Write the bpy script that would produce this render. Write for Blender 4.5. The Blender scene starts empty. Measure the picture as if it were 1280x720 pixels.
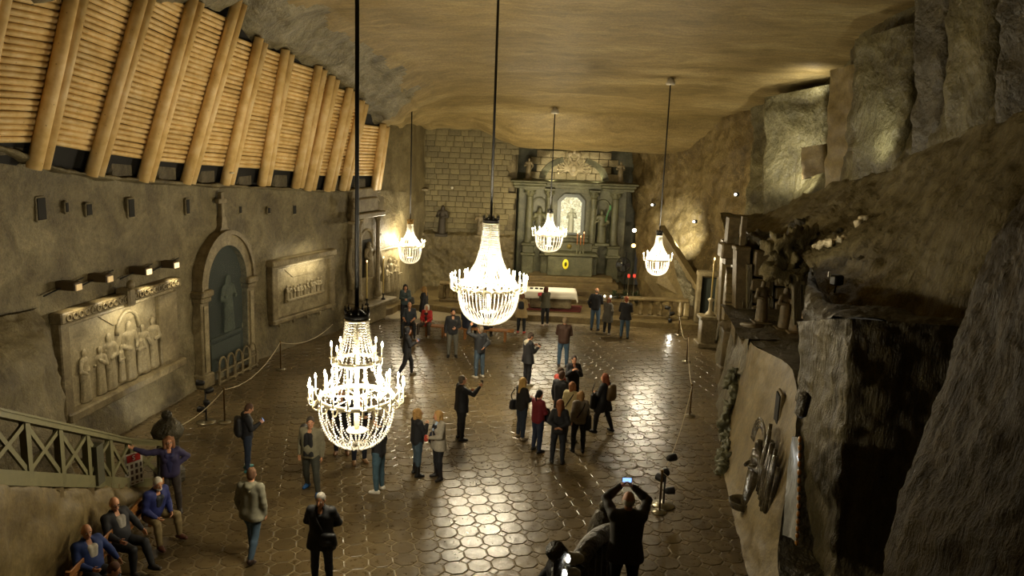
import bpy, math, random
import numpy as np
from mathutils import Vector, Matrix, noise as mnoise

S = bpy.context.scene
COL = S.collection
random.seed(7)
RNG = np.random.default_rng(7)
PI = math.pi

# ------------------------------------------------------------------ camera, world, exposure
CAM_F, CAM_H, CAM_ROLL = 1000.0, 8.2, 0.0387
CAM_PITCH = math.atan(195 / CAM_F)
cam_data = bpy.data.cameras.new('camera')
cam_data.sensor_width = 36.0
cam_data.lens = 36.0 * CAM_F / 1280.0
cam_data.clip_end = 200
cam = bpy.data.objects.new('camera', cam_data)
COL.objects.link(cam)
S.camera = cam
_fw = Vector((0, math.cos(CAM_PITCH), -math.sin(CAM_PITCH)))
_r0 = Vector((1, 0, 0))
_u0 = _r0.cross(_fw)
_rt = _r0 * math.cos(CAM_ROLL) + _u0 * math.sin(CAM_ROLL)
_up = _u0 * math.cos(CAM_ROLL) - _r0 * math.sin(CAM_ROLL)
_m = Matrix((_rt, _up, -_fw)).transposed().to_4x4()
_m.translation = Vector((0, 0, CAM_H))
cam.matrix_world = _m

world = bpy.data.worlds.new('world')
S.world = world
world.use_nodes = True
world.node_tree.nodes['Background'].inputs[0].default_value = (1.0, 0.88, 0.66, 1)
world.node_tree.nodes['Background'].inputs[1].default_value = 0.02

S.view_settings.view_transform = 'Standard'
S.view_settings.look = 'None'
S.view_settings.gamma = 1.0
S.view_settings.exposure = 0.45
S.view_settings.use_curve_mapping = False
try:
    S.cycles.use_denoising = True
    S.cycles.max_bounces = 8
    S.cycles.diffuse_bounces = 5
    S.cycles.glossy_bounces = 3
    S.cycles.transmission_bounces = 4
    S.cycles.transparent_max_bounces = 6
    S.cycles.sample_clamp_indirect = 4.0
    S.cycles.use_light_tree = True
except Exception:
    pass

WARM = (1.0, 0.87, 0.61)
CHANDELIER_POWER = 1.0


def light(name, kind, loc, power, color=WARM, radius=0.1, target=None, angle=60, blend=0.6, parent=None):
    d = bpy.data.lights.new(name, kind)
    d.energy = power
    d.color = color
    if kind == 'AREA':
        d.shape = 'RECTANGLE'
        d.size, d.size_y = radius, .06
    else:
        d.shadow_soft_size = radius
    if kind == 'SPOT':
        d.spot_size = math.radians(angle)
        d.spot_blend = blend
    o = bpy.data.objects.new(name, d)
    COL.objects.link(o)
    o.location = loc
    if target is not None:
        o.rotation_euler = (Vector(target) - Vector(loc)).to_track_quat('-Z', 'Y').to_euler()
    return o


# ------------------------------------------------------------------ where a sight line meets a plane of the room
def sight(px, py):
    d = _fw + _rt * ((px - 640) / CAM_F) + _up * ((360 - py) / CAM_F)
    return d / d.y


def at_y(px, py, y):
    d = sight(px, py)
    return Vector((d.x * y, y, CAM_H + d.z * y))


def at_z(px, py, z=0.0):
    d = sight(px, py)
    t = (z - CAM_H) / d.z
    return Vector((d.x * t, d.y * t, z))


LEFT_LINE = [(-11.3, 6), (-11.2, 8), (-10.75, 16), (-10.27, 20.3), (-9.69, 24.04), (-9.15, 26.6), (-8.45, 28.6), (-7.12, 31.72),
             (-6.4, 33.6), (-5.6, 35.5), (-4.9, 38), (-4.6, 41.3)]
RIGHT_LINE = [(4.0, 8), (4.5, 12.5), (4.75, 14.07), (5.08, 16.36), (5.6, 19.44), (6.37, 23.08), (7.39, 27.26), (8.4, 31.8), (8.9, 34), (9.2, 36)]
CEIL_LINE = [(0, 12.6), (20, 12.4), (25, 12.05), (30, 11.2), (33, 10.5), (36, 9.75), (38, 9.15), (41, 8.2), (45, 7.4), (60, 6)]


def lerp_line(line, y):
    return float(np.interp(y, [p[1] for p in line], [p[0] for p in line]))


def left_x(y):
    return lerp_line(LEFT_LINE, y)


def left_heading(y):
    return math.atan2(left_x(y + 0.7) - left_x(y - 0.7), 1.4)


def on_left(px, py, off=0.0):
    d = sight(px, py)
    y0, y1 = 8.0, 41.0
    f = lambda y: d.x * y - (left_x(y) + off)
    ys = np.arange(y0, y1, 0.05)
    g = [f(y) for y in ys]
    for i in range(len(ys) - 1):
        if g[i] * g[i + 1] <= 0:
            y = ys[i] + 0.05 * abs(g[i]) / (abs(g[i]) + abs(g[i + 1]) + 1e-9)
            return Vector((d.x * y, y, CAM_H + d.z * y))
    raise ValueError((px, py))


# ------------------------------------------------------------------ scene-graph helpers
def tag(o, label=None, cat=None, group=None, kind=None):
    if label: o['label'] = label
    if cat: o['category'] = cat
    if group: o['group'] = group
    if kind: o['kind'] = kind
    return o


def empty(name, loc=(0, 0, 0), rz=0.0, label=None, cat=None, group=None, kind=None):
    o = bpy.data.objects.new(name, None)
    o.empty_display_size = 0.2
    COL.objects.link(o)
    o.location = loc
    o.rotation_euler = (0, 0, rz)
    return tag(o, label, cat, group, kind)


def link_mesh(name, me, parent=None, loc=None, rz=None):
    o = bpy.data.objects.new(name, me)
    COL.objects.link(o)
    if parent is not None: o.parent = parent
    if loc is not None: o.location = loc
    if rz is not None: o.rotation_euler = (0, 0, rz)
    return o


def copy_tree(o, parent=None):
    c = o.copy()
    COL.objects.link(c)
    if parent is not None: c.parent = parent
    for ch in list(o.children):
        copy_tree(ch, c)
    return c


def mesh_np(name, v, f, mats, smooth=True, fm=None):
    """v (n,3), f (m,k) arrays or list of arrays with the same k"""
    me = bpy.data.meshes.new(name)
    v = np.asarray(v, np.float32)
    f = np.asarray(f, np.int32)
    n, k = f.shape
    me.vertices.add(len(v))
    me.vertices.foreach_set('co', v.ravel())
    me.loops.add(n * k)
    me.loops.foreach_set('vertex_index', f.ravel())
    me.polygons.add(n)
    me.polygons.foreach_set('loop_start', np.arange(0, n * k, k, dtype=np.int32))
    try:
        me.polygons.foreach_set('loop_total', np.full(n, k, np.int32))
    except Exception:
        pass
    if fm is not None: me.polygons.foreach_set('material_index', np.asarray(fm, np.int32))
    if smooth: me.polygons.foreach_set('use_smooth', np.ones(n, bool))
    me.update(calc_edges=True)
    me.validate()
    for m in (mats if isinstance(mats, (list, tuple)) else [mats]):
        me.materials.append(m)
    return me


class MB:
    """collects shapes, builds ONE mesh"""

    def __init__(self):
        self.v, self.f, self.s = [], [], []

    def add(self, vs, fs, smooth=False):
        b = len(self.v)
        self.v += [tuple(p) for p in vs]
        self.f += [tuple(i + b for i in q) for q in fs]
        self.s += [smooth] * len(fs)
        return self

    def box(self, c, size, rz=0.0, M=None, taper=1.0, bevel=0.0):
        x, y, z = size[0] / 2, size[1] / 2, size[2] / 2
        if bevel > 0:
            b = min(bevel, x * .9, y * .9, z * .9)
            rings = []
            for zz, xx, yy in ((-z, x - b, y - b), (-z + b, x, y), (z - b, x, y), (z, x - b, y - b)):
                e = min(b, xx * .5, yy * .5)
                rings.append([(-xx + e, -yy, zz), (xx - e, -yy, zz), (xx, -yy + e, zz), (xx, yy - e, zz), (xx - e, yy, zz), (-xx + e, yy, zz), (-xx, yy - e, zz), (-xx, -yy + e, zz)])
            vs = [Vector(p) for r in rings for p in r]
            fs = [tuple(reversed(range(8))), tuple(range(24, 32))]
            for k in range(3):
                for i in range(8):
                    j = (i + 1) % 8
                    fs.append((k * 8 + i, k * 8 + j, k * 8 + 8 + j, k * 8 + 8 + i))
        else:
            t = taper
            vs = [Vector(p) for p in ((-x, -y, -z), (x, -y, -z), (x, y, -z), (-x, y, -z), (-x * t, -y * t, z), (x * t, -y * t, z), (x * t, y * t, z), (-x * t, y * t, z))]
            fs = [(3, 2, 1, 0), (4, 5, 6, 7), (0, 1, 5, 4), (1, 2, 6, 5), (2, 3, 7, 6), (3, 0, 4, 7)]
        if M is None: M = Matrix.Rotation(rz, 3, 'Z')
        c = Vector(c)
        return self.add([M @ p + c for p in vs], fs)

    def beam(self, a, b, w, h, up=(0, 0, 1)):
        a, b = Vector(a), Vector(b)
        d = (b - a)
        L = d.length
        d.normalize()
        s = d.cross(Vector(up)).normalized()
        u = s.cross(d)
        M = Matrix((s, d, u)).transposed()
        return self.box((a + b) / 2, (w, L, h), M=M)

    def tube(self, pts, r, n=8, cap=True, smooth=True):
        pts = [Vector(p) for p in pts]
        rs = r if isinstance(r, (list, tuple)) else [r] * len(pts)
        vs, fs = [], []
        prev = None
        for i, p in enumerate(pts):
            d = (pts[min(i + 1, len(pts) - 1)] - pts[max(i - 1, 0)]).normalized()
            if prev is None:
                ref = Vector((0, 0, 1)) if abs(d.z) < .9 else Vector((1, 0, 0))
                s = d.cross(ref).normalized()
            else:
                s = (prev - d * prev.dot(d)).normalized()
            prev = s
            t = d.cross(s)
            for k in range(n):
                a = 2 * PI * k / n
                vs.append(p + (s * math.cos(a) + t * math.sin(a)) * rs[i])
        for i in range(len(pts) - 1):
            for k in range(n):
                j = (k + 1) % n
                fs.append((i * n + k, i * n + j, i * n + n + j, i * n + n + k))
        if cap:
            fs.append(tuple(reversed(range(n))))
            fs.append(tuple(range((len(pts) - 1) * n, len(pts) * n)))
        return self.add(vs, fs, smooth)

    def lathe(self, prof, n=16, c=(0, 0, 0), smooth=True, a0=0.0, a1=2 * PI, sx=1.0, sy=1.0):
        full = abs(a1 - a0 - 2 * PI) < 1e-6
        m = n if full else n + 1
        c = Vector(c)
        vs, fs = [], []
        for (r, z) in prof:
            for k in range(m):
                a = a0 + (a1 - a0) * k / n
                vs.append(c + Vector((r * math.cos(a) * sx, r * math.sin(a) * sy, z)))
        for i in range(len(prof) - 1):
            for k in range(n):
                j = (k + 1) % m
                fs.append((i * m + k, i * m + j, i * m + m + j, i * m + m + k))
        if full:
            if prof[0][0] > 1e-4: fs.append(tuple(reversed(range(m))))
            if prof[-1][0] > 1e-4: fs.append(tuple(range((len(prof) - 1) * m, len(prof) * m)))
        return self.add(vs, fs, smooth)

    def torus(self, R, r, c=(0, 0, 0), n=32, m=8, sz=1.0):
        vs, fs = [], []
        for i in range(n):
            a = 2 * PI * i / n
            for k in range(m):
                b = 2 * PI * k / m
                vs.append((c[0] + (R + r * math.cos(b)) * math.cos(a), c[1] + (R + r * math.cos(b)) * math.sin(a), c[2] + r * sz * math.sin(b)))
        for i in range(n):
            for k in range(m):
                i2, k2 = (i + 1) % n, (k + 1) % m
                fs.append((i * m + k, i2 * m + k, i2 * m + k2, i * m + k2))
        return self.add(vs, fs, True)

    def ball(self, c, r, n=10, m=6, smooth=True):
        rx, ry, rz = (r, r, r) if not isinstance(r, (tuple, list)) else r
        vs, fs = [(c[0], c[1], c[2] - rz)], []
        for i in range(1, m):
            a = -PI / 2 + PI * i / m
            for k in range(n):
                b = 2 * PI * k / n
                vs.append((c[0] + rx * math.cos(a) * math.cos(b), c[1] + ry * math.cos(a) * math.sin(b), c[2] + rz * math.sin(a)))
        vs.append((c[0], c[1], c[2] + rz))
        for k in range(n):
            fs.append((0, 1 + (k + 1) % n, 1 + k))
            t = len(vs) - 1
            fs.append((t, t - n + k, t - n + (k + 1) % n))
        for i in range(m - 2):
            for k in range(n):
                j = (k + 1) % n
                fs.append((1 + i * n + k, 1 + i * n + j, 1 + i * n + n + j, 1 + i * n + n + k))
        return self.add(vs, fs, smooth)

    def prism(self, poly, depth, M=None, c=(0, 0, 0)):
        """poly in local x,z; extruded along local y by depth"""
        n = len(poly)
        vs = [Vector((p[0], 0, p[1])) for p in poly] + [Vector((p[0], depth, p[1])) for p in poly]
        if M is not None: vs = [M @ v for v in vs]
        c = Vector(c)
        fs = [tuple(range(n)), tuple(reversed(range(n, 2 * n)))]
        for i in range(n):
            j = (i + 1) % n
            fs.append((i, i + n, j + n, j))
        return self.add([v + c for v in vs], fs)

    def xform(self, M):
        self.v = [tuple(M @ Vector(p)) for p in self.v]
        return self

    def mesh(self, name, mat):
        me = bpy.data.meshes.new(name)
        me.from_pydata(self.v, [], self.f)
        me.polygons.foreach_set('use_smooth', np.array(self.s, bool))
        for m in (mat if isinstance(mat, (list, tuple)) else [mat]):
            me.materials.append(m)
        me.update()
        return me

    def build(self, name, mat, parent=None, loc=None, rz=None):
        return link_mesh(name, self.mesh(name, mat), parent, loc, rz)


# ------------------------------------------------------------------ procedural materials
class NT:
    def __init__(self, name):
        self.m = bpy.data.materials.new(name)
        self.m.use_nodes = True
        self.t = self.m.node_tree
        self.b = self.t.nodes['Principled BSDF']

    def n(self, kind, **kw):
        nd = self.t.nodes.new(kind)
        for k, v in kw.items():
            if k.startswith('_'):
                setattr(nd, k[1:], v)
            else:
                nd.inputs[k.replace('__', ' ')].default_value = v
        return nd

    def l(self, a, b):
        self.t.links.new(a, b)

    def coords(self, scale=(1, 1, 1), kind='Object', rot=(0, 0, 0)):
        tc = self.n('ShaderNodeTexCoord')
        mp = self.n('ShaderNodeMapping')
        mp.inputs['Scale'].default_value = scale
        mp.inputs['Rotation'].default_value = rot
        self.l(tc.outputs[kind], mp.inputs['Vector'])
        return mp.outputs['Vector']

    def noise(self, vec, scale, detail=4.0, rough=0.55, dist=0.0):
        nd = self.n('ShaderNodeTexNoise', Scale=scale, Detail=detail, Roughness=rough, Distortion=dist)
        if vec is not None: self.l(vec, nd.inputs['Vector'])
        return nd.outputs['Fac']

    def ramp(self, fac, stops):
        r = self.n('ShaderNodeValToRGB')
        e = r.color_ramp.elements
        while len(e) < len(stops): e.new(0.5)
        for i, (p, c) in enumerate(stops):
            e[i].position = p
            e[i].color = (*c, 1) if len(c) == 3 else c
        self.l(fac, r.inputs['Fac'])
        return r.outputs['Color']

    def mix(self, fac, a, b, mode='MIX'):
        mx = self.n('ShaderNodeMix', _data_type='RGBA', _blend_type=mode)
        for s, val in ((mx.inputs[0], fac), (mx.inputs[6], a), (mx.inputs[7], b)):
            if hasattr(val, 'is_output') or hasattr(val, 'links'):
                self.l(val, s)
            elif isinstance(val, (int, float)):
                s.default_value = val
            else:
                s.default_value = (*val, 1)
        return mx.outputs[2]

    def bump(self, h, strength=0.5, dist=0.05, prev=None):
        b = self.n('ShaderNodeBump', Strength=strength, Distance=dist)
        self.l(h, b.inputs['Height'])
        if prev is not None: self.l(prev, b.inputs['Normal'])
        self.l(b.outputs['Normal'], self.b.inputs['Normal'])
        return b.outputs['Normal']

    def done(self, rough=None, metallic=None, spec=None):
        if rough is not None: self.b.inputs['Roughness'].default_value = rough
        if metallic is not None: self.b.inputs['Metallic'].default_value = metallic
        if spec is not None: self.b.inputs['Specular IOR Level'].default_value = spec
        return self.m


def rgb(h):
    h = h.lstrip('#')
    f = lambda c: c / 12.92 if c <= 0.04045 else ((c + 0.055) / 1.055) ** 2.4
    return tuple(f(int(h[i:i + 2], 16) / 255) for i in (0, 2, 4))


def sc(c, k):
    return tuple(min(1, x * k) for x in c)


_plain = {}


def plain(col, rough=0.6, metallic=0.0, grain=0.12, gscale=30.0, name=None):
    """one colour with a slight grain"""
    if isinstance(col, str): col = rgb(col)
    key = (tuple(round(c, 4) for c in col), rough, metallic, grain, gscale)
    if key in _plain: return _plain[key]
    t = NT(name or 'plain')
    v = t.coords()
    f = t.noise(v, gscale, 3)
    t.l(t.ramp(f, [(0.3, sc(col, 1 - grain)), (0.7, sc(col, 1 + grain))]), t.b.inputs['Base Color'])
    t.bump(f, 0.15, 0.004)
    _plain[key] = t.done(rough, metallic)
    return _plain[key]


def glow(col, strength, name='glow'):
    t = NT(name)
    t.b.inputs['Base Color'].default_value = (*col, 1)
    t.b.inputs['Emission Color'].default_value = (*col, 1)
    t.b.inputs['Emission Strength'].default_value = strength
    return t.done(0.5)


def rock(name, dark, mid, light_, scale=0.5, streak=(1, 1, 1), bump=0.6, fine=6.0, rough=0.62, vein=0.0, sparkle=0.0, rot=(0, 0, 0), bd=0.12, spec=0.4):
    t = NT(name)
    v0 = t.coords()
    vs = t.coords(streak, rot=rot)
    a = t.noise(vs, scale, 6, 0.6, 0.6)
    b = t.noise(vs, fine, 5, 0.65)
    col = t.ramp(a, [(0.28, dark), (0.5, mid), (0.74, light_)])
    col = t.mix(0.55, col, t.ramp(b, [(0.3, (0.45, 0.45, 0.45)), (0.7, (1.35, 1.35, 1.35))]), 'MULTIPLY')
    col = t.mix(0.5, col, t.ramp(t.noise(v0, fine * 3.5, 3, .7), [(0.32, (.55, .55, .55)), (0.68, (1.4, 1.4, 1.4))]), 'MULTIPLY')
    if vein > 0:
        w = t.noise(v0, 0.8, 4, 0.6, 1.5)
        vv = t.ramp(w, [(0.485, (0, 0, 0)), (0.5, (vein,) * 3), (0.515, (0, 0, 0))])
        col = t.mix(vv, col, sc(light_, 2.2))
    t.l(col, t.b.inputs['Base Color'])
    nb = t.bump(a, bump * 0.7, bd * 2)
    nb = t.bump(b, bump, bd * 0.5, nb)
    if sparkle > 0:
        vo = t.n('ShaderNodeTexVoronoi', Scale=26.0)
        t.l(v0, vo.inputs['Vector'])
        t.l(t.ramp(vo.outputs['Color'], [(0.0, (rough,) * 3), (1 - sparkle, (rough,) * 3), (1.0, (0.12,) * 3)]), t.b.inputs['Roughness'])
        nb = t.bump(vo.outputs['Distance'], 0.35, 0.02, nb)
        return t.done(None, None, spec)
    return t.done(rough, None, spec)


# ------------------------------------------------------------------ rock surfaces through control points
def catmull(P, n):
    """P (k,3) -> n samples"""
    P = np.asarray(P, float)
    k = len(P)
    Q = np.vstack([2 * P[0] - P[1], P, 2 * P[-1] - P[-2]])
    u = np.linspace(0, k - 1 - 1e-9, n)
    i = u.astype(int)
    t = (u - i)[:, None]
    a, b, c, d = Q[i], Q[i + 1], Q[i + 2], Q[i + 3]
    return 0.5 * ((2 * b) + (-a + c) * t + (2 * a - 5 * b + 4 * c - d) * t ** 2 + (-a + 3 * b - 3 * c + d) * t ** 3)


def linear(P, n):
    P = np.asarray(P, float)
    u = np.linspace(0, len(P) - 1 - 1e-9, n)
    i = u.astype(int)
    t = (u - i)[:, None]
    return P[i] * (1 - t) + P[i + 1] * t


def fbm(p, oct=3):
    return mnoise.fractal(Vector(p), 0.7, 2.1, oct)


def roughen(me, amp=.1, freq=2.0, chips=.5):
    """breaks a smooth lump into angular rock"""
    no = [v.normal.copy() for v in me.vertices]
    for v, n in zip(me.vertices, no):
        p = v.co * freq
        c = mnoise.cell_vector(p * 1.3 + Vector((5, 2, 1)))
        d = fbm(p, 4) * amp + chips * amp * (mnoise.noise(p * 2.7 + c * .3) - .5 * abs(mnoise.noise(p * .9)))
        v.co = v.co + n * d
    me.update()
    return me


def patch(name, rows, nu, nv, mat, amp=0.1, freq=0.6, freq2=None, lin=False, parent=None, stretch=(1, 1, 1), keep=None, flip=False, aniso=None, ridge=0.0):
    """rows: list of polylines (top to bottom or any order) of equal count; returns a displaced grid"""
    itp = linear if lin else catmull
    R = np.stack([itp([tuple(p) for p in r], nu) for r in rows])          # rows x nu x 3
    G = np.stack([itp(R[:, i], nv) for i in range(nu)], 1)                 # nv x nu x 3
    du = np.gradient(G, axis=1)
    dv = np.gradient(G, axis=0)
    N = np.cross(du, dv)
    N /= np.linalg.norm(N, axis=2, keepdims=True) + 1e-9
    if amp > 0:
        for j in range(nv):
            for i in range(nu):
                p = G[j, i]
                q = (p[0] * freq * stretch[0], p[1] * freq * stretch[1], p[2] * freq * stretch[2])
                d = fbm(q, 4) * amp
                if ridge:
                    d -= ridge * abs(fbm((q[0] * 2.3 + 9, q[1] * 2.3, q[2] * 2.3), 2))
                if keep is not None: d *= keep(i / (nu - 1), j / (nv - 1))
                G[j, i] = p + N[j, i] * d
    idx = np.arange(nu * nv).reshape(nv, nu)
    F = np.stack([idx[:-1, :-1], idx[:-1, 1:], idx[1:, 1:], idx[1:, :-1]], -1).reshape(-1, 4)
    if flip: F = F[:, ::-1]
    return link_mesh(name, mesh_np(name, G.reshape(-1, 3), F, mat), parent)
# ------------------------------------------------------------------ implicit bodies: smooth unions of tapered capsules, meshed by surface nets
class Field:
    def __init__(self, lo, hi, h):
        self.h = h
        self.lo = np.asarray(lo, float)
        self.ax = [np.arange(l, u + h, h) for l, u in zip(lo, hi)]
        self.v = np.full([len(a) for a in self.ax], 0.08, np.float32)

    def _sub(self, lo, hi):
        s = []
        for a, l, u in zip(self.ax, lo, hi):
            i0 = max(0, int(np.searchsorted(a, l)) - 1)
            i1 = min(len(a), int(np.searchsorted(a, u)) + 1)
            s.append(slice(i0, max(i1, i0)))
        X = self.ax[0][s[0]][:, None, None]
        Y = self.ax[1][s[1]][None, :, None]
        Z = self.ax[2][s[2]][None, None, :]
        return tuple(s), X, Y, Z

    def _join(self, s, d, k, sub=False):
        a = self.v[s]
        if a.size == 0: return
        d = d.astype(np.float32)
        if sub:
            d = -d
            h = np.clip(0.5 + 0.5 * (d - a) / k, 0, 1) if k > 0 else (d > a)
            self.v[s] = a * (1 - h) + d * h + (k * h * (1 - h) if k > 0 else 0)
        else:
            h = np.clip(0.5 + 0.5 * (a - d) / k, 0, 1)
            self.v[s] = a * (1 - h) + d * h - k * h * (1 - h)

    def cone(self, a, b, ra, rb, k=0.03, sub=False):
        a, b = np.asarray(a, float), np.asarray(b, float)
        m = max(ra, rb) + 0.08
        s, X, Y, Z = self._sub(np.minimum(a, b) - m, np.maximum(a, b) + m)
        ab = b - a
        L2 = float(ab @ ab) + 1e-9
        t = np.clip(((X - a[0]) * ab[0] + (Y - a[1]) * ab[1] + (Z - a[2]) * ab[2]) / L2, 0, 1)
        dx, dy, dz = X - a[0] - t * ab[0], Y - a[1] - t * ab[1], Z - a[2] - t * ab[2]
        d = np.sqrt(dx * dx + dy * dy + dz * dz) - (ra + (rb - ra) * t)
        self._join(s, d, k, sub)

    def chain(self, pts, rs, k=0.03):
        for i in range(len(pts) - 1): self.cone(pts[i], pts[i + 1], rs[i], rs[i + 1], k)

    def ell(self, c, r, R=None, k=0.02, sub=False):
        c, r = np.asarray(c, float), np.asarray(r, float)
        m = max(r) + 0.08
        s, X, Y, Z = self._sub(c - m, c + m)
        x, y, z = X - c[0], Y - c[1], Z - c[2]
        if R is not None:
            x, y, z = (R[0, 0] * x + R[1, 0] * y + R[2, 0] * z, R[0, 1] * x + R[1, 1] * y + R[2, 1] * z, R[0, 2] * x + R[1, 2] * y + R[2, 2] * z)
        q0 = np.sqrt((x / r[0]) ** 2 + (y / r[1]) ** 2 + (z / r[2]) ** 2)
        q1 = np.sqrt((x / r[0] ** 2) ** 2 + (y / r[1] ** 2) ** 2 + (z / r[2] ** 2) ** 2) + 1e-6
        self._join(s, q0 * (q0 - 1) / q1, k, sub)

    def plane(self, n, d):
        """keep the side where n.x <= d"""
        X, Y, Z = self.ax[0][:, None, None], self.ax[1][None, :, None], self.ax[2][None, None, :]
        self.v = np.maximum(self.v, (n[0] * X + n[1] * Y + n[2] * Z - d).astype(np.float32))

    def mesh(self, name, mat):
        v = self.v
        v[0], v[-1] = 0.08, 0.08
        v[:, 0], v[:, -1] = 0.08, 0.08
        v[:, :, 0], v[:, :, -1] = 0.08, 0.08
        neg = v < 0
        c = neg[:-1, :-1, :-1].astype(np.int8)
        for dx, dy, dz in ((1, 0, 0), (0, 1, 0), (0, 0, 1), (1, 1, 0), (1, 0, 1), (0, 1, 1), (1, 1, 1)):
            c = c + neg[dx:v.shape[0] - 1 + dx, dy:v.shape[1] - 1 + dy, dz:v.shape[2] - 1 + dz]
        act = np.argwhere((c > 0) & (c < 8))
        if len(act) == 0: return None
        ids = np.full(c.shape, -1, np.int32)
        ids[act[:, 0], act[:, 1], act[:, 2]] = np.arange(len(act))
        pos = np.zeros((len(act), 3))
        cnt = np.zeros(len(act))
        corners = [(x, y, z) for x in (0, 1) for y in (0, 1) for z in (0, 1)]
        vals = {o: v[act[:, 0] + o[0], act[:, 1] + o[1], act[:, 2] + o[2]] for o in corners}
        for o in corners:
            for ax in range(3):
                if o[ax] == 0:
                    p = list(o); p[ax] = 1
                    a, b = vals[o], vals[tuple(p)]
                    cr = (a < 0) != (b < 0)
                    t = np.where(cr, a / np.where(cr, a - b, 1), 0)
                    q = np.tile(np.array(o, float), (len(act), 1))
                    q[:, ax] += t
                    pos += np.where(cr[:, None], q, 0)
                    cnt += cr
        pos = (act + pos / cnt[:, None]) * self.h + self.lo
        quads = []
        for ax in range(3):
            sl0 = [slice(None)] * 3; sl1 = [slice(None)] * 3
            sl0[ax] = slice(0, -1); sl1[ax] = slice(1, None)
            e = np.argwhere(neg[tuple(sl0)] != neg[tuple(sl1)])
            fl = neg[e[:, 0], e[:, 1], e[:, 2]]
            u, w = [(1, 2), (2, 0), (0, 1)][ax]
            g = []
            for du, dw in ((0, 0), (1, 0), (1, 1), (0, 1)):
                q = e.copy(); q[:, u] -= du; q[:, w] -= dw
                g.append(ids[q[:, 0], q[:, 1], q[:, 2]])
            g = np.stack(g, 1)
            g = np.where(fl[:, None], g[:, ::-1], g)
            quads.append(g)
        F = np.vstack(quads)
        F = F[(F >= 0).all(1)][:, ::-1]
        return mesh_np(name, pos, F, mat)


def V3(*a): return np.array(a, float)


def unit(a):
    a = np.asarray(a, float)
    return a / (np.linalg.norm(a) + 1e-9)


ARM = {
    'down': ((.22, -.05, -1), (.02, .18, -1)),
    'loose': ((.30, .0, -1), (.0, .35, -1)),
    'back': ((.38, -.35, -1), (-.75, -.25, -.35)),
    'phone': ((.15, .30, -1), (-.35, .95, .45)),
    'phone_up': ((.15, .85, -.45), (-.22, .8, .75)),
    'overhead': ((.30, .8, .40), (-.80, .30, .62)),
    'tohead': ((.6, .65, .35), (-.5, .2, .75)),
    'hip': ((.75, -.35, -.75), (-.70, .45, -.45)),
    'cross': ((.22, .30, -1), (-.95, .45, .25)),
    'pocket': ((.40, -.20, -1), (-.22, .40, -1)),
    'rail': ((1, .05, .0), (1, -.15, .45)),
    'lap': ((.25, .30, -.95), (-.38, .85, -.30)),
    'knee': ((.3, .35, -.9), (-.05, .95, -.35)),
    'chest': ((.25, .35, -.9), (-.55, .55, .75)),
    'strap': ((.25, .15, -1), (-.35, .6, .85)),
    'front': ((.2, .3, -1), (-.6, .8, -.1)),
    'bench': ((.55, .0, -.8), (.45, .15, -1)),
}
LEGS = {
    'stand': (((.07, .03, -1), (.02, -.05, -1)), ((.07, .0, -1), (.02, -.05, -1))),
    'rest': (((.10, .12, -1), (.03, -.10, -1)), ((.06, -.03, -1), (.02, -.04, -1))),
    'walk': (((.03, .45, -1), (.02, .05, -1)), ((.03, -.25, -1), (.02, -.60, -1))),
    'wide': (((.18, .30, -1), (.10, .02, -1)), ((.14, -.15, -1), (.08, -.38, -1))),
    'sit': (((.14, 1, -.05), (.0, .12, -1)), ((.12, 1, -.05), (.02, -.02, -1))),
    'sitwide': (((.35, 1, -.02), (.05, .05, -1)), ((.30, 1, -.05), (.02, .15, -1))),
    'sitcross': (((.12, 1, .05), (-.1, .5, -1)), ((.05, 1, -.02), (.0, -.05, -1))),
    'lounge': (((.10, 1, .05), (.0, .75, -.6)), ((.12, 1, .0), (.0, .9, -.5))),
}
SKIN = {}


def skin_mat(tone=0):
    if tone not in SKIN:
        base = [rgb('#c08a68'), rgb('#b37a58'), rgb('#cf9c7c')][tone]
        SKIN[tone] = plain(base, 0.5, 0, 0.06, 18, 'skin')
    return SKIN[tone]


_eye = {}


def face_bits(root, hc, HR, h):
    """eyes, brows and mouth as children (shared meshes)"""
    if 'eye' not in _eye:
        _eye['eye'] = MB().ball((0, 0, 0), (.013, .008, .008), 8, 6).mesh('eye', plain('#d8d2c6', .3, 0, .02))
        _eye['iris'] = MB().ball((0, .005, 0), (.006, .005, .006), 8, 6).mesh('iris', plain('#241a12', .2, 0, .02))
        _eye['brow'] = MB().ball((0, 0, 0), (.019, .006, .005), 8, 4).mesh('eyebrow', plain('#3a2a1c', .8))
        _eye['mouth'] = MB().ball((0, 0, 0), (.024, .008, .008), 10, 6).mesh('mouth', plain('#8a4a3e', .45))
    q = Matrix(HR.tolist()).to_euler()
    for key, name, lst in (('eye', 'eye', ((-.032, .087, .008), (.032, .087, .008))), ('iris', 'iris', ((-.032, .0915, .008), (.032, .0915, .008))),
                           ('brow', 'eyebrow', ((-.033, .092, .030), (.033, .092, .030))), ('mouth', 'mouth', ((0, .090, -.066),))):
        for p in lst:
            o = link_mesh(name, _eye[key], root)
            o.location = Vector(hc + HR @ (np.array(p) * h))
            o.rotation_euler = q
            o.scale = (h, h, h)


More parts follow.
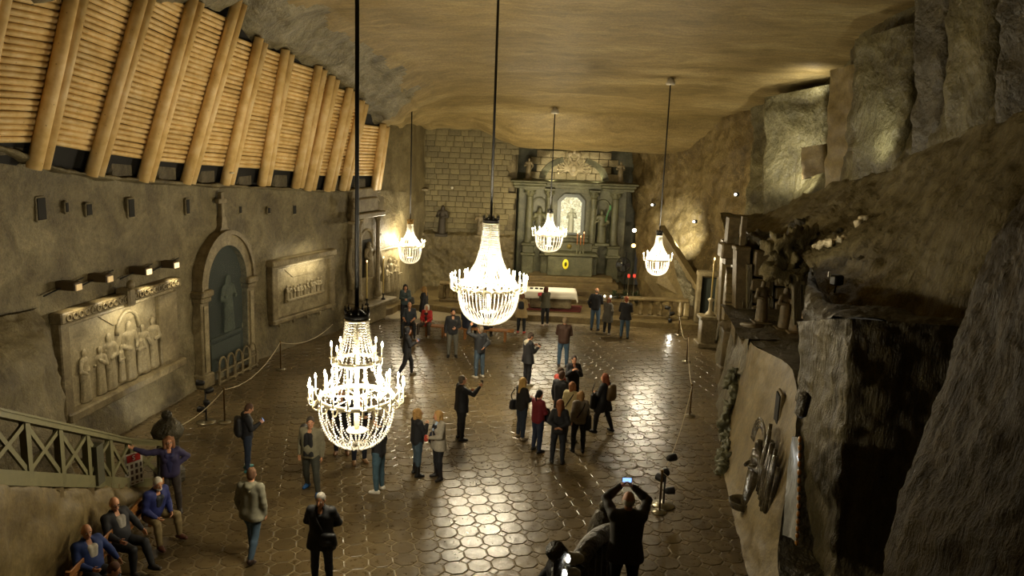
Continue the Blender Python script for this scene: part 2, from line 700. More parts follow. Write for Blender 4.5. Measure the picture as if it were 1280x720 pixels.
def person(px, label, h=1.72, face=0.0, female=False, arms=('down', 'down'), legs='stand', lean=0.0, look=(0, 0), tone=0, res=0.0125,
           top='#15151a', bottom='#1d2230', shoes='#17140f', hair=('short', '#3b2a1c'), hem=0.02, coat=None, under=None, collar=0.0, group='visitors on the chapel floor',
           mirror=False, open_=False, build=1.0, sleeves=1.0, boots=0.0, seat=None, twist=0.0, vest=False, extra=()):
    """px: world (x,y[,z]) of the feet; face: heading in degrees, 0 = away from the photographer, 90 = to the right; returns dict of useful points"""
    k = h / 1.75
    x0, y0 = px[0], px[1]
    z0 = px[2] if len(px) > 2 else 0.0
    fem = 1.0 if female else 0.0
    sw = (0.185 - 0.03 * fem) * k * (0.5 + 0.5 * build)                  # half shoulder
    hw = 0.095 * k
    lg = LEGS[legs] if isinstance(legs, str) else legs
    if mirror: lg = (lg[1], lg[0])
    TH, SH, AN = 0.435 * k, 0.43 * k, 0.075 * k
    hipL, hipR = V3(-hw, 0, 0), V3(hw, 0, 0)
    J = {}
    for sgn, nm, hp, d in ((-1, 'L', hipL, lg[0]), (1, 'R', hipR, lg[1])):
        f = lambda v: unit((v[0] * sgn, v[1], v[2]))
        kn = hp + f(d[0]) * TH
        an = kn + f(d[1]) * SH
        J['hip' + nm], J['knee' + nm], J['ank' + nm] = hp, kn, an
    base = min(J['ankL'][2], J['ankR'][2]) - AN
    cx = np.array([0, 0, -base])
    sitting = isinstance(legs, str) and (legs.startswith('sit') or legs == 'lounge')
    if not sitting:
        mid = (J['ankL'] + J['ankR']) / 2
        cx[0], cx[1] = -mid[0], -mid[1]
    if seat is not None: cx[2] = seat + 0.095 * k
    for n_ in list(J): J[n_] = J[n_] + cx
    P = cx.copy()
    ln = math.radians(lean)
    tw = math.radians(twist)
    ct, st = math.cos(tw), math.sin(tw)
    TR = np.array([[ct, -st, 0], [st, ct, 0], [0, 0, 1]]) @ np.array([[1, 0, 0], [0, math.cos(ln), math.sin(ln)], [0, -math.sin(ln), math.cos(ln)]])
    T = lambda *a: P + TR @ (np.array(a) * k)
    CH = T(0, 0.005, 0.40)
    NK = T(0, -0.01, 0.545)
    shL, shR = P + TR @ V3(-sw, -0.01 * k, 0.50 * k), P + TR @ V3(sw, -0.01 * k, 0.50 * k)
    UA, FA = 0.29 * k, 0.255 * k
    hands = {}
    for sgn, nm, shp, ar in ((-1, 'L', shL, arms[0]), (1, 'R', shR, arms[1])):
        d = ARM[ar] if isinstance(ar, str) else ar
        f = lambda v: TR @ unit((v[0] * sgn, v[1], v[2]))
        el = shp + f(d[0]) * UA
        wr = el + f(d[1]) * FA
        J['sh' + nm], J['el' + nm], J['wr' + nm] = shp, el, wr
        hd = unit(f(d[1]))
        inward = TR @ V3(-sgn, 0.25, 0)
        pn = unit(inward - hd * float(inward @ hd))
        hands[nm] = (wr, hd, pn, sgn)
    yaw, pit = math.radians(-look[0]), math.radians(look[1])
    HR = TR @ np.array([[math.cos(yaw), -math.sin(yaw), 0], [math.sin(yaw), math.cos(yaw), 0], [0, 0, 1]]) @ np.array([[1, 0, 0], [0, math.cos(pit), -math.sin(pit)], [0, math.sin(pit), math.cos(pit)]])
    if abs(lean) > 0:                                                    # a leaning body keeps the head up
        l2 = -ln * 0.7
        HR = np.array([[1, 0, 0], [0, math.cos(l2), math.sin(l2)], [0, -math.sin(l2), math.cos(l2)]]) @ HR
    HC = NK + TR @ V3(0, 0.03 * k, 0.065 * k) + HR @ V3(0, 0.012 * k, 0.105 * k)
    HD = lambda *a: HC + HR @ (np.array(a) * k)
    allp = np.array([J[n_] for n_ in J] + [HC, P] + [hands[n_][0] + hands[n_][1] * .2 for n_ in hands])
    lo, hi = allp.min(0) - .24, allp.max(0) + .24
    lo[2] = min(lo[2], -0.04)

    def torso(F, g, kk=.045):
        b = build
        F.cone(T(-.055 * b, 0, .02), T(-.075 * b, .0, .40), (.112 + .008 * fem) * k * b + g, .112 * k * b + g - .012 * fem, kk)
        F.cone(T(.055 * b, 0, .02), T(.075 * b, .0, .40), (.112 + .008 * fem) * k * b + g, .112 * k * b + g - .012 * fem, kk)
        F.cone(shL * .9 + T(0, 0, .5) * .1, shR * .9 + T(0, 0, .5) * .1, .062 * k + g, .062 * k + g, kk)
        F.cone(T(0, -.01, .45), NK, .085 * k + g, .062 * k + g, .05)
        if fem > 0:
            for s in (-1, 1): F.ell(T(.075 * s, .095, .355), V3(.07, .055, .065) * k + g * .5, None, .04)
        elif b > 1.04:
            F.ell(T(0, .075 * b, .14), V3(.13, .10, .14) * k * b, None, .05)

    def arm(F, nm, g, end=1.0, kk=.03):
        s, e, w = J['sh' + nm], J['el' + nm], J['wr' + nm]
        w = e + (w - e) * end
        m1, m2 = s + (e - s) * .5, e + (w - e) * .35
        F.chain([s, m1, e, m2, w], [.060 * k + g, .050 * k + g, .042 * k + g, .042 * k + g, .029 * k + g * .9], kk)

    def leg(F, nm, g, end=1.0):
        a, b_, c = J['hip' + nm], J['knee' + nm], J['ank' + nm]
        c = b_ + (c - b_) * end
        m = b_ + (c - b_) * .35
        F.chain([a, a + (b_ - a) * .5, b_, m, c], [.092 * k * build + g, .078 * k + g, .056 * k + g, .056 * k + g, .038 * k + g], .025)

    fwd = {}
    for nm, sgn in (('L', -1), ('R', 1)):
        sh = J['ank' + nm] - J['knee' + nm]
        fd = unit((0.22 * sgn, 1, 0))
        u_ = unit(sh)
        if legs == 'lounge': fd = unit((0, .5, .8))
        elif abs(u_[1]) > .45 and u_[1] < 0: fd = unit((0.1 * sgn, 1, -.45))
        fwd[nm] = fd

    def foot(F, nm, g):
        a = J['ank' + nm]
        d = fwd[nm]
        s = np.cross(d, (0, 0, 1))
        low = V3(0, 0, -.042 * k)
        F.cone(a - d * .045 * k + low, a + d * .04 * k + low, .036 * k + g, .040 * k + g, .02)
        F.cone(a + d * .04 * k + low, a + d * .145 * k + low * 1.12, .042 * k + g, .030 * k + g, .02)
        F.cone(a, a + d * .06 * k + low * .7, .036 * k + g, .036 * k + g, .03)

    def head(F, g=0.0):
        F.ell(HD(0, -.012, .022), V3(.076, .097, .100) * k + g, HR, .02)
        F.ell(HD(0, .030, -.045), V3(.058, .060, .072) * k + g, HR, .03)
        F.ell(HD(0, .070, -.092), V3(.024, .020, .020) * k, HR, .025)

    # ------------- body
    F = Field(lo, hi, res)
    torso(F, 0)
    for nm in 'LR':
        arm(F, nm, 0)
        leg(F, nm, 0)
        foot(F, nm, -.006)
        wr, hd, pn, sgn = hands[nm]
        sd = np.cross(hd, pn) * sgn                                       # towards the thumb side
        for q in (-.022, .022):
            F.cone(wr + sd * q * .6 * k, wr + hd * .085 * k + sd * q * k, .017 * k, .016 * k, .014)
        curl = 0.85 if (arms[0 if nm == 'L' else 1] in ('phone', 'phone_up', 'overhead', 'strap', 'lap', 'front', 'chest')) else 0.35
        for i, (off, ln_) in enumerate(((-.031, .058), (-.010, .072), (.012, .078), (.033, .070))):
            a = wr + hd * .082 * k + sd * off * k
            d1 = unit(hd + pn * curl * .5)
            b_ = a + d1 * ln_ * .55 * k
            d2 = unit(hd + pn * curl * 2.2)
            F.cone(a, b_, .0095 * k, .009 * k, .006)
            F.cone(b_, b_ + d2 * ln_ * .5 * k, .009 * k, .0075 * k, .006)
        a = wr + hd * .03 * k + sd * .028 * k
        b_ = a + unit(hd * .7 + sd * .8 + pn * .4) * .045 * k
        F.cone(a, b_, .013 * k, .011 * k, .01)
        F.cone(b_, b_ + unit(hd + pn * .6) * .032 * k, .0105 * k, .009 * k, .006)
    F.cone(NK - TR @ V3(0, 0, .05 * k), HD(0, -.015, -.05), .056 * k, .052 * k, .03)
    head(F)
    F.cone(HD(0, .088, .012), HD(0, .112, -.028), .010 * k, .015 * k, .012)
    for s in (-1, 1):
        F.ell(HD(.078 * s, -.008, -.006), V3(.012, .020, .032) * k, HR, .008)
        F.ell(HD(.034 * s, .100, .006), V3(.018, .014, .012) * k, HR, .012, True)
    root = link_mesh('person', F.mesh('person', skin_mat(tone)))
    root.location = (x0, y0, z0)
    root.rotation_euler = (0, 0, -math.radians(face))
    tag(root, label, 'person', group)
    toon = face % 360
    if 75 <= toon <= 285 or True:
        face_bits(root, HC, HR, k)

    def child(name, F_, col, rough=.75, **kw):
        me = F_.mesh(name, col if not isinstance(col, (str, tuple)) else plain(col, rough, 0, .14, 22))
        return link_mesh(name, me, root) if me else None

    # ------------- trousers
    tl = lo.copy(); th = hi.copy()
    th[2] = P[2] + .26
    F = Field(tl, th, res)
    for nm in 'LR': leg(F, nm, .016, .93 if boots == 0 else .62)
    F.cone(T(-.05, 0, .02), T(.05, 0, .02), .124 * k * build, .124 * k * build, .05)
    F.cone(T(-.05, 0, .12), T(.05, 0, .12), .108 * k * build, .108 * k * build, .05)
    child('trousers', F, bottom)
    # ------------- shoes
    for nm in 'LR':
        a = J['ank' + nm]
        F = Field(a - .26, a + V3(.26, .26, .16 + boots), res * .8)
        foot(F, nm, .008)
        if boots:
            up_ = unit(J['knee' + nm] - a)
            F.cone(a, a + up_ * boots, .050 * k, .062 * k, .03)
        if abs(fwd[nm][2]) < .1: F.plane((0, 0, -1), -(a[2] - AN))
        child('boot' if boots else 'shoe', F, shoes, .5)
    # ------------- top
    F = Field(lo, hi, res)
    torso(F, .024)
    F.cone(T(-.05 * build, 0, -.02 if hem <= .05 else -.06), T(.05 * build, 0, -.02 if hem <= .05 else -.06), .130 * k * build, .130 * k * build, .05)
    if not vest:
        for nm in 'LR': arm(F, nm, .017 if sleeves > .7 else .012, .97 * sleeves)
    if hem > .05:                                                         # a coat: skirt over the thighs
        for nm in 'LR':
            a, b_ = J['hip' + nm], J['knee' + nm]
            F.cone(a, a + (b_ - a) * min(1, hem / TH), .112 * k + .03, .118 * k + .045, .06)
    if not sitting: F.plane((0, 0, -1), -(P[2] - max(hem, .05) - .035))
    if collar > 0: F.cone(NK - TR @ V3(0, .0, .03), NK + TR @ V3(0, .005, .035) * collar, .078 * k, .072 * k, .02)
    F.cone(NK + TR @ V3(0, .12, .0) * k, NK + TR @ V3(0, .12, -.02) * k, .075 * k, .06 * k, .02, True)
    F.cone(NK + TR @ V3(0, .0, .075) * k, NK + TR @ V3(0, .02, .17) * k, .060 * k, .07 * k, .015, True)
    tops = child('jacket', F, top)
    if under is not None:                                                 # open jacket: the shirt front shows
        F = Field(lo, hi, res)
        if open_:
            for s in (-1, 1): F.cone(T(.058 * s, .098 * build, -.02), T(.050 * s, .086 * build, .43), .074 * k, .070 * k, .04)
        else:
            for s in (-1, 1): F.cone(T(.002 * s, .088 * build, .06), T(.046 * s, .092 * build, .43), .052 * k, .064 * k, .03)
        F.plane((0, 0, -1), -(P[2] - .02))
        child('shirt', F, under)
    # ------------- hair
    style, hcol = hair
    F = Field(HC - .30, HC + .26, min(res, .011))
    if style in ('short', 'long', 'bob', 'curly', 'pony'):
        F.ell(HD(0, -.022, .034), V3(.086, .100, .102) * k, HR, .02)
        if style == 'short':
            F.ell(HD(0, -.055, -.03), V3(.074, .058, .07) * k, HR, .03)
        if style == 'bob' or style == 'curly':
            g = .012 if style == 'curly' else 0
            for s in (-1, 1): F.cone(HD(.070 * s, -.01, .03), HD(.078 * s, .005, -.10), .042 * k + g, .036 * k + g, .03)
            F.cone(HD(0, -.07, .03), HD(0, -.075, -.11), .07 * k + g, .06 * k + g, .03)
            if style == 'curly':
                for i in range(26):
                    a, b_ = i * 2.4, -.5 + i / 26 * 1.5
                    F.ell(HD(.098 * math.cos(a), -.03 + .085 * math.sin(a) - .02, .035 + .085 * b_ - .05), V3(.028, .028, .028) * k, None, .012)
        if style == 'long':
            for s in (-1, 1): F.chain([HD(.066 * s, -.015, .04), HD(.078 * s, -.02, -.09), NK + TR @ V3(.085 * s, .0, -.02) * k], [.040 * k, .038 * k, .03 * k], .03)
            F.chain([HD(0, -.06, .03), HD(0, -.085, -.10), NK + TR @ V3(0, -.085, -.10) * k], [.075 * k, .068 * k, .05 * k], .04)
        if style == 'pony':
            F.ell(HD(0, -.055, -.02), V3(.072, .058, .07) * k, HR, .03)
            F.chain([HD(0, -.11, .04), HD(0, -.15, -.02), HD(0, -.135, -.16)], [.028 * k, .032 * k, .015 * k], .02)
        F.ell(HD(0, .108, -.032), V3(.074, .085, .100) * k, HR, .02, True)
        if style in ('long', 'bob', 'curly'): F.ell(HD(0, .11, -.11), V3(.068, .10, .10) * k, HR, .012, True)
        if style == 'curly': F.ell(HD(0, .135, -.03), V3(.078, .10, .115) * k, HR, .012, True)
    elif style == 'fringe':                                               # bald crown, hair at sides and back
        F.ell(HD(0, -.025, -.005), V3(.083, .096, .075) * k, HR, .02)
        F.ell(HD(0, .085, -.02), V3(.12, .085, .14) * k, HR, .012, True)
        F.ell(HD(0, -.0, .10), V3(.10, .12, .055) * k, HR, .012, True)
    elif style == 'hood':
        F.ell(HD(0, -.025, .015), V3(.105, .115, .120) * k, HR, .02)
        F.ell(HD(0, -.06, -.10), V3(.10, .085, .08) * k, HR, .04)
        F.ell(HD(0, .11, -.03), V3(.074, .12, .10) * k, HR, .012, True)
    if style != 'bald':
        child('hood' if style == 'hood' else 'hair', F, hcol, .8)
    for ex in extra:
        what, colr = ex[0], ex[1]
        F = Field(lo - .1, hi + .1, res)
        if what == 'scarf':
            F.cone(NK + TR @ V3(-.05, .0, -.005) * k, NK + TR @ V3(.05, .0, -.005) * k, .068 * k, .068 * k, .02)
            F.cone(NK + TR @ V3(.0, .05, -.01) * k, T(.02, .13, .36), .045 * k, .04 * k, .02)
            F.cone(NK + TR @ V3(0, .02, .07) * k, NK + TR @ V3(0, .05, .2) * k, .062 * k, .07 * k, .01, True)
        elif what == 'hoodback':
            F.cone(NK + TR @ V3(-.05, -.045, -.005) * k, NK + TR @ V3(.05, -.045, -.005) * k, .062 * k, .062 * k, .03)
            F.cone(NK + TR @ V3(0, -.09, -.03) * k, NK + TR @ V3(0, -.10, -.08) * k, .075 * k, .05 * k, .03)
        elif what == 'beard':
            F = Field(HC - .2, HC + .2, .011)
            F.ell(HD(0, .045, -.085), V3(.058, .058, .045) * k, HR, .02)
            F.ell(HD(0, .11, -.055), V3(.03, .03, .018) * k, HR, .01, True)
        elif what == 'glasses':
            g = MB()
            for s in (-1, 1):
                g.torus(.021 * k, .003 * k, (0, 0, 0), 12, 5)
                pts = g.v[-60:]
                g.v[-60:] = [tuple(HD(0, 0, 0) + HR @ (np.array([p[0] + .034 * s * k, .104 * k + p[2], p[1] + .008 * k]))) for p in pts]
                g.tube([HD(.055 * s, .102, .012), HD(.08 * s, .0, .012)], .003 * k, 5)
            g.tube([HD(-.013, .106, .012), HD(.013, .106, .012)], .003 * k, 5)
            g.build('glasses', plain(colr, .3), root)
            continue
        elif what == 'strap':                                             # cross-body strap from the shoulder to the far hip
            s = ex[2]
            a = [T(-.10 * s, .02, .57), T(-.08 * s, .125, .47), T(.05 * s, .150 * build, .22), T(.15 * s, .07, .02), T(.12 * s, -.12, .12), T(-.02 * s, -.150, .36), T(-.10 * s, -.09, .52), T(-.10 * s, .02, .57)]
            pts = catmull(a, 30)
            MB().tube(pts, .016 * k, 6, False).build('bag_strap', plain(colr, .6), root)
            continue
        child(what if what != 'hoodback' else 'hood', F, colr)
    Mw = Matrix.Translation((x0, y0, z0)) @ Matrix.Rotation(-math.radians(face), 4, 'Z')
    W = lambda p: Mw @ Vector(p)
    hp = {n_: W(hands[n_][0] + hands[n_][1] * .10 * k + hands[n_][2] * .035 * k) for n_ in hands}
    return dict(root=root, M=Mw, hand=hp, T=lambda *a: W(T(*a)), rot=-math.radians(face), k=k, head=W(HC), W=W)
# ================================================================== THE SETTING
M_WALL = rock('salt_wall', rgb('#453c28'), rgb('#6a5f42'), rgb('#8c8160'), scale=0.8, bump=0.8, fine=8.0, rough=0.6, sparkle=0.10, bd=0.10)
M_CEIL = rock('salt_ceiling', rgb('#66562f'), rgb('#806d42'), rgb('#968559'), scale=0.55, streak=(0.35, 1.6, 1.0), bump=0.25, fine=3.5, rough=0.6, vein=0.03, bd=0.08)
M_ROUGH = rock('rough_grey_salt', rgb('#4d4530'), rgb('#6f664a'), rgb('#958d72'), scale=0.9, bump=.8, fine=4.0, rough=0.42, vein=0.10, bd=0.25)
M_BACK = rock('salt_back_wall', rgb('#463d25'), rgb('#625636'), rgb('#796d4a'), scale=0.6, bump=0.5, fine=6, rough=0.6, vein=0.06)
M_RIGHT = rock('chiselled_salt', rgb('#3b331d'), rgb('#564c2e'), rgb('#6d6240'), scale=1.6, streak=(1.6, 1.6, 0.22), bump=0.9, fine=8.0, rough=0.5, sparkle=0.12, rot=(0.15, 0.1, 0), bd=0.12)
M_UPPER = rock('fractured_salt', rgb('#3a3322'), rgb('#575033'), rgb('#78704f'), scale=0.8, streak=(1, 1, .7), bump=0.9, fine=4.5, rough=0.45, vein=0.08, bd=0.22, spec=.25)
M_REAR = rock('veined_salt_wall', rgb('#43371f'), rgb('#61512e'), rgb('#7d6c44'), scale=0.7, streak=(1, 1, .6), bump=.8, fine=5, rough=0.6, vein=0.22, rot=(0, .5, 0), bd=.15, spec=.25)
M_SMOOTH = rock('smooth_salt_wall', rgb('#5a4a2b'), rgb('#70603a'), rgb('#85754c'), scale=0.5, bump=0.3, fine=5, rough=0.55)
M_PALE = rock('carved_pale_salt', rgb('#6d6146'), rgb('#8c7f5f'), rgb('#a59878'), scale=2.5, bump=0.25, fine=14, rough=0.5, bd=0.03)
M_CARVE = rock('carved_salt', rgb('#544830'), rgb('#75684a'), rgb('#8d8060'), scale=2.0, bump=0.35, fine=12, rough=0.5, bd=0.04)
M_GREEN = rock('greenish_carved_salt', rgb('#3e3d28'), rgb('#56543a'), rgb('#6d6b4e'), scale=1.6, bump=0.35, fine=10, rough=0.5, bd=0.04)
M_DARK = plain('#14110b', 0.85)
M_IRON = plain('#1a1815', 0.5, 0.3)
M_STEEL = plain('#8f8872', 0.3, 0.9, .05)


def tile_material():
    t = NT('polished_salt_tile')
    v = t.coords(kind='Object')
    geo = t.n('ShaderNodeNewGeometry')
    pos = geo.outputs['Position']
    a = t.noise(pos, 0.55, 5, 0.6)
    b = t.noise(pos, 7.0, 5, 0.65)
    oi = t.n('ShaderNodeObjectInfo')
    col = t.ramp(a, [(0.3, rgb('#40351f')), (0.5, rgb('#56482e')), (0.72, rgb('#6b5c3f'))])
    col = t.mix(0.5, col, t.ramp(b, [(0.3, (.5, .5, .5)), (0.7, (1.35, 1.35, 1.35))]), 'MULTIPLY')
    col = t.mix(0.35, col, t.ramp(oi.outputs['Random'], [(0, (.75, .75, .75)), (1, (1.2, 1.2, 1.2))]), 'MULTIPLY')
    t.l(col, t.b.inputs['Base Color'])
    t.l(t.ramp(b, [(0.25, (.23,) * 3), (0.75, (.38,) * 3)]), t.b.inputs['Roughness'])
    nb = t.bump(b, 0.10, 0.02)
    t.bump(t.noise(pos, 2.4, 2), 0.25, 0.06, nb)
    return t.done(None, None, 0.55)


M_TILE = tile_material()
M_JOINT = plain('#7a6d51', 0.6, 0, .2, 9)  # pale joint colour stands in for tile edges catching light

# ---- floor: a slab with sunken joints, octagonal salt tiles and small square infill
fl = MB()
fl.box((0, 18, -0.113), (30, 52, 0.2))
floor = fl.build('floor', M_JOINT)
tag(floor, kind='structure')
PITCH, CUT, ROT = 0.46, 0.120, math.radians(13)
ca, sa = math.cos(ROT), math.sin(ROT)


def ngon_tile(pts, top=0.0, side=-0.024, ins=0.013):
    n = len(pts)
    c = sum((Vector(p) for p in pts), Vector((0, 0))) / n
    vs, fs = [], []
    for k, (sc_, z) in enumerate(((1, side), (1, top - 0.006), (0, top))):
        for p in pts:
            q = Vector(p)
            if k == 2: q = q - (q - c).normalized() * ins
            vs.append((q.x, q.y, z))
    for k in range(2):
        for i in range(n):
            j = (i + 1) % n
            fs.append((k * n + i, k * n + j, k * n + n + j, k * n + n + i))
    fs.append(tuple(range(2 * n, 3 * n)))
    return vs, fs


hp_ = PITCH / 2 - 0.011
ct_ = CUT
OCT = [(hp_, -hp_ + ct_), (hp_, hp_ - ct_), (hp_ - ct_, hp_), (-hp_ + ct_, hp_), (-hp_, hp_ - ct_), (-hp_, -hp_ + ct_), (-hp_ + ct_, -hp_), (hp_ - ct_, -hp_)]
r_ = CUT - 0.017
SQR = [(r_, 0), (0, r_), (-r_, 0), (0, -r_)]
rot2 = lambda p: (p[0] * ca - p[1] * sa, p[0] * sa + p[1] * ca)
tv, tf = ngon_tile([rot2(p) for p in OCT])
sv_, sf_ = ngon_tile([rot2(p) for p in SQR], -0.004)
tile_mesh = MB().add(tv, tf).mesh('floor_tile', M_TILE)
spots, rest = [], MB()
for i in range(-70, 90):
    for j in range(-20, 110):
        for sq in (0, 1):
            u, v = (i + .5 * sq) * PITCH, (j + .5 * sq) * PITCH
            x, y = u * ca - v * sa, u * sa + v * ca
            if not (11.0 < y < 36.6): continue
            if not (left_x(y) - .1 < x < lerp_line(RIGHT_LINE, y) + .3): continue
            if y > 34.2 and -8 < x < 9: continue
            if abs(x) > y * 0.70 + 1.2: continue
            if sq:
                rest.add([(p[0] + x, p[1] + y, p[2]) for p in sv_], sf_)
            else:
                spots.append((y * y + x * x * .3, x, y))
spots.sort()
near = [s for s in spots if s[2] > 13.2 and abs(s[1]) < s[2] * .66][:290]
nearset = set(near)
for _, x, y in near:
    o = link_mesh('floor_tile', tile_mesh, floor)
    o.location = (x, y, random.uniform(-.003, .003))
    o.rotation_euler = (random.gauss(0, .008), random.gauss(0, .008), 0)
for s in spots:
    if s in nearset: continue
    a, b = random.gauss(0, .008), random.gauss(0, .008)
    dz = random.uniform(-.003, .003)
    rest.add([(p[0] + s[1], p[1] + s[2], p[2] + dz + p[0] * a + p[1] * b) for p in tv], tf)
ro = rest.build('floor_tiles_beyond', M_TILE, floor)
tag(ro, kind='stuff')

# ---- ceiling
LIN_TOP = [(-11.5, 6, 9.0), (-10.4, 12, 9.8), (-9.28, 17.4, 10.54), (-8.84, 19.7, 10.92), (-8.41, 21.5, 11.22), (-7.94, 23.5, 11.45), (-7.85, 25.1, 10.7), (-7.48, 26.6, 10.52), (-6.86, 28.5, 10.19),
           (-6.58, 29.2, 9.9), (-6.19, 30.4, 9.56), (-5.92, 31.3, 9.18), (-5.45, 33.1, 8.35), (-5.3, 36, 8.3), (-5.0, 41, 8.1), (-5, 50, 7)]


def lin_top(y):
    return [float(np.interp(y, [p[1] for p in LIN_TOP], [p[c] for p in LIN_TOP])) for c in (0, 2)]


CEIL_X = [-0.35, 0.15, 0.5, 1.0, 1.8, 3.0, 5.0, 7.5, 10, 13, 15.5, 18, 20.5, 22]
rows = []
for y in np.concatenate([np.arange(-3, 14, 4.0), np.arange(14, 46, 0.8)]):
    xl, zl = lin_top(y)
    zc = lerp_line([(z, yy) for yy, z in CEIL_LINE], y)
    r = []
    for dx in CEIL_X:
        x = xl + dx
        w = math.exp(-max(dx - .1, 0) / 1.1)
        zq = zc if y < 38 else zc + (min(zc, 7.45) - zc) * min(1, (y - 38) / 2.4) * min(1, max(0, (x + 1.9) / 1.6))
        z = zq - (zq - zl - .12) * w if dx > 0 else zl - .05
        r.append((x, y, z))
    rows.append(r)
ceiling = patch('ceiling', rows, 96, 150, M_CEIL, amp=0.08, freq=0.40, lin=True, keep=lambda u, v: 1.0 if u > .22 else 2.2, ridge=.08)
tag(ceiling, kind='structure')
ceiling.data.materials.append(M_ROUGH)
pi_ = np.zeros(len(ceiling.data.polygons), np.int32)
for p in ceiling.data.polygons:
    c = p.center
    xl, zl = lin_top(c.y)
    if c.x < xl + 1.3 + .9 * mnoise.noise(Vector((c.x, c.y * .8, 3))) and c.y < 33.5: pi_[p.index] = 1
ceiling.data.polygons.foreach_set('material_index', pi_)

# ---- left wall: base to ledge, with its ledge and the set-back above it
LEDGE = [(-9.9, 4, 11.0), (-10.8, 10, 9.0), (-10.67, 16.68, 7.45), (-10.52, 18.07, 7.0), (-10.29, 20.07, 6.72), (-9.94, 22.43, 6.48), (-9.14, 26.61, 6.1), (-7.51, 30.8, 5.74), (-5.76, 35.12, 5.48), (-5.0, 38, 5.2), (-4.7, 41, 5.0)]


def ledge_z(y):
    return float(np.interp(y, [p[1] for p in LEDGE], [p[2] for p in LEDGE]))


ys = list(np.arange(-3, 12, 3.0)) + list(np.arange(12, 41.6, 0.7))
rows = []
for f_, off in ((0, .16), (.06, .05), (.35, 0), (.7, 0), (1, 0)):
    rows.append([(left_x(max(y, 6)) + off, y, ledge_z(y) * f_ - (.05 if f_ == 0 else 0)) for y in ys])
wall_left = patch('wall_left', rows[::-1], 190, 44, M_WALL, amp=0.07, freq=0.7, lin=True, ridge=.05)
tag(wall_left, kind='structure')
rows = [[(left_x(max(y, 6)) + o, y, ledge_z(y) + z) for y in ys] for o, z in ((0.02, 0), (.28, .02), (.30, -.06), (0.0, -.10))]
rows = [[p for p in r if p[1] < 35.0] for r in rows]
led = patch('ledge', rows, 160, 8, M_WALL, amp=0.06, freq=1.1, lin=True, parent=wall_left)
rows = [[(left_x(max(y, 6)) - .42, y, ledge_z(y) + z) for y in ys] for z in (-.05, .5, 1.3)]
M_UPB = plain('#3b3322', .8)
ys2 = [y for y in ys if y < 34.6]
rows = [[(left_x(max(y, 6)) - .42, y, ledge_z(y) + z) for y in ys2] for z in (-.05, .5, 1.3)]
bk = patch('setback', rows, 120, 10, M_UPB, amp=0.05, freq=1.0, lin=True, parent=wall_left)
rows = [[(left_x(y) + o, y, z) for y in np.linspace(34.4, 41.2, 9)] for o, z in ((0.02, 4.6), (.0, 5.6), (-.05, 7.0), (-.1, 9.6))]
patch('upper_corner', rows, 40, 30, M_BACK, amp=0.06, freq=.8, parent=wall_left)
# dark squared stones standing on the ledge between the feet of the log posts
blk = rock('grey_squared_stone', rgb('#453d2d'), rgb('#5b523d'), rgb('#736a50'), scale=2, bump=.8, fine=7)
LW_STONES = [(20, 195, .95), (150, 207, .7), (207, 212, .7), (258, 213, .6), (305, 216, .6), (350, 218, .6), (392, 222, .4), (424, 224, .4), (450, 222, .6)]
for px, py, w in LW_STONES:
    p = on_left(px, py, .06)
    h = left_heading(p.y)
    z0 = ledge_z(p.y)
    hh = .55 if px > 60 else .8
    o = MB().box((0, 0, hh / 2), (.5, w * 1.35, hh), bevel=.07).build('stone', blk, wall_left)
    o.location = (p.x - .18, p.y, z0 - .02)
    o.rotation_euler = (random.uniform(-.03, .03), 0, -h)
# putlog holes: rims round near-black plates that paint the shade inside
for px, py, w, hh in ((48, 261, .3, .52), (80, 259, .12, .25), (108, 262, .22, .3), (161, 260, .26, .5), (232, 258, .18, .45), (298, 262, .15, .25), (334, 263, .16, .22), (366, 262, .2, .34)):
    p = on_left(px, py, .0)
    h = left_heading(p.y)
    m = MB()
    for s in (-1, 1): m.box((0, s * w / 2, 0), (.09, .05, hh), bevel=.012)
    m.box((0, 0, hh / 2), (.09, w, .05), bevel=.012).box((0, 0, -hh / 2), (.09, w, .05), bevel=.012)
    o = m.build('socket_rim', M_WALL, wall_left, (p.x + .03, p.y, p.z), -h)
    MB().box((0.035, 0, 0), (.05, w - .04, hh - .04)).build('socket_shade', M_DARK, o)

# ---- far left: brick wall above, plastered carved wall below
BY = 41.0
wb = MB()
arch_top = [(-5.3, 7.75), (-4.6, 7.95), (-3.5, 8.15), (-2.4, 8.28), (-1.7, 8.2), (-1.0, 7.9), (-.5, 7.45), (-.1, 7.0)]
top_at = lambda x: float(np.interp(x, [p[0] for p in arch_top], [p[1] for p in arch_top]))
rows = [[(x, BY + .05, z) for x in np.linspace(-5.6, .05, 14)] for z in (0, 2.6, 5.5, 8.6)]
wall_back = patch('wall_back', rows, 60, 50, M_BACK, amp=.04, freq=1.2, lin=True)
tag(wall_back, kind='structure')
M_BRICK = [rock('salt_brick', sc(rgb('#544a2d'), f), sc(rgb('#6a5f3c'), f), sc(rgb('#807550'), f), scale=3, bump=.5, fine=12, bd=.04) for f in (.8, .95, 1.1)]
bricks = []
for w_ in (.38, .46, .54, .62):
    for mt in M_BRICK:
        bricks.append((w_, MB().box((0, 0, 0), (w_, .14, .268), bevel=.010).mesh('brick', mt)))
nb_ = 0
z = 2.95
row = 0
while z < 8.2:
    x = -5.25 + random.uniform(0, .3)
    while x < -.15 and nb_ < 290:
        w_, me = random.choice(bricks)
        if z + .2 < 8.5 and x + w_ < .1:
            o = link_mesh('brick', me, wall_back)
            o.location = (x + w_ / 2, BY - .02 + random.uniform(-.015, .02) - .25 * max(0, x + 1.2) ** 1.5 * .4, z + .14)
            o.rotation_euler = (0, random.uniform(-.012, .012), 0)
            nb_ += 1
        x += w_ + .008
    z += .275
    row += 1
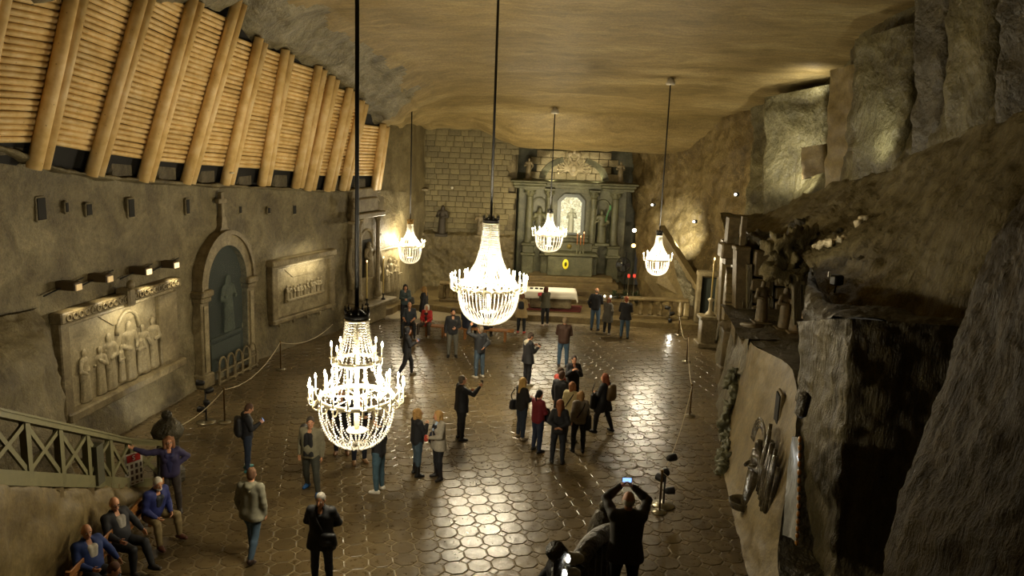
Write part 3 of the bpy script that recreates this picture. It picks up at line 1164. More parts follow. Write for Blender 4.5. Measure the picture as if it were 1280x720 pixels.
# lower plastered wall with rows of weathered carving
rows = []
for z, dy in ((3.05, .0), (2.9, -.35), (2.0, -.42), (1.0, -.5), (0.0, -.6)):
    rows.append([(x, BY + dy - .02, z) for x in np.linspace(-5.4, .0, 12)])
lowb = patch('carved_dado', rows, 110, 60, M_BACK, amp=.09, freq=2.2, lin=True, parent=wall_back, ridge=.08)

# ---- left alcove side beside the altar and rear wall
rows = [[(.02, BY - .15, z), (.05, 42.0, z), (.08, 43.2, z)] for z in (8, 4, 0)]
wa = patch('wall_back_alcove', rows, 20, 40, M_GREEN, amp=.04, freq=1.0, lin=True)
tag(wa, kind='structure')
rows = [[(x, 43.0, z) for x in (-.2, 2, 4, 6.6)] for z in (8.2, 4, 0)]
wb2 = patch('wall_back_altar', rows, 30, 30, M_GREEN, amp=.04, freq=1.0, lin=True)
tag(wb2, kind='structure')
# pale lit ashlar above the altar
ash = rock('pale_ashlar', rgb('#8f7f58'), rgb('#a89870'), rgb('#bcae88'), scale=2, bump=.3, fine=9, bd=.03)
ashm = [MB().box((0, 0, 0), (w_, .16, .36), bevel=.02).mesh('ashlar_block', ash) for w_ in (.5, .62, .74)]
for r in range(4):
    x = .75 + (r % 2) * .3
    while x < 5.2:
        k_ = random.randrange(3)
        w_ = (.5, .62, .74)[k_]
        if x + w_ < 5.5:
            link_mesh('ashlar_block', ashm[k_], wb2, (x + w_ / 2, 42.86 + random.uniform(-.015, .015), 6.0 + r * .38))
        x += w_ + .018
# ================================================================== THE LOG LINING on the left slope
M_LOG = NT('pale_pine')
_v = M_LOG.coords((1, 1, 1), 'Object')
_a = M_LOG.noise(_v, 3.0, 4)
_k = M_LOG.n('ShaderNodeTexVoronoi', Scale=5.0)
M_LOG.l(_v, _k.inputs['Vector'])
_oi = M_LOG.n('ShaderNodeObjectInfo')
_c = M_LOG.ramp(_a, [(.3, rgb('#c9a565')), (.5, rgb('#dcbb7c')), (.7, rgb('#e6cb96'))])
_c = M_LOG.mix(M_LOG.ramp(_k.outputs['Distance'], [(.0, (.8,) * 3), (.07, (.5,) * 3), (.10, (0, 0, 0))]), _c, rgb('#8a5a28'))
_c = M_LOG.mix(.5, _c, M_LOG.ramp(_oi.outputs['Random'], [(0, (.78, .76, .72)), (1, (1.18, 1.16, 1.12))]), 'MULTIPLY')
M_LOG.l(_c, M_LOG.b.inputs['Base Color'])
M_LOG.bump(_a, .25, .01)
M_LOG = M_LOG.done(.55)

lining = empty('log_lining', (-9, 24, 6), 0, 'sloping lining of pale peeled logs between leaning twin posts under the ceiling', 'timber lining')
LO = Vector(lining.location)
POST_PX = [((48, 210), 4.3), ((118, 219), 4.6), ((182, 226), 4.75), ((235, 229), 5.2), ((284, 230), 4.45), ((330, 231), 4.4), ((372, 234), 4.25), ((387, 237), 4.1), ((411, 238), 3.85), ((430, 237), 3.45), ((470, 236), 2.7)]
LEAN = .30
posts = []
first = on_left(-30, 205, .25)
posts.append((Vector((-10.5, 15.4, 7.35)), 4.2))
for (px, hgt) in POST_PX:
    posts.append((on_left(px[0], px[1], .27), hgt))
logs_n = 0
log_stuff = MB()
tops = []
for i, (b, hgt) in enumerate(posts):
    h = left_heading(b.y)
    n_ = Vector((math.cos(h), -math.sin(h), 0))
    a_ = Vector((math.sin(h), math.cos(h), 0))
    shift = (0, .1, .5, .4, .42, -.06, -.38, -.26, -.14, -.13, -.21, -.62)[i]
    top = b + n_ * LEAN * hgt + Vector((0, 0, hgt)) + a_ * shift
    tops.append((b, top, n_, a_))
    for k, (off, r) in enumerate(((-.14, .155), (.15, .135))):
        m = MB()
        q0, q1 = b + a_ * off, top + a_ * off + Vector((0, 0, -.12 * k))
        m.tube([q0 - LO, (q0 * .5 + q1 * .5) - LO + n_ * random.uniform(-.02, .02), q1 - LO], [r * 1.05, r, r * .93], 14)
        m.build('post', M_LOG, lining)
# bays of thin horizontal logs behind the posts
for i in range(len(tops) - 1):
    b0, t0, n0, a0 = tops[i]
    b1, t1, n1, a1 = tops[i + 1]
    d = .13
    hgt = min(t0.z - b0.z, t1.z - b1.z)
    cnt = max(int(hgt / .128), 3)
    lift0, lift1 = (.55 if i > 0 else .25), .55
    for k in range(cnt):
        f0 = (lift0 + (k + .5) * .128) / (t0.z - b0.z)
        f1 = (lift1 + (k + .5) * .128) / (t1.z - b1.z)
        if f0 > .97 or f1 > .97: continue
        p = b0.lerp(t0, f0) - n0 * .16 + Vector((0, 0, .0))
        q = b1.lerp(t1, f1) - n1 * .16
        r = random.uniform(.064, .073)
        p.z += random.uniform(-.008, .008); q.z += random.uniform(-.008, .008)
        if logs_n < 270:
            MB().tube([p - LO, q - LO], [r, r * random.uniform(.88, 1.05)], 8, True).build('log', M_LOG, lining)
            logs_n += 1
        else:
            log_stuff.tube([p - LO, q - LO], [r, r * .95], 6, False)
    # near-black sheets behind the logs, painting the shade of the gaps
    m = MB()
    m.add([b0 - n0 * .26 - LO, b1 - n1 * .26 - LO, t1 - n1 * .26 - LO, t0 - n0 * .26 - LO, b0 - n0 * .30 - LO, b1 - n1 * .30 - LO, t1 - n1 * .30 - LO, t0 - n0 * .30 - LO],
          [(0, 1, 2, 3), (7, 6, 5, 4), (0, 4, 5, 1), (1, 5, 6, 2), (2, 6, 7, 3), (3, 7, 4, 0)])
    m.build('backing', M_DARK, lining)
if log_stuff.v: tag(log_stuff.build('far_logs', M_LOG, lining), kind='stuff')
MB().lathe([(.07, 0), (.07, .03), (.03, .05)], 12).build('disc', plain('#d8d0b8', .4), lining, posts[5][0] + Vector((.25, -.25, .35)) - LO)

# ================================================================== LEFT WALL: reliefs, doorway, side altar
def statue_field(F, p, h, kind=0, face=0.0, seed=0):
    """a robed figure, feet at p"""
    rn = random.Random(seed)
    c, s = math.cos(face), math.sin(face)
    q = lambda x, y, z: np.array([p[0] + (x * c - y * s) * h, p[1] + (x * s + y * c) * h, p[2] + z * h])
    w = rn.uniform(-.03, .03)
    F.cone(q(0, 0, .02), q(w * .5, 0, .45), .145 * h, .115 * h, .03 * h)
    F.cone(q(w * .5, 0, .42), q(w, .0, .74), .115 * h, .10 * h, .04 * h)
    F.cone(q(-.095 + w, 0, .765), q(.095 + w, 0, .765), .06 * h, .06 * h, .04 * h)
    F.ell(q(w * 1.4, .015, .915), np.array([.055, .065, .075]) * h, None, .02 * h)
    F.cone(q(w * 1.2, 0, .80), q(w * 1.3, 0, .88), .045 * h, .04 * h, .02 * h)
    for sg in (-1, 1):
        e = q(sg * (.17 + rn.uniform(0, .03)) + w, .02, .60)
        hd = q(sg * rn.uniform(-.02, .16), .13, rn.uniform(.50, .74))
        F.cone(q(sg * .13 + w, 0, .76), e, .050 * h, .042 * h, .03 * h)
        F.cone(e, hd, .040 * h, .030 * h, .025 * h)
    for i in range(7):                                                   # folds of the robe
        a = i * .9 + rn.uniform(0, .5)
        F.cone(q(.12 * math.cos(a), .12 * math.sin(a), .03), q(.085 * math.cos(a + .3), .085 * math.sin(a + .3), .58), .030 * h, .018 * h, .02 * h)
    if kind == 1: F.ell(q(w, -.01, .86), np.array([.075, .075, .13]) * h, None, .02 * h)
    if kind == 2: F.cone(q(.22, .08, .0), q(.20, .08, 1.02), .014 * h, .014 * h, .005)


def statue(name, p, h, mat, parent=None, kind=0, face=PI, seed=0, res=.03, plinth=True):
    F = Field(V3(-.45 * h, -.4 * h, -.05), V3(.45 * h, .4 * h, h * 1.12), res)
    statue_field(F, (0, 0, 0), h, kind, face, seed)
    F.plane((0, 0, -1), 0)
    o = link_mesh(name, F.mesh(name, mat), parent)
    o.location = p
    if plinth:
        MB().box((0, 0, -.06), (.42 * h, .42 * h, .14), bevel=.02).build('plinth', mat, o)
    return o


def wall_frame(px, py, off=0.0):
    """point on the left wall, with the matrix of axes: x along the wall (away), y out of the wall, z up"""
    p = on_left(px, py, off)
    h = left_heading(p.y)
    return p, h


def wall_thing(name, p, h, **kw):
    """Empty on the left wall; local x = out into the room, local y = along the wall away from the photographer"""
    return empty(name, p, -h, **kw)


# ---- relief 1: large framed relief with standing figures
p0 = on_left(66, 457); p1 = on_left(215, 407)
h = math.atan2(p1.x - p0.x, p1.y - p0.y)
L1 = math.hypot(p1.x - p0.x, p1.y - p0.y)
r1 = wall_thing('carved_relief', p0.lerp(p1, .5) + Vector((0, 0, 2.35 - p0.lerp(p1, .5).z)), h, label='large framed salt relief of standing robed figures beside the railing', cat='relief')
Hh = 1.15
MB().box((.02, 0, 0), (.10, L1 - .5, 2.1)).build('panel', M_PALE, r1)
MB().box((.12, -L1 / 2 + .16, -.05), (.26, .32, 2.35), bevel=.03).build('pilaster', M_CARVE, r1)
MB().box((.10, L1 / 2 - .45, -.1), (.20, .9, 2.2), bevel=.03).build('pilaster', M_CARVE, r1)
ob = MB().box((.16, 0, Hh + .10), (.34, L1 + .05, .26), bevel=.03).build('frieze', M_CARVE, r1)
m = MB()
for i in range(22):
    y = -L1 / 2 + .2 + i * (L1 - .4) / 21
    m.torus(.075, .022, (0, 0, 0), 10, 5)
    m.v[-50:] = [(.34 + v[2], y + v[0], Hh + .10 + v[1]) for v in m.v[-50:]]
m.build('scrollwork', M_CARVE, ob)
MB().box((.14, 0, Hh - .09), (.22, L1 - .5, .09), bevel=.02).build('inner_moulding', M_PALE, r1)
MB().box((.17, .1, -Hh - .02), (.36, L1 + .1, .24), bevel=.04).build('sill', M_CARVE, r1)
MB().box((.22, .05, Hh + .12), (.42, .3, .5), bevel=.05).ball((.38, .05, Hh + .45), (.1, .12, .14), 10, 8).build('shield', M_CARVE, r1)
gl = MB()
gl.prism([(-1.0, Hh - .2), (1.0, Hh - .2), (.45, Hh - .55), (-.45, Hh - .55)], .05, Matrix(((0, 1, 0), (1, 0, 0), (0, 0, 1))), (.05, .1, 0))
gl.build('canopy_carving', M_PALE, r1)
FIGS = [(-1.55, 1.45, 0), (-.95, 1.35, 0), (-.55, 1.62, 1), (-.1, 1.1, 0), (.28, 1.75, 1), (.72, 1.25, 0), (.95, 1.5, 0), (1.35, 1.6, 2)]
for i, (y, hh, kd) in enumerate(FIGS):
    fo = statue('figure', (.09, y, -Hh + .12 + (.0 if hh > 1.3 else .05)), hh * .92, M_PALE, r1, kd, -PI / 2 + random.uniform(-.9, .9), 40 + i, .026, False)
    fo.scale = (.5, 1.0, 1.0)
m = MB()
m.tube([(.10, .25 + .48 * math.cos(PI * i / 14), .30 + .55 * math.sin(PI * i / 14)) for i in range(15)], .06, 7)
m.build('halo', M_PALE, r1)

# ---- four boxed floodlights on beams above relief 1
M_BOX = plain('#4a3a20', .6)
for i, (px, py) in enumerate(((85, 357), (125, 347), (175, 338), (210, 330))):
    p = on_left(px, py, .22)
    h = left_heading(p.y)
    lb = wall_thing('wall_spotlight', p, h, label=('boxed wall spotlight above the large relief, nearest the railing', 'boxed wall spotlight above the large relief, second from the railing', 'boxed wall spotlight above the large relief, third from the railing',
                                                  'boxed wall spotlight above the large relief, closest to the arched doorway')[i], cat='lamp', group='spotlights over the large relief')
    MB().box((-.02, 0, 0), (.55, .26, .2), bevel=.02).build('housing', M_BOX, lb)
    MB().box((.27, .0, -.02), (.03, .2, .14)).build('lens', glow((1, .72, .36), 1.1 if i > 1 else .12), lb)
    MB().tube([(-.1, -.7, -.12), (-.1, .7, .06)], .018, 6).build('cable', M_IRON, lb)
    q = Vector((p.x + .35 * math.cos(h), p.y - .35 * math.sin(h), p.z - .14))
    light('spot_relief', 'SPOT', q, 34, (1, .86, .58), .04, (q.x - .42, q.y + .06, q.z - 2.0), 95, .7)
lp = r1.matrix_basis @ Vector((.55, .1, 1.0))
light('relief_strip', 'AREA', lp, 14, (1, .9, .66), 1.6, r1.matrix_basis @ Vector((.0, .1, .1)))

# ---- arched doorway with a cross above, glass niche and little fence
p0 = on_left(248, 470); p1 = on_left(306, 445)
h = math.atan2(p1.x - p0.x, p1.y - p0.y)
LD = math.hypot(p1.x - p0.x, p1.y - p0.y)
mid = p0.lerp(p1, .5); mid.z = 0
dr = wall_thing('arched_doorway', mid, h, label='tall arched stone doorway with a cross over its keystone and a dark opening', cat='doorway')
W2 = LD / 2 - .22
SP = 2.95
for s in (-1, 1):
    c = MB()
    c.box((.10, s * (W2 + .2), 1.45), (.42, .42, 2.7), bevel=.03).box((.12, s * (W2 + .2), .22), (.55, .56, .44), bevel=.04)
    c.box((.13, s * (W2 + .2), 2.78), (.50, .52, .16), bevel=.03).box((.15, s * (W2 + .2), 2.98), (.60, .62, .22), bevel=.04)
    pl = c.build('pilaster', M_CARVE, dr)
    MB().box((.335, s * (W2 + .2), 1.55), (.03, .22, 2.1), bevel=.01).build('carved_strip', M_PALE, pl)
am = MB()
segs = 22
for (ri, ro_, x0, x1) in ((W2 - .02, W2 + .30, .0, .30), (W2 + .30, W2 + .42, .0, .38)):
    n0 = len(am.v)
    vs = []
    for i in range(segs + 1):
        a = PI * i / segs
        for (r, x) in ((ri, x0), (ro_, x0), (ro_, x1), (ri, x1)):
            vs.append((x, -r * math.cos(a), SP + .1 + r * math.sin(a) * 1.12))
    fs = []
    for i in range(segs):
        for k in range(4):
            fs.append((i * 4 + k, i * 4 + (k + 1) % 4, i * 4 + 4 + (k + 1) % 4, i * 4 + 4 + k))
    am.add(vs, fs, False)
am.build('arch', M_CARVE, dr)
oz = SP + .1 + (W2 + .42) * 1.12
m = MB().prism([(-.34, oz - .12), (-.16, oz + .10), (-.10, oz + .42), (.10, oz + .42), (.16, oz + .10), (.34, oz - .12)], .2, Matrix(((0, 1, 0), (1, 0, 0), (0, 0, 1))), (.02, 0, 0))
m.build('keystone', M_CARVE, dr)
MB().box((.12, 0, oz + .80), (.16, .15, .8), bevel=.02).box((.12, 0, oz + .92), (.16, .46, .15), bevel=.02).build('cross', M_CARVE, dr)
# the opening: dark recess, dim carved figure behind glass
m = MB()
poly = [(-W2, .1), (W2, .1), (W2, SP + .1)] + [(W2 * math.cos(PI * i / 14), SP + .1 + W2 * 1.12 * math.sin(PI * i / 14)) for i in range(1, 14)] + [(-W2, SP + .1)]
m.prism(poly, .06, Matrix(((0, 1, 0), (1, 0, 0), (0, 0, 1))), (.03, 0, 0))
m.build('recess_back', plain('#151a14', .8), dr)
mg = rock('grey_green_statue', rgb('#252b20'), rgb('#353c2d'), rgb('#4d5544'), scale=3, bump=.4, fine=10)
o = statue('niche_figure', (.20, .12, 1.45), 1.9, mg, dr, 1, -PI / 2, 11, .04, False)
o.scale = (.35, 1.1, 1)
MB().box((.12, .0, 1.35), (.14, W2 * 1.6, .10), bevel=.02).box((.11, 0, .75), (.10, W2 * 1.5, .9)).build('niche_base', plain('#20251d', .6), dr)
tg = NT('door_glass')
tg.b.inputs['Base Color'].default_value = (.25, .3, .26, 1)
tg.b.inputs['Alpha'].default_value = .06
M_GLASS = tg.done(.05, None, .25)
MB().prism([(a * .98, b) for a, b in poly], .012, Matrix(((0, 1, 0), (1, 0, 0), (0, 0, 1))), (.30, 0, 0)).build('glass_pane', M_GLASS, dr)
fn = empty('low_fence', dr.matrix_basis @ Vector((.55, 0.05, 0)), -h, 'low pointed-arch barrier closing the foot of the arched doorway', 'fence')
ypos = [(-W2 + i * (2 * W2) / 5) for i in range(6)]
for i in range(5):
    a, b = ypos[i], ypos[i + 1]
    w = (b - a) / 2
    pts = [(0, a + .03, 0), (0, a + .03, .55)] + [(0, (a + b) / 2 - (w - .03) * math.cos(PI * k / 8), .55 + .32 * math.sin(PI * k / 8)) for k in range(1, 8)] + [(0, b - .03, .55), (0, b - .03, 0)]
    MB().tube(pts, .035, 6, True, False).build('arch_bar', M_CARVE, fn)
MB().box((0, 0, .42), (.04, 2 * W2, .05)).box((0, 0, .08), (.05, 2 * W2, .06)).build('rail', M_CARVE, fn)

# ---- relief 2: framed panel with a row of small figures
p0 = on_left(333, 365); p1 = on_left(412, 350)
h = math.atan2(p1.x - p0.x, p1.y - p0.y)
L2 = math.hypot(p1.x - p0.x, p1.y - p0.y)
mid = p0.lerp(p1, .5); mid.z = 2.2
r2 = wall_thing('carved_relief', mid, h, label='square framed pale relief with a row of small carved figures, between doorway and side altar', cat='relief')
MB().box((.06, 0, 0), (.12, L2 - .5, 1.9)).build('panel', M_PALE, r2)
MB().box((.15, 0, 1.10), (.42, L2 + .05, .24), bevel=.04).build('cornice', M_PALE, r2)
MB().box((.14, 0, .93), (.30, L2 - .2, .10), bevel=.03).build('inner_moulding', M_PALE, r2)
for s in (-1, 1): MB().box((.14, s * (L2 / 2 - .16), 0), (.28, .30, 2.0), bevel=.03).build('pilaster', M_CARVE, r2)
sl = MB().box((.15, 0, -1.04), (.34, L2, .18), bevel=.04).build('sill', M_CARVE, r2)
for i in range(5): MB().box((.32, -L2 / 2 + .3 + i * (L2 - .6) / 4, -1.16), (.1, .1, .12), bevel=.02).build('corbel', M_CARVE, sl)
MB().prism([(-1.05, .78), (1.05, .78), (.6, .45), (-.6, .45)], .05, Matrix(((0, 1, 0), (1, 0, 0), (0, 0, 1))), (.10, 0, 0)).build('coffer_carving', M_PALE, r2)
MB().box((.22, 0, -.36), (.25, 2.2, .09), bevel=.02).build('long_table', M_PALE, r2)
for i in range(11):
    y = -1.02 + i * .205
    statue('figure', (.20, y + random.uniform(-.03, .03), -.45), .62 + random.uniform(-.05, .07), M_PALE, r2, 0, -PI / 2 + random.uniform(-.9, .9), 70 + i, .022, False)
lp = r2.matrix_basis @ Vector((.55, 0, .88))
light('relief_strip', 'AREA', lp, 14, (1, .9, .66), 1.8, r2.matrix_basis @ Vector((.02, 0, .2)))
light('relief_top_wash', 'AREA', r2.matrix_basis @ Vector((.35, 0, 1.32)), 5, (1, .88, .6), 2.6, r2.matrix_basis @ Vector((-.1, 0, 1.45)))

# ---- side altar: tall aedicule with corbel shelf, candles, figure niche
p0 = on_left(427, 395); p1 = on_left(472, 380)
h = math.atan2(p1.x - p0.x, p1.y - p0.y)
mid = p0.lerp(p1, .5); mid.z = 0
sa_ = wall_thing('side_altar', mid, h, label='narrow stone side altar with a figure niche against the left wall', cat='altar')
MB().box((.25, 0, .4), (.9, 2.0, .8), bevel=.05).build('base', M_CARVE, sa_)
MB().box((.40, 0.1, .86), (1.3, 2.5, .14), bevel=.03).build('mensa', M_CARVE, sa_)
MB().box((.10, 0, 3.3), (.36, 1.9, 4.8), bevel=.05).build('back_slab', M_CARVE, sa_)
for s in (-1, 1):
    MB().lathe([(.15, 1.0), (.15, 1.25), (.10, 1.3), (.09, 4.2), (.10, 4.25), (.17, 4.4), (.17, 4.5)], 14, (.42, s * .72, 0)).build('column', M_CARVE, sa_)
    sc_ = MB()
    sc_.tube(catmull([(.3, s * 1.15, 1.6), (.42, s * 1.22, 2.0), (.25, s * 1.18, 2.6), (.22, s * 1.05, 3.3), (.3, s * 1.12, 3.7)], 20), [.12 - .003 * i for i in range(20)], 8)
    sc_.build('scroll', M_CARVE, sa_)
MB().box((.32, 0, 4.6), (.6, 2.1, .22), bevel=.04).box((.22, 0, 5.0), (.4, 1.5, .6), bevel=.05).build('entablature', M_CARVE, sa_)
m = MB()
m.box((.30, 0, 1.9), (.12, .9, .12))
nv_ = [(.30, -.45 * math.cos(PI * i / 12), 3.5 + .45 * math.sin(PI * i / 12)) for i in range(13)]
m.tube([(.30, -.45, 1.9)] + nv_ + [(.30, .45, 1.9)], .06, 8)
m.build('niche_frame', M_PALE, sa_)
MB().box((.285, 0, 2.7), (.02, .82, 1.7)).build('niche_back', plain('#28251a', .7), sa_)
statue('niche_figure', (.42, 0, 1.98), 1.5, M_CARVE, sa_, 1, -PI / 2, 5, .035, False)
M_WAX = plain('#c9b06a', .5)
for i, s in enumerate((-.75, .55)):
    cd = empty('tall_candle', sa_.matrix_basis @ Vector((.80, s, .93)), 0, ('tall yellow candle on the side altar, nearer the framed relief', 'tall yellow candle on the side altar, nearer the corner relief')[i], 'candle', 'candles on the side altar')
    MB().lathe([(.09, 0), (.09, .04), (.03, .08), (.03, .2), (.06, .24), (.06, .27)], 10).build('holder', M_IRON, cd)
    MB().lathe([(.03, .27), (.028, 1.75), (.0, 1.78)], 8).build('wax', M_WAX, cd)
    MB().ball((0, 0, 1.83), (.022, .022, .05), 8, 6).build('flame', glow((1, .55, .2), 6), cd)
# carved corbel rock over it
rk = MB()
o = statue('corbel_figure', sa_.matrix_basis @ Vector((.55, -1.35, 4.45)), .95, M_CARVE, None, 0, -PI / 2, 31, .03)
tag(o, 'carved stone figure on a corbel high beside the side altar', 'statue')

# ---- relief 3 in the corner
p0 = on_left(456, 348); p1 = on_left(499, 334)
h = math.atan2(p1.x - p0.x, p1.y - p0.y)
L3 = math.hypot(p1.x - p0.x, p1.y - p0.y)
mid = p0.lerp(p1, .5); mid.z = 1.85
r3 = wall_thing('carved_relief', mid, h, label='unframed lit relief with two groups of figures in the far left corner', cat='relief')
MB().box((.03, 0, 0), (.10, L3 - .1, 2.0)).build('panel', M_PALE, r3)
MB().box((.08, 0, 1.03), (.2, L3, .08), bevel=.02).build('moulding', M_PALE, r3)
for i, (y, hh) in enumerate(((-1.05, 1.6), (-.65, 1.3), (.1, 1.25), (.45, 1.55), (.8, 1.4), (1.1, 1.15))):
    statue('figure', (.14, y, -.95), hh, M_PALE, r3, 0, -PI / 2 + random.uniform(-.5, .5), 90 + i, .036, False)
light('relief_strip', 'AREA', r3.matrix_basis @ Vector((.45, 0, 1.12)), 5, (1, .92, .72), 2.2, r3.matrix_basis @ Vector((0.05, 0, .2)))
# ================================================================== THE FAR END: stage, steps, altar, table
M_STEP = rock('worn_salt_step', rgb('#4f4128'), rgb('#665634'), rgb('#7a6a45'), scale=1.2, bump=.35, fine=7, rough=.45, bd=.05)


def slab(name, poly, z0, z1, mat, parent=None):
    n = len(poly)
    m = MB()
    b = .03
    c = Vector((sum(p[0] for p in poly) / n, sum(p[1] for p in poly) / n))
    vs = [(p[0], p[1], z0) for p in poly] + [(p[0], p[1], z1 - b) for p in poly] + [tuple(Vector(p) + (c - Vector(p)).normalized() * b) + (z1,) for p in poly]
    fs = [tuple(reversed(range(n))), tuple(range(2 * n, 3 * n))]
    for k in range(2):
        for i in range(n):
            j = (i + 1) % n
            fs.append((k * n + i, k * n + j, k * n + n + j, k * n + n + i))
    m.add(vs, fs)
    return m.build(name, mat, parent)


stage = slab('trim_1', [(-6.4, 35.0), (-5.1, 35.67), (-3.64, 35.9), (-1.6, 35.2), (.06, 34.63), (2.2, 34.55), (5.0, 34.25), (9.2, 33.9), (9.2, 43.1), (-5.6, 43.1)], -.03, .26, M_STEP)
tag(stage, 'broad low salt stage before the altar', kind='structure')
for i, (y0, x0, x1, z) in enumerate(((37.4, -.1, 5.9, .46), (38.4, .2, 5.6, .68), (39.2, .5, 5.3, .90), (39.9, .8, 5.1, 1.10))):
    m = MB().box(((x0 + x1) / 2, (y0 + 43) / 2, z / 2 + .1), (x1 - x0, 43 - y0, z - .2), bevel=.03)
    tag(m.build('trim_%d' % (i + 2), M_STEP), kind='structure')
lst = slab('trim_6', [(-7.7, 33.3), (-6.5, 32.9), (-5.3, 34.9), (-5.1, 36), (-5.4, 37.5), (-6.9, 37.5)], -.03, .30, M_STEP)
tag(lst, kind='structure')

# ---- altar
AY = 41.2
alt = empty('high_altar', (2.95, AY, 0), 0, 'tall grey-green carved salt altar with columns around a lit arched window', 'altar')
AX = lambda px: at_y(px, 260, AY).x - 2.95
MB().box((0, .55, 3.4), (5.6, .8, 4.9), bevel=.04).build('back_slab', M_GREEN, alt)
for px, r in ((662, .19), (686, .17), (742, .17), (769, .19)):
    x = AX(px)
    pd = MB()
    pd.box((x, -.05, 1.45), (.62, .7, 1.1), bevel=.04).box((x, -.05, 2.06), (.76, .84, .14), bevel=.03).box((x, -.05, .85), (.78, .86, .2), bevel=.03).box((x, -.05, 2.3), (.60, .66, .40), bevel=.04)
    pd.box((x, -.05, 2.56), (.72, .78, .12), bevel=.03)
    pd.build('pedestal', M_GREEN, alt)
    MB().lathe([(r * 1.4, 2.62), (r * 1.4, 2.70), (r * 1.05, 2.78), (r, 3.1), (r * .98, 4.0), (r * .86, 4.92), (r * 1.0, 4.96), (r * .95, 5.02)], 16, (x, -.08, 0)).build('column', M_GREEN, alt)
    cp = MB().lathe([(r * .9, 5.0), (r * 1.1, 5.12), (r * 1.45, 5.3), (r * 1.7, 5.36)], 12, (x, -.08, 0)).box((x, -.08, 5.40), (r * 3.4, r * 3.4, .10), bevel=.02)
    for k in range(8):
        a = k * PI / 4
        cp.ball((x + r * 1.35 * math.cos(a), -.08 + r * 1.35 * math.sin(a), 5.2), (.045, .045, .09), 6, 5)
    cp.build('capital', M_GREEN, alt)
for s in (-1, 1):
    MB().box((s * 2.25, -.05, 5.50), (1.6, 1.0, .14), bevel=.03).box((s * 2.25, -.08, 5.66), (1.75, 1.15, .16), bevel=.05).box((s * 2.25, -.10, 5.79), (1.95, 1.3, .10), bevel=.03).build('entablature', M_GREEN, alt)
MB().box((0, .18, 5.56), (3.2, .7, .2), bevel=.03).box((0, .1, 5.72), (3.3, .8, .16), bevel=.03).build('architrave', M_GREEN, alt)
# window with chamfered top
wx0, wx1 = AX(701), AX(727)
wz0, wz1 = 3.2, 5.02
def chamf(x0, x1, z0, z1, c): return [(x0, z0), (x1, z0), (x1, z1 - c), (x1 - c, z1), (x0 + c, z1), (x0, z1 - c)]
inner, outer = chamf(wx0, wx1, wz0, wz1, .25), chamf(wx0 - .17, wx1 + .17, wz0 - .1, wz1 + .17, .33)
m = MB()
n = 6
vs = [(p[0], y, p[1]) for y in (.16, -.02) for pl_ in (outer, inner) for p in pl_]
fs = []
for i in range(n):
    j = (i + 1) % n
    fs += [(12 + i, 12 + j, 18 + j, 18 + i), (i, 6 + i, 6 + j, j), (i, j, 12 + j, 12 + i), (6 + i, 18 + i, 18 + j, 6 + j)]
m.add(vs, fs)
fr = m.build('window_frame', plain('#5c6058', .4), alt)
tw_ = NT('glittering_window')
_v = tw_.coords()
_n1 = tw_.noise(_v, 5.5, 5, .7, 1.0)
_n2 = tw_.n('ShaderNodeTexVoronoi', Scale=9.0)
tw_.l(_v, _n2.inputs['Vector'])
_c = tw_.ramp(_n1, [(.3, rgb('#6d6b52')), (.5, rgb('#a9a88e')), (.7, rgb('#e6e4cf'))])
tw_.l(_c, tw_.b.inputs['Base Color'])
tw_.l(_c, tw_.b.inputs['Emission Color'])
tw_.b.inputs['Emission Strength'].default_value = .55
tw_.bump(_n2.outputs['Distance'], .6, .05)
M_WIN = tw_.done(.2)
MB().prism(inner, .03, None, (0, .05, 0)).build('lit_pane', M_WIN, alt)
statue('window_figure', (.02 + (wx0 + wx1) / 2, .06, 3.22), 1.25, plain('#a3a590', .4), alt, 1, PI, 21, .03, False)
MB().box((0.1, .0, 3.0), (1.6, .4, .16), bevel=.03).build('window_sill', M_GREEN, alt)
# statues in the side niches
for px, sd, kd in ((674, 1, 1), (754, 2, 2)):
    x = AX(px)
    MB().tube([(x - .34, .13, 2.9)] + [(x - .34 * math.cos(PI * i / 10), .13, 4.6 + .34 * math.sin(PI * i / 10)) for i in range(11)] + [(x + .34, .13, 2.9)], .05, 6).build('niche_rim', M_GREEN, alt)
    sr = statue('niche_statue', (x, -.12, 2.75), 1.75, M_GREEN, alt, kd, PI, sd, .035)
MB().tube([(AX(757), -.35, 3.9), (AX(759), -.36, 4.3), (AX(762), -.36, 4.55)], .03, 6).ball((AX(762), -.36, 4.6), (.06, .05, .14), 8, 6).build('green_leaf', plain('#3f7a44', .5), alt)
# mensa, tabernacle, medallion
MB().box((-.05, -.55, 1.62), (2.3, 1.0, 1.05), bevel=.04).build('mensa_block', M_GREEN, alt)
MB().box((-.05, -.6, 2.22), (2.7, 1.2, .16), bevel=.03).build('mensa_top', M_GREEN, alt)
MB().box((0, -.2, 2.52), (2.2, .5, .45), bevel=.04).build('gradine', M_GREEN, alt)
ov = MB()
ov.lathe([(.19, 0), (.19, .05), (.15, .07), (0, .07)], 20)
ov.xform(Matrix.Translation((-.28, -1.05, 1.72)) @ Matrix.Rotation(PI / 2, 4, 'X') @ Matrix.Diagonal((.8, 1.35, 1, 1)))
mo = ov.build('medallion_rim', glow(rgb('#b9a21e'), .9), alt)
MB().ball((-.28, -1.13, 1.72), (.07, .03, .12), 10, 8).build('medallion', plain('#5f5a18', .4, .3), mo)
MB().lathe([(.13, 0), (.13, .04), (0, .06)], 14).xform(Matrix.Translation((-.1, -.47, 2.55)) @ Matrix.Rotation(PI / 2, 4, 'X')).build('tabernacle_disc', plain('#9b8a4a', .3, .6), alt)
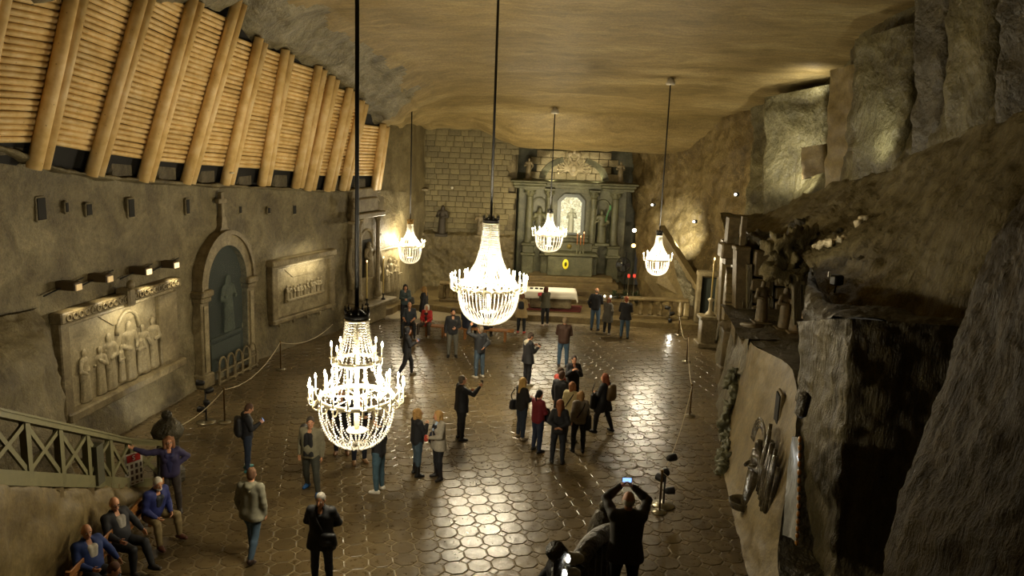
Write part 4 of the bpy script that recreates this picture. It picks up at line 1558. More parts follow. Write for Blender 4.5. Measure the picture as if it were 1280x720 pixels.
for i, (px, hh) in enumerate(((722, .95), (726, .80), (730, .98))):
    x = AX(px) + 2.95
    cd = empty('altar_candle', (x, AY - .95 - .12 * (i == 1), 2.30), 0, ('thin altar candle in a dark holder, left of the three', 'thin altar candle in a dark holder, middle and shortest of the three', 'thin altar candle in a dark holder, right of the three')[i], 'candle', 'candles on the high altar')
    MB().lathe([(.09, 0), (.05, .06), (.025, .12), (.025, .38), (.06, .42)], 10).build('holder', M_GREEN, cd)
    MB().lathe([(.028, .42), (.026, hh), (0, hh + .02)], 8).build('wax', plain('#9a5f2e', .5), cd)
    MB().ball((0, 0, hh + .06), (.02, .02, .045), 8, 6).build('flame', glow((1, .5, .2), 4), cd)
# top: curved pediment pieces, coat of arms with crown, statues
for s in (-1, 1):
    pts = []
    for i in range(15):
        a = math.radians(4 + i * 4.6)
        pts.append((s * (1.62 * math.cos(a)), .25, 5.84 + 1.15 * math.sin(a)))
    m = MB()
    for i in range(14):
        m.beam(pts[i], Vector(pts[i + 1]) * 1.0 + (Vector(pts[i + 1]) - Vector(pts[i])) * .12, .34 - .006 * i, .42, up=(0, 1, 0))
    m.build('pediment_arc', M_GREEN, alt)
F = Field(V3(-1.0, -.3, -.1), V3(1.0, .4, 1.7), .028)
F.ell((0, 0, .62), V3(.30, .12, .42), None, .04)
for s in (-1, 1):
    for i in range(5):
        a = -.5 + i * .42
        F.cone((s * .22, 0, .55), (s * (.30 + .42 * math.cos(a)), .03, .62 + .48 * math.sin(a)), .07, .035, .03)
        F.ell((s * (.34 + .46 * math.cos(a)), -.03, .62 + .52 * math.sin(a)), V3(.07, .06, .07), None, .02)
    F.cone((s * .12, 0, 1.0), (s * .28, 0, 1.28), .07, .08, .03)
    F.ell((s * .20, -.02, 1.36), V3(.16, .12, .13), None, .03)
F.ell((0, -.08, .60), V3(.17, .08, .24), None, .02)
F.ell((0, -.02, 1.45), V3(.09, .09, .12), None, .03)
for i in range(6): F.ell((.1 * math.cos(i), -.13, .6 + .16 * math.sin(i)), V3(.045, .03, .045), None, .01)
ea = link_mesh('coat_of_arms', F.mesh('coat_of_arms', M_PALE), alt)
ea.location = (-.03, .15, 5.86)
tag(ea, 'pale carved crest with crown and leaf sprays')
for s in (-1, 1):
    statue('top_statue', (s * 2.35, -.05, 5.90), 1.05, M_CARVE, alt, 0, PI, 60 + s, .03)
light('pediment_wash', 'SPOT', (1.75, AY - .1, 5.95), 60, (1, .9, .62), .06, (1.9, AY + 1.7, 6.9), 140, .9)
light('pediment_wash', 'SPOT', (4.2, AY - .1, 5.95), 60, (1, .9, .62), .06, (4.0, AY + 1.7, 6.9), 140, .9)
light('pediment_wash', 'SPOT', (3.0, AY - .75, 6.0), 22, (1, .9, .62), .06, (3.0, AY + 1.6, 6.8), 140, .9)

# ---- altar table with white cloth
tp = at_z(690, 386, .26)
tb = empty('altar_table', (1.75, 36.25, .26), 0, 'low dark stone table block before the altar steps', 'table')
MB().box((.05, 0, .40), (1.9, .75, .72), bevel=.05).build('block', M_CARVE, tb)
MB().box((0, 0, .80), (2.3, .95, .10), bevel=.02).build('table_top', M_CARVE, tb)
cl = MB()
gx, gy = 30, 14
vs, fs = [], []
for j in range(gy + 1):
    for i in range(gx + 1):
        u, v = i / gx * 2 - 1, j / gy * 2 - 1
        x, y = u * 1.62, v * .82
        ex, ey = max(abs(x) - 1.18, 0), max(abs(y) - .5, 0)
        zz = -.005 - max(ex, ey) * 1.0
        fx = max(-1.18, min(1.18, x)) + (math.copysign(.02 + ex * .12, x) if ex > 0 else 0)
        fy = max(-.5, min(.5, y)) + (math.copysign(.02 + ey * .08, y) if ey > 0 else 0)
        if max(ex, ey) > 0:
            fy += .025 * math.sin(x * 9) * (ey > 0) * min(1, ey * 4)
            fx += .025 * math.sin(y * 11) * (ex > 0) * min(1, ex * 4)
            if min(ex, ey) > 0: zz -= min(ex, ey) * .3
        vs.append((fx, fy, zz))
for j in range(gy):
    for i in range(gx):
        a = j * (gx + 1) + i
        fs.append((a, a + 1, a + gx + 2, a + gx + 1))
cl.add(vs, fs, True)
cth = cl.build('altar_cloth', plain('#e4ddca', .8, 0, .03), None, (1.75, 36.25, 1.135))
tag(cth, 'white cloth draped over the low table before the altar', 'tablecloth')
md = cth.modifiers.new('thick', 'SOLIDIFY'); md.thickness = .012; md.offset = 1
for i, dx in enumerate((-.85, -.62, -.4)):
    g = MB().box((0, 0, .03), (.16, .10, .06), bevel=.015).build('table_ornament', M_IRON, None, (1.75 + dx, 36.15, 1.15))
    tag(g, ('leftmost dark small stand on the white altar cloth', 'middle dark small stand on the white altar cloth', 'rightmost dark small stand on the white altar cloth')[i], 'ornament', 'small stands on the altar cloth')
rd = slab('rug', [(.45, 35.65), (3.15, 35.55), (3.35, 36.9), (.4, 36.9)], .26, .285, plain('#5a1c16', .9))
tag(rd, 'dark red rug under the low altar table', 'rug')

# ---- balustrades of the stage
def balustrade(x0, x1, y, z, n, label):
    b = empty('balustrade', ((x0 + x1) / 2, y, z), 0, label, 'balustrade')
    L = x1 - x0
    MB().box((0, 0, .07), (L, .34, .14), bevel=.02).build('base_rail', M_STEP, b)
    MB().box((0, 0, .86), (L, .38, .13), bevel=.03).build('top_rail', M_STEP, b)
    prof = [(.13, .14), (.13, .2), (.07, .25), (.13, .42), (.12, .52), (.06, .68), (.10, .74), (.10, .80)]
    bm = MB().lathe(prof, 12).mesh('baluster', M_STEP)
    for i in range(n):
        link_mesh('baluster', bm, b, (-L / 2 + .35 + (L - .7) * i / (n - 1), 0, 0))
    for s in (-1, 1): MB().box((s * (L / 2 - .08), 0, .47), (.24, .36, .66), bevel=.03).build('end_post', M_STEP, b)
    return b


balustrade(5.0, 7.9, 35.0, .26, 6, 'low salt balustrade on the right edge of the altar stage')
balustrade(-3.4, .1, 36.9, .26, 8, 'low salt balustrade on the left part of the altar stage, behind the benches')

# ---- statues and ledge on the brick wall
def at_brick(px, py, dy=-.25): return at_y(px, py, BY + dy)


p = at_brick(552, 303)
o = statue('wall_statue', (p.x, BY - .42, 2.98), 1.45, plain('#2f2717', .7), None, 1, PI, 201, .035)
tag(o, 'dark robed statue standing on the ledge under the brick wall', 'statue')
p = at_brick(599, 320)
o = statue('wall_statue', (p.x, BY - .42, 2.98), 1.15, M_CARVE, None, 0, PI, 202, .035)
tag(o, 'small pale statue on the ledge behind the large central chandelier', 'statue')
p = at_brick(527, 305)
o = statue('wall_statue', (p.x, BY - .42, 2.98), .75, M_CARVE, None, 0, PI, 203, .035)
tag(o, 'small crouching stone figure on the ledge below the stone bracket shelf', 'statue')
br = empty('bracket_shelf', (at_brick(520, 236).x, BY - .1, at_brick(520, 236).z), 0, 'pale stone bracket shelf with a post on the brick wall', 'shelf')
MB().box((0, -.3, 0), (1.3, .7, .10), bevel=.02).build('board', M_PALE, br)
MB().box((.28, -.12, -.95), (.16, .22, 1.8), bevel=.03).build('post', M_PALE, br)
MB().tube([(-.3, -.1, -.7), (-.25, -.3, -.3), (-.1, -.5, -.06)], [.06, .09, .12], 8).build('bracket', M_CARVE, br)
sp_ = at_brick(494, 219)
for lab, q in (('small white spotlight high on the wall left of the brickwork', (-5.0, 39.2, at_y(494, 220, 39.2).z)), ('small white spotlight mounted on the brick wall above the central chandelier', (at_brick(565, 235).x, BY - .12, at_brick(565, 235).z))):
    sl_ = empty('wall_spot', q, 0, lab, 'lamp')
    MB().lathe([(.05, 0), (.07, .06), (.07, .18)], 10).xform(Matrix.Rotation(PI / 2.2, 4, 'X')).build('can', plain('#c9c2aa', .4), sl_)
    MB().box((0, .08, .0), (.06, .14, .06)).build('bracket', M_IRON, sl_)

# ---- small lamps, flowers and fan at the right of the altar
for i, (px, py, st_) in enumerate(((793, 288, 4), (792, 307, 5))):
    p = at_y(px, py, 40.4)
    lm = empty('oil_lamp', p, 0, ('small white glowing lamp beside the altar, upper one', 'small orange glowing lamp beside the altar, lower one')[i], 'lamp')
    MB().ball((0, 0, 0), (.11, .11, .10), 10, 8).build('globe', glow((1, .9, .7) if i == 0 else (1, .5, .15), st_), lm)
    MB().tube([(0, .5, .1), (0, .2, .12), (0, 0, .10)], .02, 6).build('arm', M_IRON, lm)
fan = empty('standing_fan', (at_y(784, 331, 38.6).x, 38.6, .26), 0, 'dark standing fan on a tall pole right of the altar', 'fan')
fz = at_y(784, 331, 38.6).z - .26
MB().torus(.36, .025, (0, 0, 0), 28, 6).xform(Matrix.Translation((-.2, -.05, fz)) @ Matrix.Rotation(PI / 2, 4, 'X') @ Matrix.Rotation(.25, 4, 'Y')).build('cage', M_IRON, fan)
g = MB()
for i in range(16):
    a = i * PI / 8
    g.tube([(0, 0, .05), (.36 * math.cos(a), .36 * math.sin(a), 0)], .006, 4)
g.xform(Matrix.Translation((-.2, -.05, fz)) @ Matrix.Rotation(PI / 2, 4, 'X') @ Matrix.Rotation(.25, 4, 'Y')).build('grille', M_IRON, fan)
g = MB()
for i in range(4):
    a = i * PI / 2
    g.prism([(0.02, -.04), (.30, -.11), (.31, .09), (.03, .05)], .008, Matrix.Rotation(a, 3, 'Y') @ Matrix.Rotation(.3, 3, 'X'))
g.xform(Matrix.Translation((-.2, -.02, fz))).build('blades', plain('#2b2b29', .4), fan)
MB().lathe([(.09, 0), (.10, .2), (.05, .26)], 12).xform(Matrix.Translation((-.2, -.0, fz)) @ Matrix.Rotation(-PI / 2, 4, 'X')).build('motor', plain('#a9a48f', .4), fan)
MB().tube([(-.05, .15, 0), (-.05, .15, fz + .6)], .03, 8).build('pole', M_IRON, fan)
MB().lathe([(.28, 0), (.27, .04), (.05, .08)], 16, (-.05, .15, 0)).build('foot', M_IRON, fan)
for i, px in enumerate((786, 790)):
    p = at_y(px + (i * 3), 346, 38.0)
    vl = empty('votive_lamp', (p.x, 38.0, .26), 0, ('red votive light on a stand by the fan, left one', 'red votive light on a stand by the fan, right one')[i], 'lamp', 'red votive lights by the altar')
    MB().lathe([(.06, p.z - .3), (.07, p.z - .2), (.06, p.z - .14)], 10).build('glass', glow((.7, .05, .03), .6), vl)
    MB().lathe([(.12, 0), (.03, .06), (.025, p.z - .32), (.07, p.z - .29)], 10).build('stand', M_STEEL, vl)
for i, px in enumerate((757, 762)):
    p = at_y(px, 352, 37.9)
    tl_ = empty('tea_light', (p.x + .1 * i, 37.9, .47), 0, ('small white tea light on the altar step, left of the pair', 'small white tea light on the altar step, right of the pair')[i], 'candle', 'tea lights on the altar step')
    MB().lathe([(.06, 0), (.06, .08), (0, .08)], 10).build('cup', plain('#cfc8b2', .4), tl_)
    MB().ball((0, 0, .12), (.045, .045, .05), 8, 6).build('flame', glow((1, .85, .6), 5), tl_)
fp = empty('flower_stand', (5.5, 38.2, .26), 0, 'green flower arrangement in dark pots at the right of the altar steps', 'plant')
for s in range(3): MB().lathe([(.16, 0), (.22, .3), (.2, .32), (0, .3)], 12, (s * .5 - .5, 0, 0)).build('pot', plain('#3a3c30', .5), fp)
for s in range(3):
    m = MB()
    for i in range(26):
        a, e = random.uniform(0, 6.28), random.uniform(.3, 1.4)
        L = random.uniform(.25, .5)
        b_ = Vector((s * .5 - .5, 0, .3))
        d = Vector((math.cos(a) * math.cos(e), math.sin(a) * math.cos(e), math.sin(e)))
        sd = d.cross(Vector((0, 0, 1))).normalized() * .035
        m.add([b_, b_ + d * L * .5 + sd, b_ + d * L + Vector((0, 0, -.05)), b_ + d * L * .5 - sd], [(0, 1, 2, 3)])
    m.build('leaves', plain('#3f4a2c', .6), fp)
# ================================================================== THE RIGHT SIDE: stepped rock, side chapel, near wall, near rock
Y_ = at_y


def rp(*cols):
    """columns of (px,py,y) -> rows top to bottom"""
    n = len(cols[0])
    return [[tuple(Y_(*c[i])) for c in cols] for i in range(n)]


# ---- rear right wall from the altar to the side chapel
rows = rp(((788, 150, 42.8), (792, 220, 42.8), (794, 290, 42.0), (797, 345, 41.0), (800, 400, 40.0)),
          ((815, 150, 41.8), (815, 220, 41.6), (815, 285, 40.8), (818, 345, 39.5), (820, 405, 37.0)),
          ((850, 148, 40.4), (850, 220, 40.2), (848, 285, 39.6), (850, 345, 38.2), (852, 408, 35.6)),
          ((880, 140, 39.0), (880, 215, 38.8), (880, 285, 38.4), (880, 350, 37.0), (882, 415, 34.6)),
          ((920, 125, 37.2), (915, 210, 37.0), (912, 280, 36.6), (912, 350, 35.2), (905, 425, 33.4)),
          ((985, 100, 35.2), (975, 200, 35.2), (955, 275, 34.6), (945, 350, 33.0), (925, 430, 32.4)))
wr = patch('wall_right_rear', rows, 100, 90, M_REAR, amp=.16, freq=.7, ridge=.14)
tag(wr, kind='structure')
# fractured upper blocks, each a slab of rock of its own
def block(name, pts_px, y0, y1, mat, parent, amp=.10, nu=20, nv=30, thick=1.2):
    """a rock slab: four corner pixels (tl,tr,br,bl), depth on the left y0 and on the right y1"""
    tl, tr, br, bl = pts_px
    y0 -= .9; y1 -= .9
    A, B_, C_, D_ = Vector(Y_(*tl, y0)), Vector(Y_(*tr, y1)), Vector(Y_(*br, y1)), Vector(Y_(*bl, y0))
    n_ = (B_ - A).cross(D_ - A).normalized()
    if n_.y > 0: n_ = -n_
    k_ = -n_ * thick
    rows = []
    for f in (0, .33, .66, 1):
        l, r = A.lerp(D_, f), B_.lerp(C_, f)
        rows.append([tuple(l + k_), tuple(l + k_ * .05), tuple(l.lerp(r, .1) - k_ * .02), tuple(l.lerp(r, .5)), tuple(l.lerp(r, .9) - k_ * .02), tuple(r + k_ * .05), tuple(r + k_)])
    return patch(name, rows, nu, nv, mat, amp=amp, freq=.9, lin=True, parent=parent, ridge=.10)


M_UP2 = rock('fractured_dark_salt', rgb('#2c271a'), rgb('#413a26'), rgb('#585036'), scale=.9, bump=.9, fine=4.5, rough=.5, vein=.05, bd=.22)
rows = rp(((940, 110, 36.4), (940, 200, 36), (930, 290, 35)), ((1045, 60, 31.5), (1045, 150, 31.2), (1020, 270, 30)), ((1070, 20, 27.8), (1070, 130, 27.3), (1062, 240, 26.4)),
          ((1145, -40, 23.6), (1145, 90, 23.3), (1130, 215, 22.4)), ((1220, -90, 20), (1220, 60, 20), (1205, 180, 19.2)), ((1320, -120, 17), (1320, 40, 17), (1320, 140, 16.2)), ((1600, -200, 13), (1600, 0, 13), (1600, 120, 12.5)))
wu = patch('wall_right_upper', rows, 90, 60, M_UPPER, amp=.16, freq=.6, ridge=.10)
tag(wu, kind='structure')
block('rock_slab', ((955, 122), (1038, 105), (1034, 250), (952, 275)), 34.0, 32.2, M_UPPER, wu)
block('rock_slab', ((1036, 88), (1070, 80), (1066, 232), (1030, 240)), 29.6, 28.2, M_SMOOTH, wu)
block('rock_slab', ((1066, 50), (1142, 28), (1128, 214), (1062, 226)), 26.2, 23.6, M_UPPER, wu)
block('rock_slab', ((1143, -30), (1186, -40), (1176, 184), (1140, 205)), 23.0, 21.6, M_UP2, wu)
block('rock_slab', ((1186, -40), (1250, -60), (1240, 158), (1178, 184)), 20.9, 19.2, M_UPPER, wu)
block('rock_slab', ((1250, -60), (1310, -70), (1310, 138), (1244, 156)), 18.4, 17.2, M_UP2, wu)
block('rock_ledge', ((1000, 185), (1030, 180), (1032, 215), (1002, 225)), 31.4, 30.6, M_SMOOTH, wu, .05, 14, 12, .6)

# ---- sloping terrace below them, chisel-marked
rows = rp(((900, 268, 35), (905, 285, 31.0), (908, 300, 28.5)), ((950, 268, 33.6), (945, 290, 29), (940, 312, 26.0)), ((1000, 248, 30.5), (990, 275, 27), (985, 302, 24.8)),
          ((1058, 226, 26.6), (1040, 275, 22.6), (1012, 335, 19.6)), ((1110, 212, 23.0), (1085, 290, 19.6), (1042, 388, 17.2)), ((1190, 174, 19.6), (1150, 290, 17.2), (1125, 396, 15.8)),
          ((1290, 134, 16.4), (1240, 280, 14.8), (1205, 420, 14.2)), ((1420, 110, 13.6), (1400, 290, 12.8), (1400, 440, 12.6)))
M_TERR = rock('terrace_salt', rgb('#4c442a'), rgb('#695e3d'), rgb('#7f7450'), scale=1.3, streak=(2.2, 2.2, .25), bump=1.0, fine=9, rough=.6, rot=(.4, .5, 0), bd=.12, spec=.2)  # lighter copy of the chiselled salt; the extra light is in its colour
wt = patch('wall_right_terrace', rows, 100, 60, M_TERR, amp=.14, freq=.8, ridge=.10)
tag(wt, kind='structure')
# small black rock fragments and a dark cleft along the top of the terrace
for i, (px, py, y, r) in enumerate(((950, 300, 25.6, .45), (1000, 290, 25, .55), (1075, 262, 23.3, .6), (1052, 300, 21, .45), (1100, 330, 18.4, .5))):
    F = Field(V3(-1.3, -1.3, -1), V3(1.3, 1.3, 1), .06)
    for k in range(5): F.ell((random.uniform(-.5, .5) * r, random.uniform(-.5, .5) * r, random.uniform(-.3, .3) * r), V3(random.uniform(.5, .9), random.uniform(.5, .9), random.uniform(.3, .6)) * r, None, .1)
    o = link_mesh('rock_lump', roughen(F.mesh('rock_lump', M_UP2), .22, 1.6), wt)
    o.location = Y_(px, py, y)

# ---- the great block: lit left face, dark face towards the photographer
TLn, TRn = Vector(Y_(1062, 398, 13.6)), Vector(Y_(1000, 402, 15.7))
BLn, BRn = Vector(Y_(1040, 745, 12.9)), Vector(Y_(998, 745, 14.3))
FR, FB = Vector(Y_(1205, 408, 13.3)), Vector(Y_(1130, 760, 12.6))
rows = []
for f in (0, .06, .3, .6, 1):
    tl, tr, fr_ = TLn.lerp(BLn, f), TRn.lerp(BRn, f), FR.lerp(FB, f)
    rows.append([tuple(tr + Vector((1.0, 1.6, 0))), tuple(tr), tuple(tr.lerp(tl, .33)), tuple(tr.lerp(tl, .66)), tuple(tl + (tr - tl) * .06), tuple(tl + (fr_ - tl) * .03), tuple(tl.lerp(fr_, .5)), tuple(fr_), tuple(fr_ + Vector((2.5, .5, 0)))])
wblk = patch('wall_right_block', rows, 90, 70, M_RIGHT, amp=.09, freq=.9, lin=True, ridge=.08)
tag(wblk, kind='structure')
T0, T1, T2 = Vector(Y_(1012, 335, 19.6)), Vector(Y_(1042, 385, 17.2)), Vector(Y_(1125, 394, 15.6))
T3 = Vector(Y_(1205, 414, 14.2))
r0 = [TRn, TLn, TLn.lerp(FR, .5), FR]
r2 = [T0, T1, T2, T3]
rows = [[tuple(v) for v in r0], [tuple(p.lerp(q, .5) + Vector((0, 0, .12))) for p, q in zip(r0, r2)], [tuple(v) for v in r2]]
patch('block_top', rows, 50, 24, M_UP2, amp=.12, freq=1.2, parent=wblk)

# ---- near wall with flared foot between the block and the side chapel
def base_pt(y, out=0.0, z=0.0): return (lerp_line(RIGHT_LINE, y) + out, y, z)


NY = [13.0, 14.0, 15.0, 16.2, 17.5, 19.0, 20.2, 21.0]
TOPZ = [.40, .80, 2.7, 3.3, 3.3, 3.1, 2.95, 2.9]
TOPO = [.40, .50, .82, .98, 1.0, .85, .66, .55]
rows = []
for f, g in ((1, 1), (.8, .84), (.5, .62), (.25, .38), (.1, .2), (.03, .08), (0, 0)):
    rows.append([base_pt(y, TOPO[i] * g, TOPZ[i] * f) for i, y in enumerate(NY)])
wn = patch('wall_right_near', rows, 70, 50, M_SMOOTH, amp=.05, freq=1.0, ridge=.02)
tag(wn, kind='structure')
rows = [[(base_pt(y, TOPO[i], TOPZ[i])) for i, y in enumerate(NY)], [base_pt(y, TOPO[i] + 1.2, TOPZ[i] + .1) for i, y in enumerate(NY)], [base_pt(y, TOPO[i] + 3.5, TOPZ[i] + .3) for i, y in enumerate(NY)]]
patch('near_ledge', rows, 40, 12, M_UP2, amp=.06, freq=1.2, parent=wn)
# lower front part of the wall, towards the photographer
rows = []
for f, g in ((1, 1), (.6, .75), (.25, .4), (0, 0)):
    rows.append([base_pt(y, o_ * g, 0.5 * f) for y, o_ in ((-3, 1.2), (4, 1.0), (8, .8), (11, .6), (13.2, .45))])
wn2 = patch('wall_right_front', rows, 40, 30, M_RIGHT, amp=.08, freq=1.0)
tag(wn2, kind='structure')


def on_right(px, py, f=.5, y0=13.0, y1=34):
    """where a sight line meets the leaning near wall"""
    d = sight(px, py)
    best = None
    for y in np.arange(y0, y1, .02):
        z = CAM_H + d.z * y
        ft = min(max(z / float(np.interp(y, NY, TOPZ)), 0), 1)
        g = np.interp(ft, [0, .03, .1, .25, .5, .8, 1], [0, .08, .2, .38, .62, .84, 1])
        o = float(np.interp(y, NY + [24, 30], TOPO + [.5, .4])) * g
        e = abs(d.x * y - lerp_line(RIGHT_LINE, y) - o)
        if best is None or e < best[0]: best = (e, Vector((d.x * y, y, z)))
    return best[1]


# slit niche: a near-black plate paints the shade within the rim
p = on_right(972, 516)
sn = MB()
for s in (-1, 1): sn.box((0.03, s * .24, 0), (.08, .06, .95), bevel=.02)
sn.box((0.03, 0, .46), (.08, .5, .06), bevel=.02).box((0.03, 0, -.46), (.08, .5, .06), bevel=.02)
o = sn.build('slit_rim', M_SMOOTH, wn, p, -.15)
MB().box((.0, 0, 0), (.07, .42, .86)).build('slit', M_DARK, o)
# projecting stone hood above the alcove
p = on_right(1002, 506)
o = MB().box((0, 0, 0), (.16, .22, .46), bevel=.06).mesh('stone_hood', M_UP2)
o = link_mesh('stone_hood', o, wn); o.location = p + Vector((.02, 0, 0)); o.rotation_euler = (.05, .12, .3)
# lit alcove: a hollow of pale polished salt with an amber-studded edge
ta = NT('translucent_salt'); _v = ta.coords((1, 1, .25)); _n = ta.noise(_v, 6, 4, .6)
ta.l(ta.ramp(_n, [(.3, rgb('#6b6a62')), (.55, rgb('#8f8f88')), (.75, rgb('#b9bab4'))]), ta.b.inputs['Base Color'])
ta.bump(_n, .6, .05)
c_ = on_right(992, 605)
al = empty('lit_alcove', c_, 0, 'tall pale lit alcove with an amber studded edge in the near right wall', 'alcove')
L_ = [on_right(px, py) for px, py in ((991, 545), (986, 580), (982, 625), (979, 668))]
R_ = [on_right(px, py) for px, py in ((1004, 546), (1003, 590), (1002, 635), (1000, 674))]
rows = []
for l, r in zip(L_, R_):
    o_ = Vector((-.05, -.06, 0))
    rows.append([tuple(l - c_ + o_ * .4), tuple(l.lerp(r, .3) - c_ + o_ * .5), tuple(l.lerp(r, .7) - c_ + o_), tuple(r - c_ + o_ * 2.4)])
patch('lit_salt', rows, 16, 30, ta.done(.25), amp=.015, freq=4, parent=al)
for i in range(14):
    q = catmull([tuple(r - c_) for r in R_], 14)[i]
    MB().ball((q[0] - .10, q[1] - .13, q[2]), (.035, .04, .06), 7, 5).build('amber_stud', plain('#a8722e', .3), al)
light('alcove_lamp', 'POINT', L_[1].lerp(R_[1], .4) + Vector((-.28, -.1, .25)), 2.2, (.92, .95, 1.0), .04)
# organ-like bundle of vertical salt rods
c_ = on_right(962, 605)
og = empty('salt_pipes', c_, 0, 'bundle of dark glossy vertical salt rods carved on the near right wall', 'carving')
M_GLOSS = rock('wet_dark_salt', rgb('#2b2519'), rgb('#4a412c'), rgb('#7b7258'), scale=3, bump=.5, fine=10, rough=.22, bd=.04, spec=.7)
def near_x(y, z):
    g = np.interp(z / float(np.interp(y, NY, TOPZ)), [0, .03, .1, .25, .5, .8, 1], [0, .08, .2, .38, .62, .84, 1])
    return lerp_line(RIGHT_LINE, y) + float(np.interp(y, NY, TOPO)) * g


for i in range(15):
    y = c_.y + (i - 7) * .085
    z1 = c_.z + .62 + .18 * math.sin(i * 1.9) + .02 * i
    z0 = c_.z - .55 + .16 * abs(math.sin(i * 1.3))
    xm = near_x(y, c_.z) - .04 - .05 * (i % 2)
    MB().tube([Vector((xm + .05, y, z1)) - c_, Vector((xm, y, (z0 + z1) / 2)) - c_, Vector((xm - .04, y, z0)) - c_], [.04, .06, .045], 7).build('rod', M_GLOSS, og)
# carved figure with bowl
p = on_right(930, 634)
fg = statue('wall_figure', (p.x + .16, p.y, p.z + .05), 1.55, M_GLOSS, None, 1, PI / 2, 301, .03, False)
fg.rotation_euler = (0, .03, 0)
tag(fg, 'glossy dark carved figure leaning on the near right wall above a stone bowl', 'statue')
MB().lathe([(.10, 0), (.24, .06), (.30, .22), (.27, .24), (.20, .12), (0, .08)], 18).build('bowl', M_GLOSS, fg, (-.22, 0, -.12))
m = MB()
for k in range(4): m.tube([(.02, .12 + .36 * math.cos(a), 1.25 + .5 * math.sin(a)) for a in np.linspace(.1, PI - .1, 12)], .02 + .0 * k, 6); m.v[-72:] = [(v[0], v[1] * (1 + .12 * k), (v[2] - 1.25) * (1 + .12 * k) + 1.25) for v in m.v[-72:]]
m.build('ribbed_hood', M_GLOSS, fg)
# greenish weathered carving running down the far edge of the near wall
pts_ = [on_right(px, py) for px, py in ((922, 470), (916, 505), (911, 540), (906, 575), (906, 600))]
c_ = pts_[2].copy()
F = Field(V3(-1.6, -2.2, -2.2), V3(1.6, 2.2, 2.4), .05)
for q0, q1 in zip(pts_[:-1], pts_[1:]):
    for k in range(5):
        q = q0.lerp(q1, k / 5) - c_ + Vector((random.uniform(-.12, .05), random.uniform(-.15, .15), random.uniform(-.1, .1)))
        F.ell(tuple(q), V3(random.uniform(.13, .2), random.uniform(.15, .26), random.uniform(.15, .3)), None, .05)
wcv = link_mesh('weathered_carving', roughen(F.mesh('weathered_carving', M_GREEN), .14, 4.0, 1.0))
wcv.location = c_
tag(wcv, 'greenish weathered column of small carvings down the edge of the near right wall', 'carving')
# mass of weathered carving between chapel and near wall
# ---- the side chapel: wall, arch, half columns, recess with stepped blocks, statues
rows = []
CY = [20.9, 22.5, 24.0, 24.9, 25.4, 27.0, 28.5, 30.0, 32.5]
for f, o_ in ((1, .55), (.6, .45), (.25, .2), (.06, .06), (0, 0)):
    rows.append([base_pt(y, o_ if y < 30 else o_ * .6, (2.9 if y < 25 else 5.2) * f) for y in CY])
wc = patch('wall_right_chapel', rows, 110, 50, M_RIGHT, lin=True, amp=.07, freq=.9)
tag(wc, kind='structure')
# recess: back face looking towards the photographer, with stepped coffers
RB = 25.4
rows = rp(((918, 296, RB), (918, 360, RB), (918, 440, RB)), ((960, 296, RB), (960, 360, RB), (960, 440, RB)), ((1016, 296, RB), (1016, 360, RB), (1016, 450, RB)), ((1060, 296, RB), (1060, 360, RB), (1060, 450, RB)))
rc = patch('recess_back', rows, 30, 30, M_RIGHT, amp=.05, freq=1.0, parent=wc)
rows = [[(6.2, 21.0, 2.95), (7.5, 20.9, 3.0), (9.5, 20.8, 3.1)], [(6.5, 23, 2.95), (8.0, 23, 3.0), (10, 23, 3.1)], [(6.8, 25.5, 2.95), (8.5, 25.5, 3.0), (10.5, 25.5, 3.1)]]
patch('recess_floor', rows, 20, 20, M_UP2, amp=.05, freq=1.2, parent=wc)
rows = rp(((1012, 300, 24.8), (1012, 380, 24.8), (1012, 450, 24.8)), ((1016, 310, 21.5), (1014, 380, 21.5), (1012, 450, 21.5)), ((1018, 340, 18.8), (1016, 390, 18.8), (1014, 450, 18.8)))
patch('recess_side', rows, 20, 24, M_RIGHT, amp=.07, freq=1.0, parent=wc)
M_STACK = rock('shadowed_cut_stone', rgb('#453a24'), rgb('#5b4d30'), rgb('#6f6040'), scale=1.4, bump=.4, fine=8, bd=.05)
for k, (px, w, tops_) in enumerate(((948, .58, ((312, 345), (347, 362), (364, 378), (380, 396), (398, 428))), (975, .46, ((296, 310), (312, 326), (328, 341), (343, 356), (358, 373), (375, 392), (394, 428))))):
    for j, (a, b) in enumerate(tops_):
        pa_, pb_ = Y_(px, a, RB - .3), Y_(px, b, RB - .3)
        hh = pa_.z - pb_.z
        o = MB().box((0, 0, 0), (w * (1 + .10 * (j % 2)), .5, hh), bevel=.05).build('cut_block', M_STACK, wc, ((pa_.x + pb_.x) / 2 + (.10 if k == 0 and j == 0 else 0), RB - .3 - .05 * (j % 2), (pa_.z + pb_.z) / 2))
for px in (936, 962, 990):
    a, b = Y_(px, 300 if px > 940 else 330, RB - .45), Y_(px, 430, RB - .45)
    MB().beam(a, b, .16, .22, up=(0, 1, 0)).build('shaft', M_RIGHT, wc)
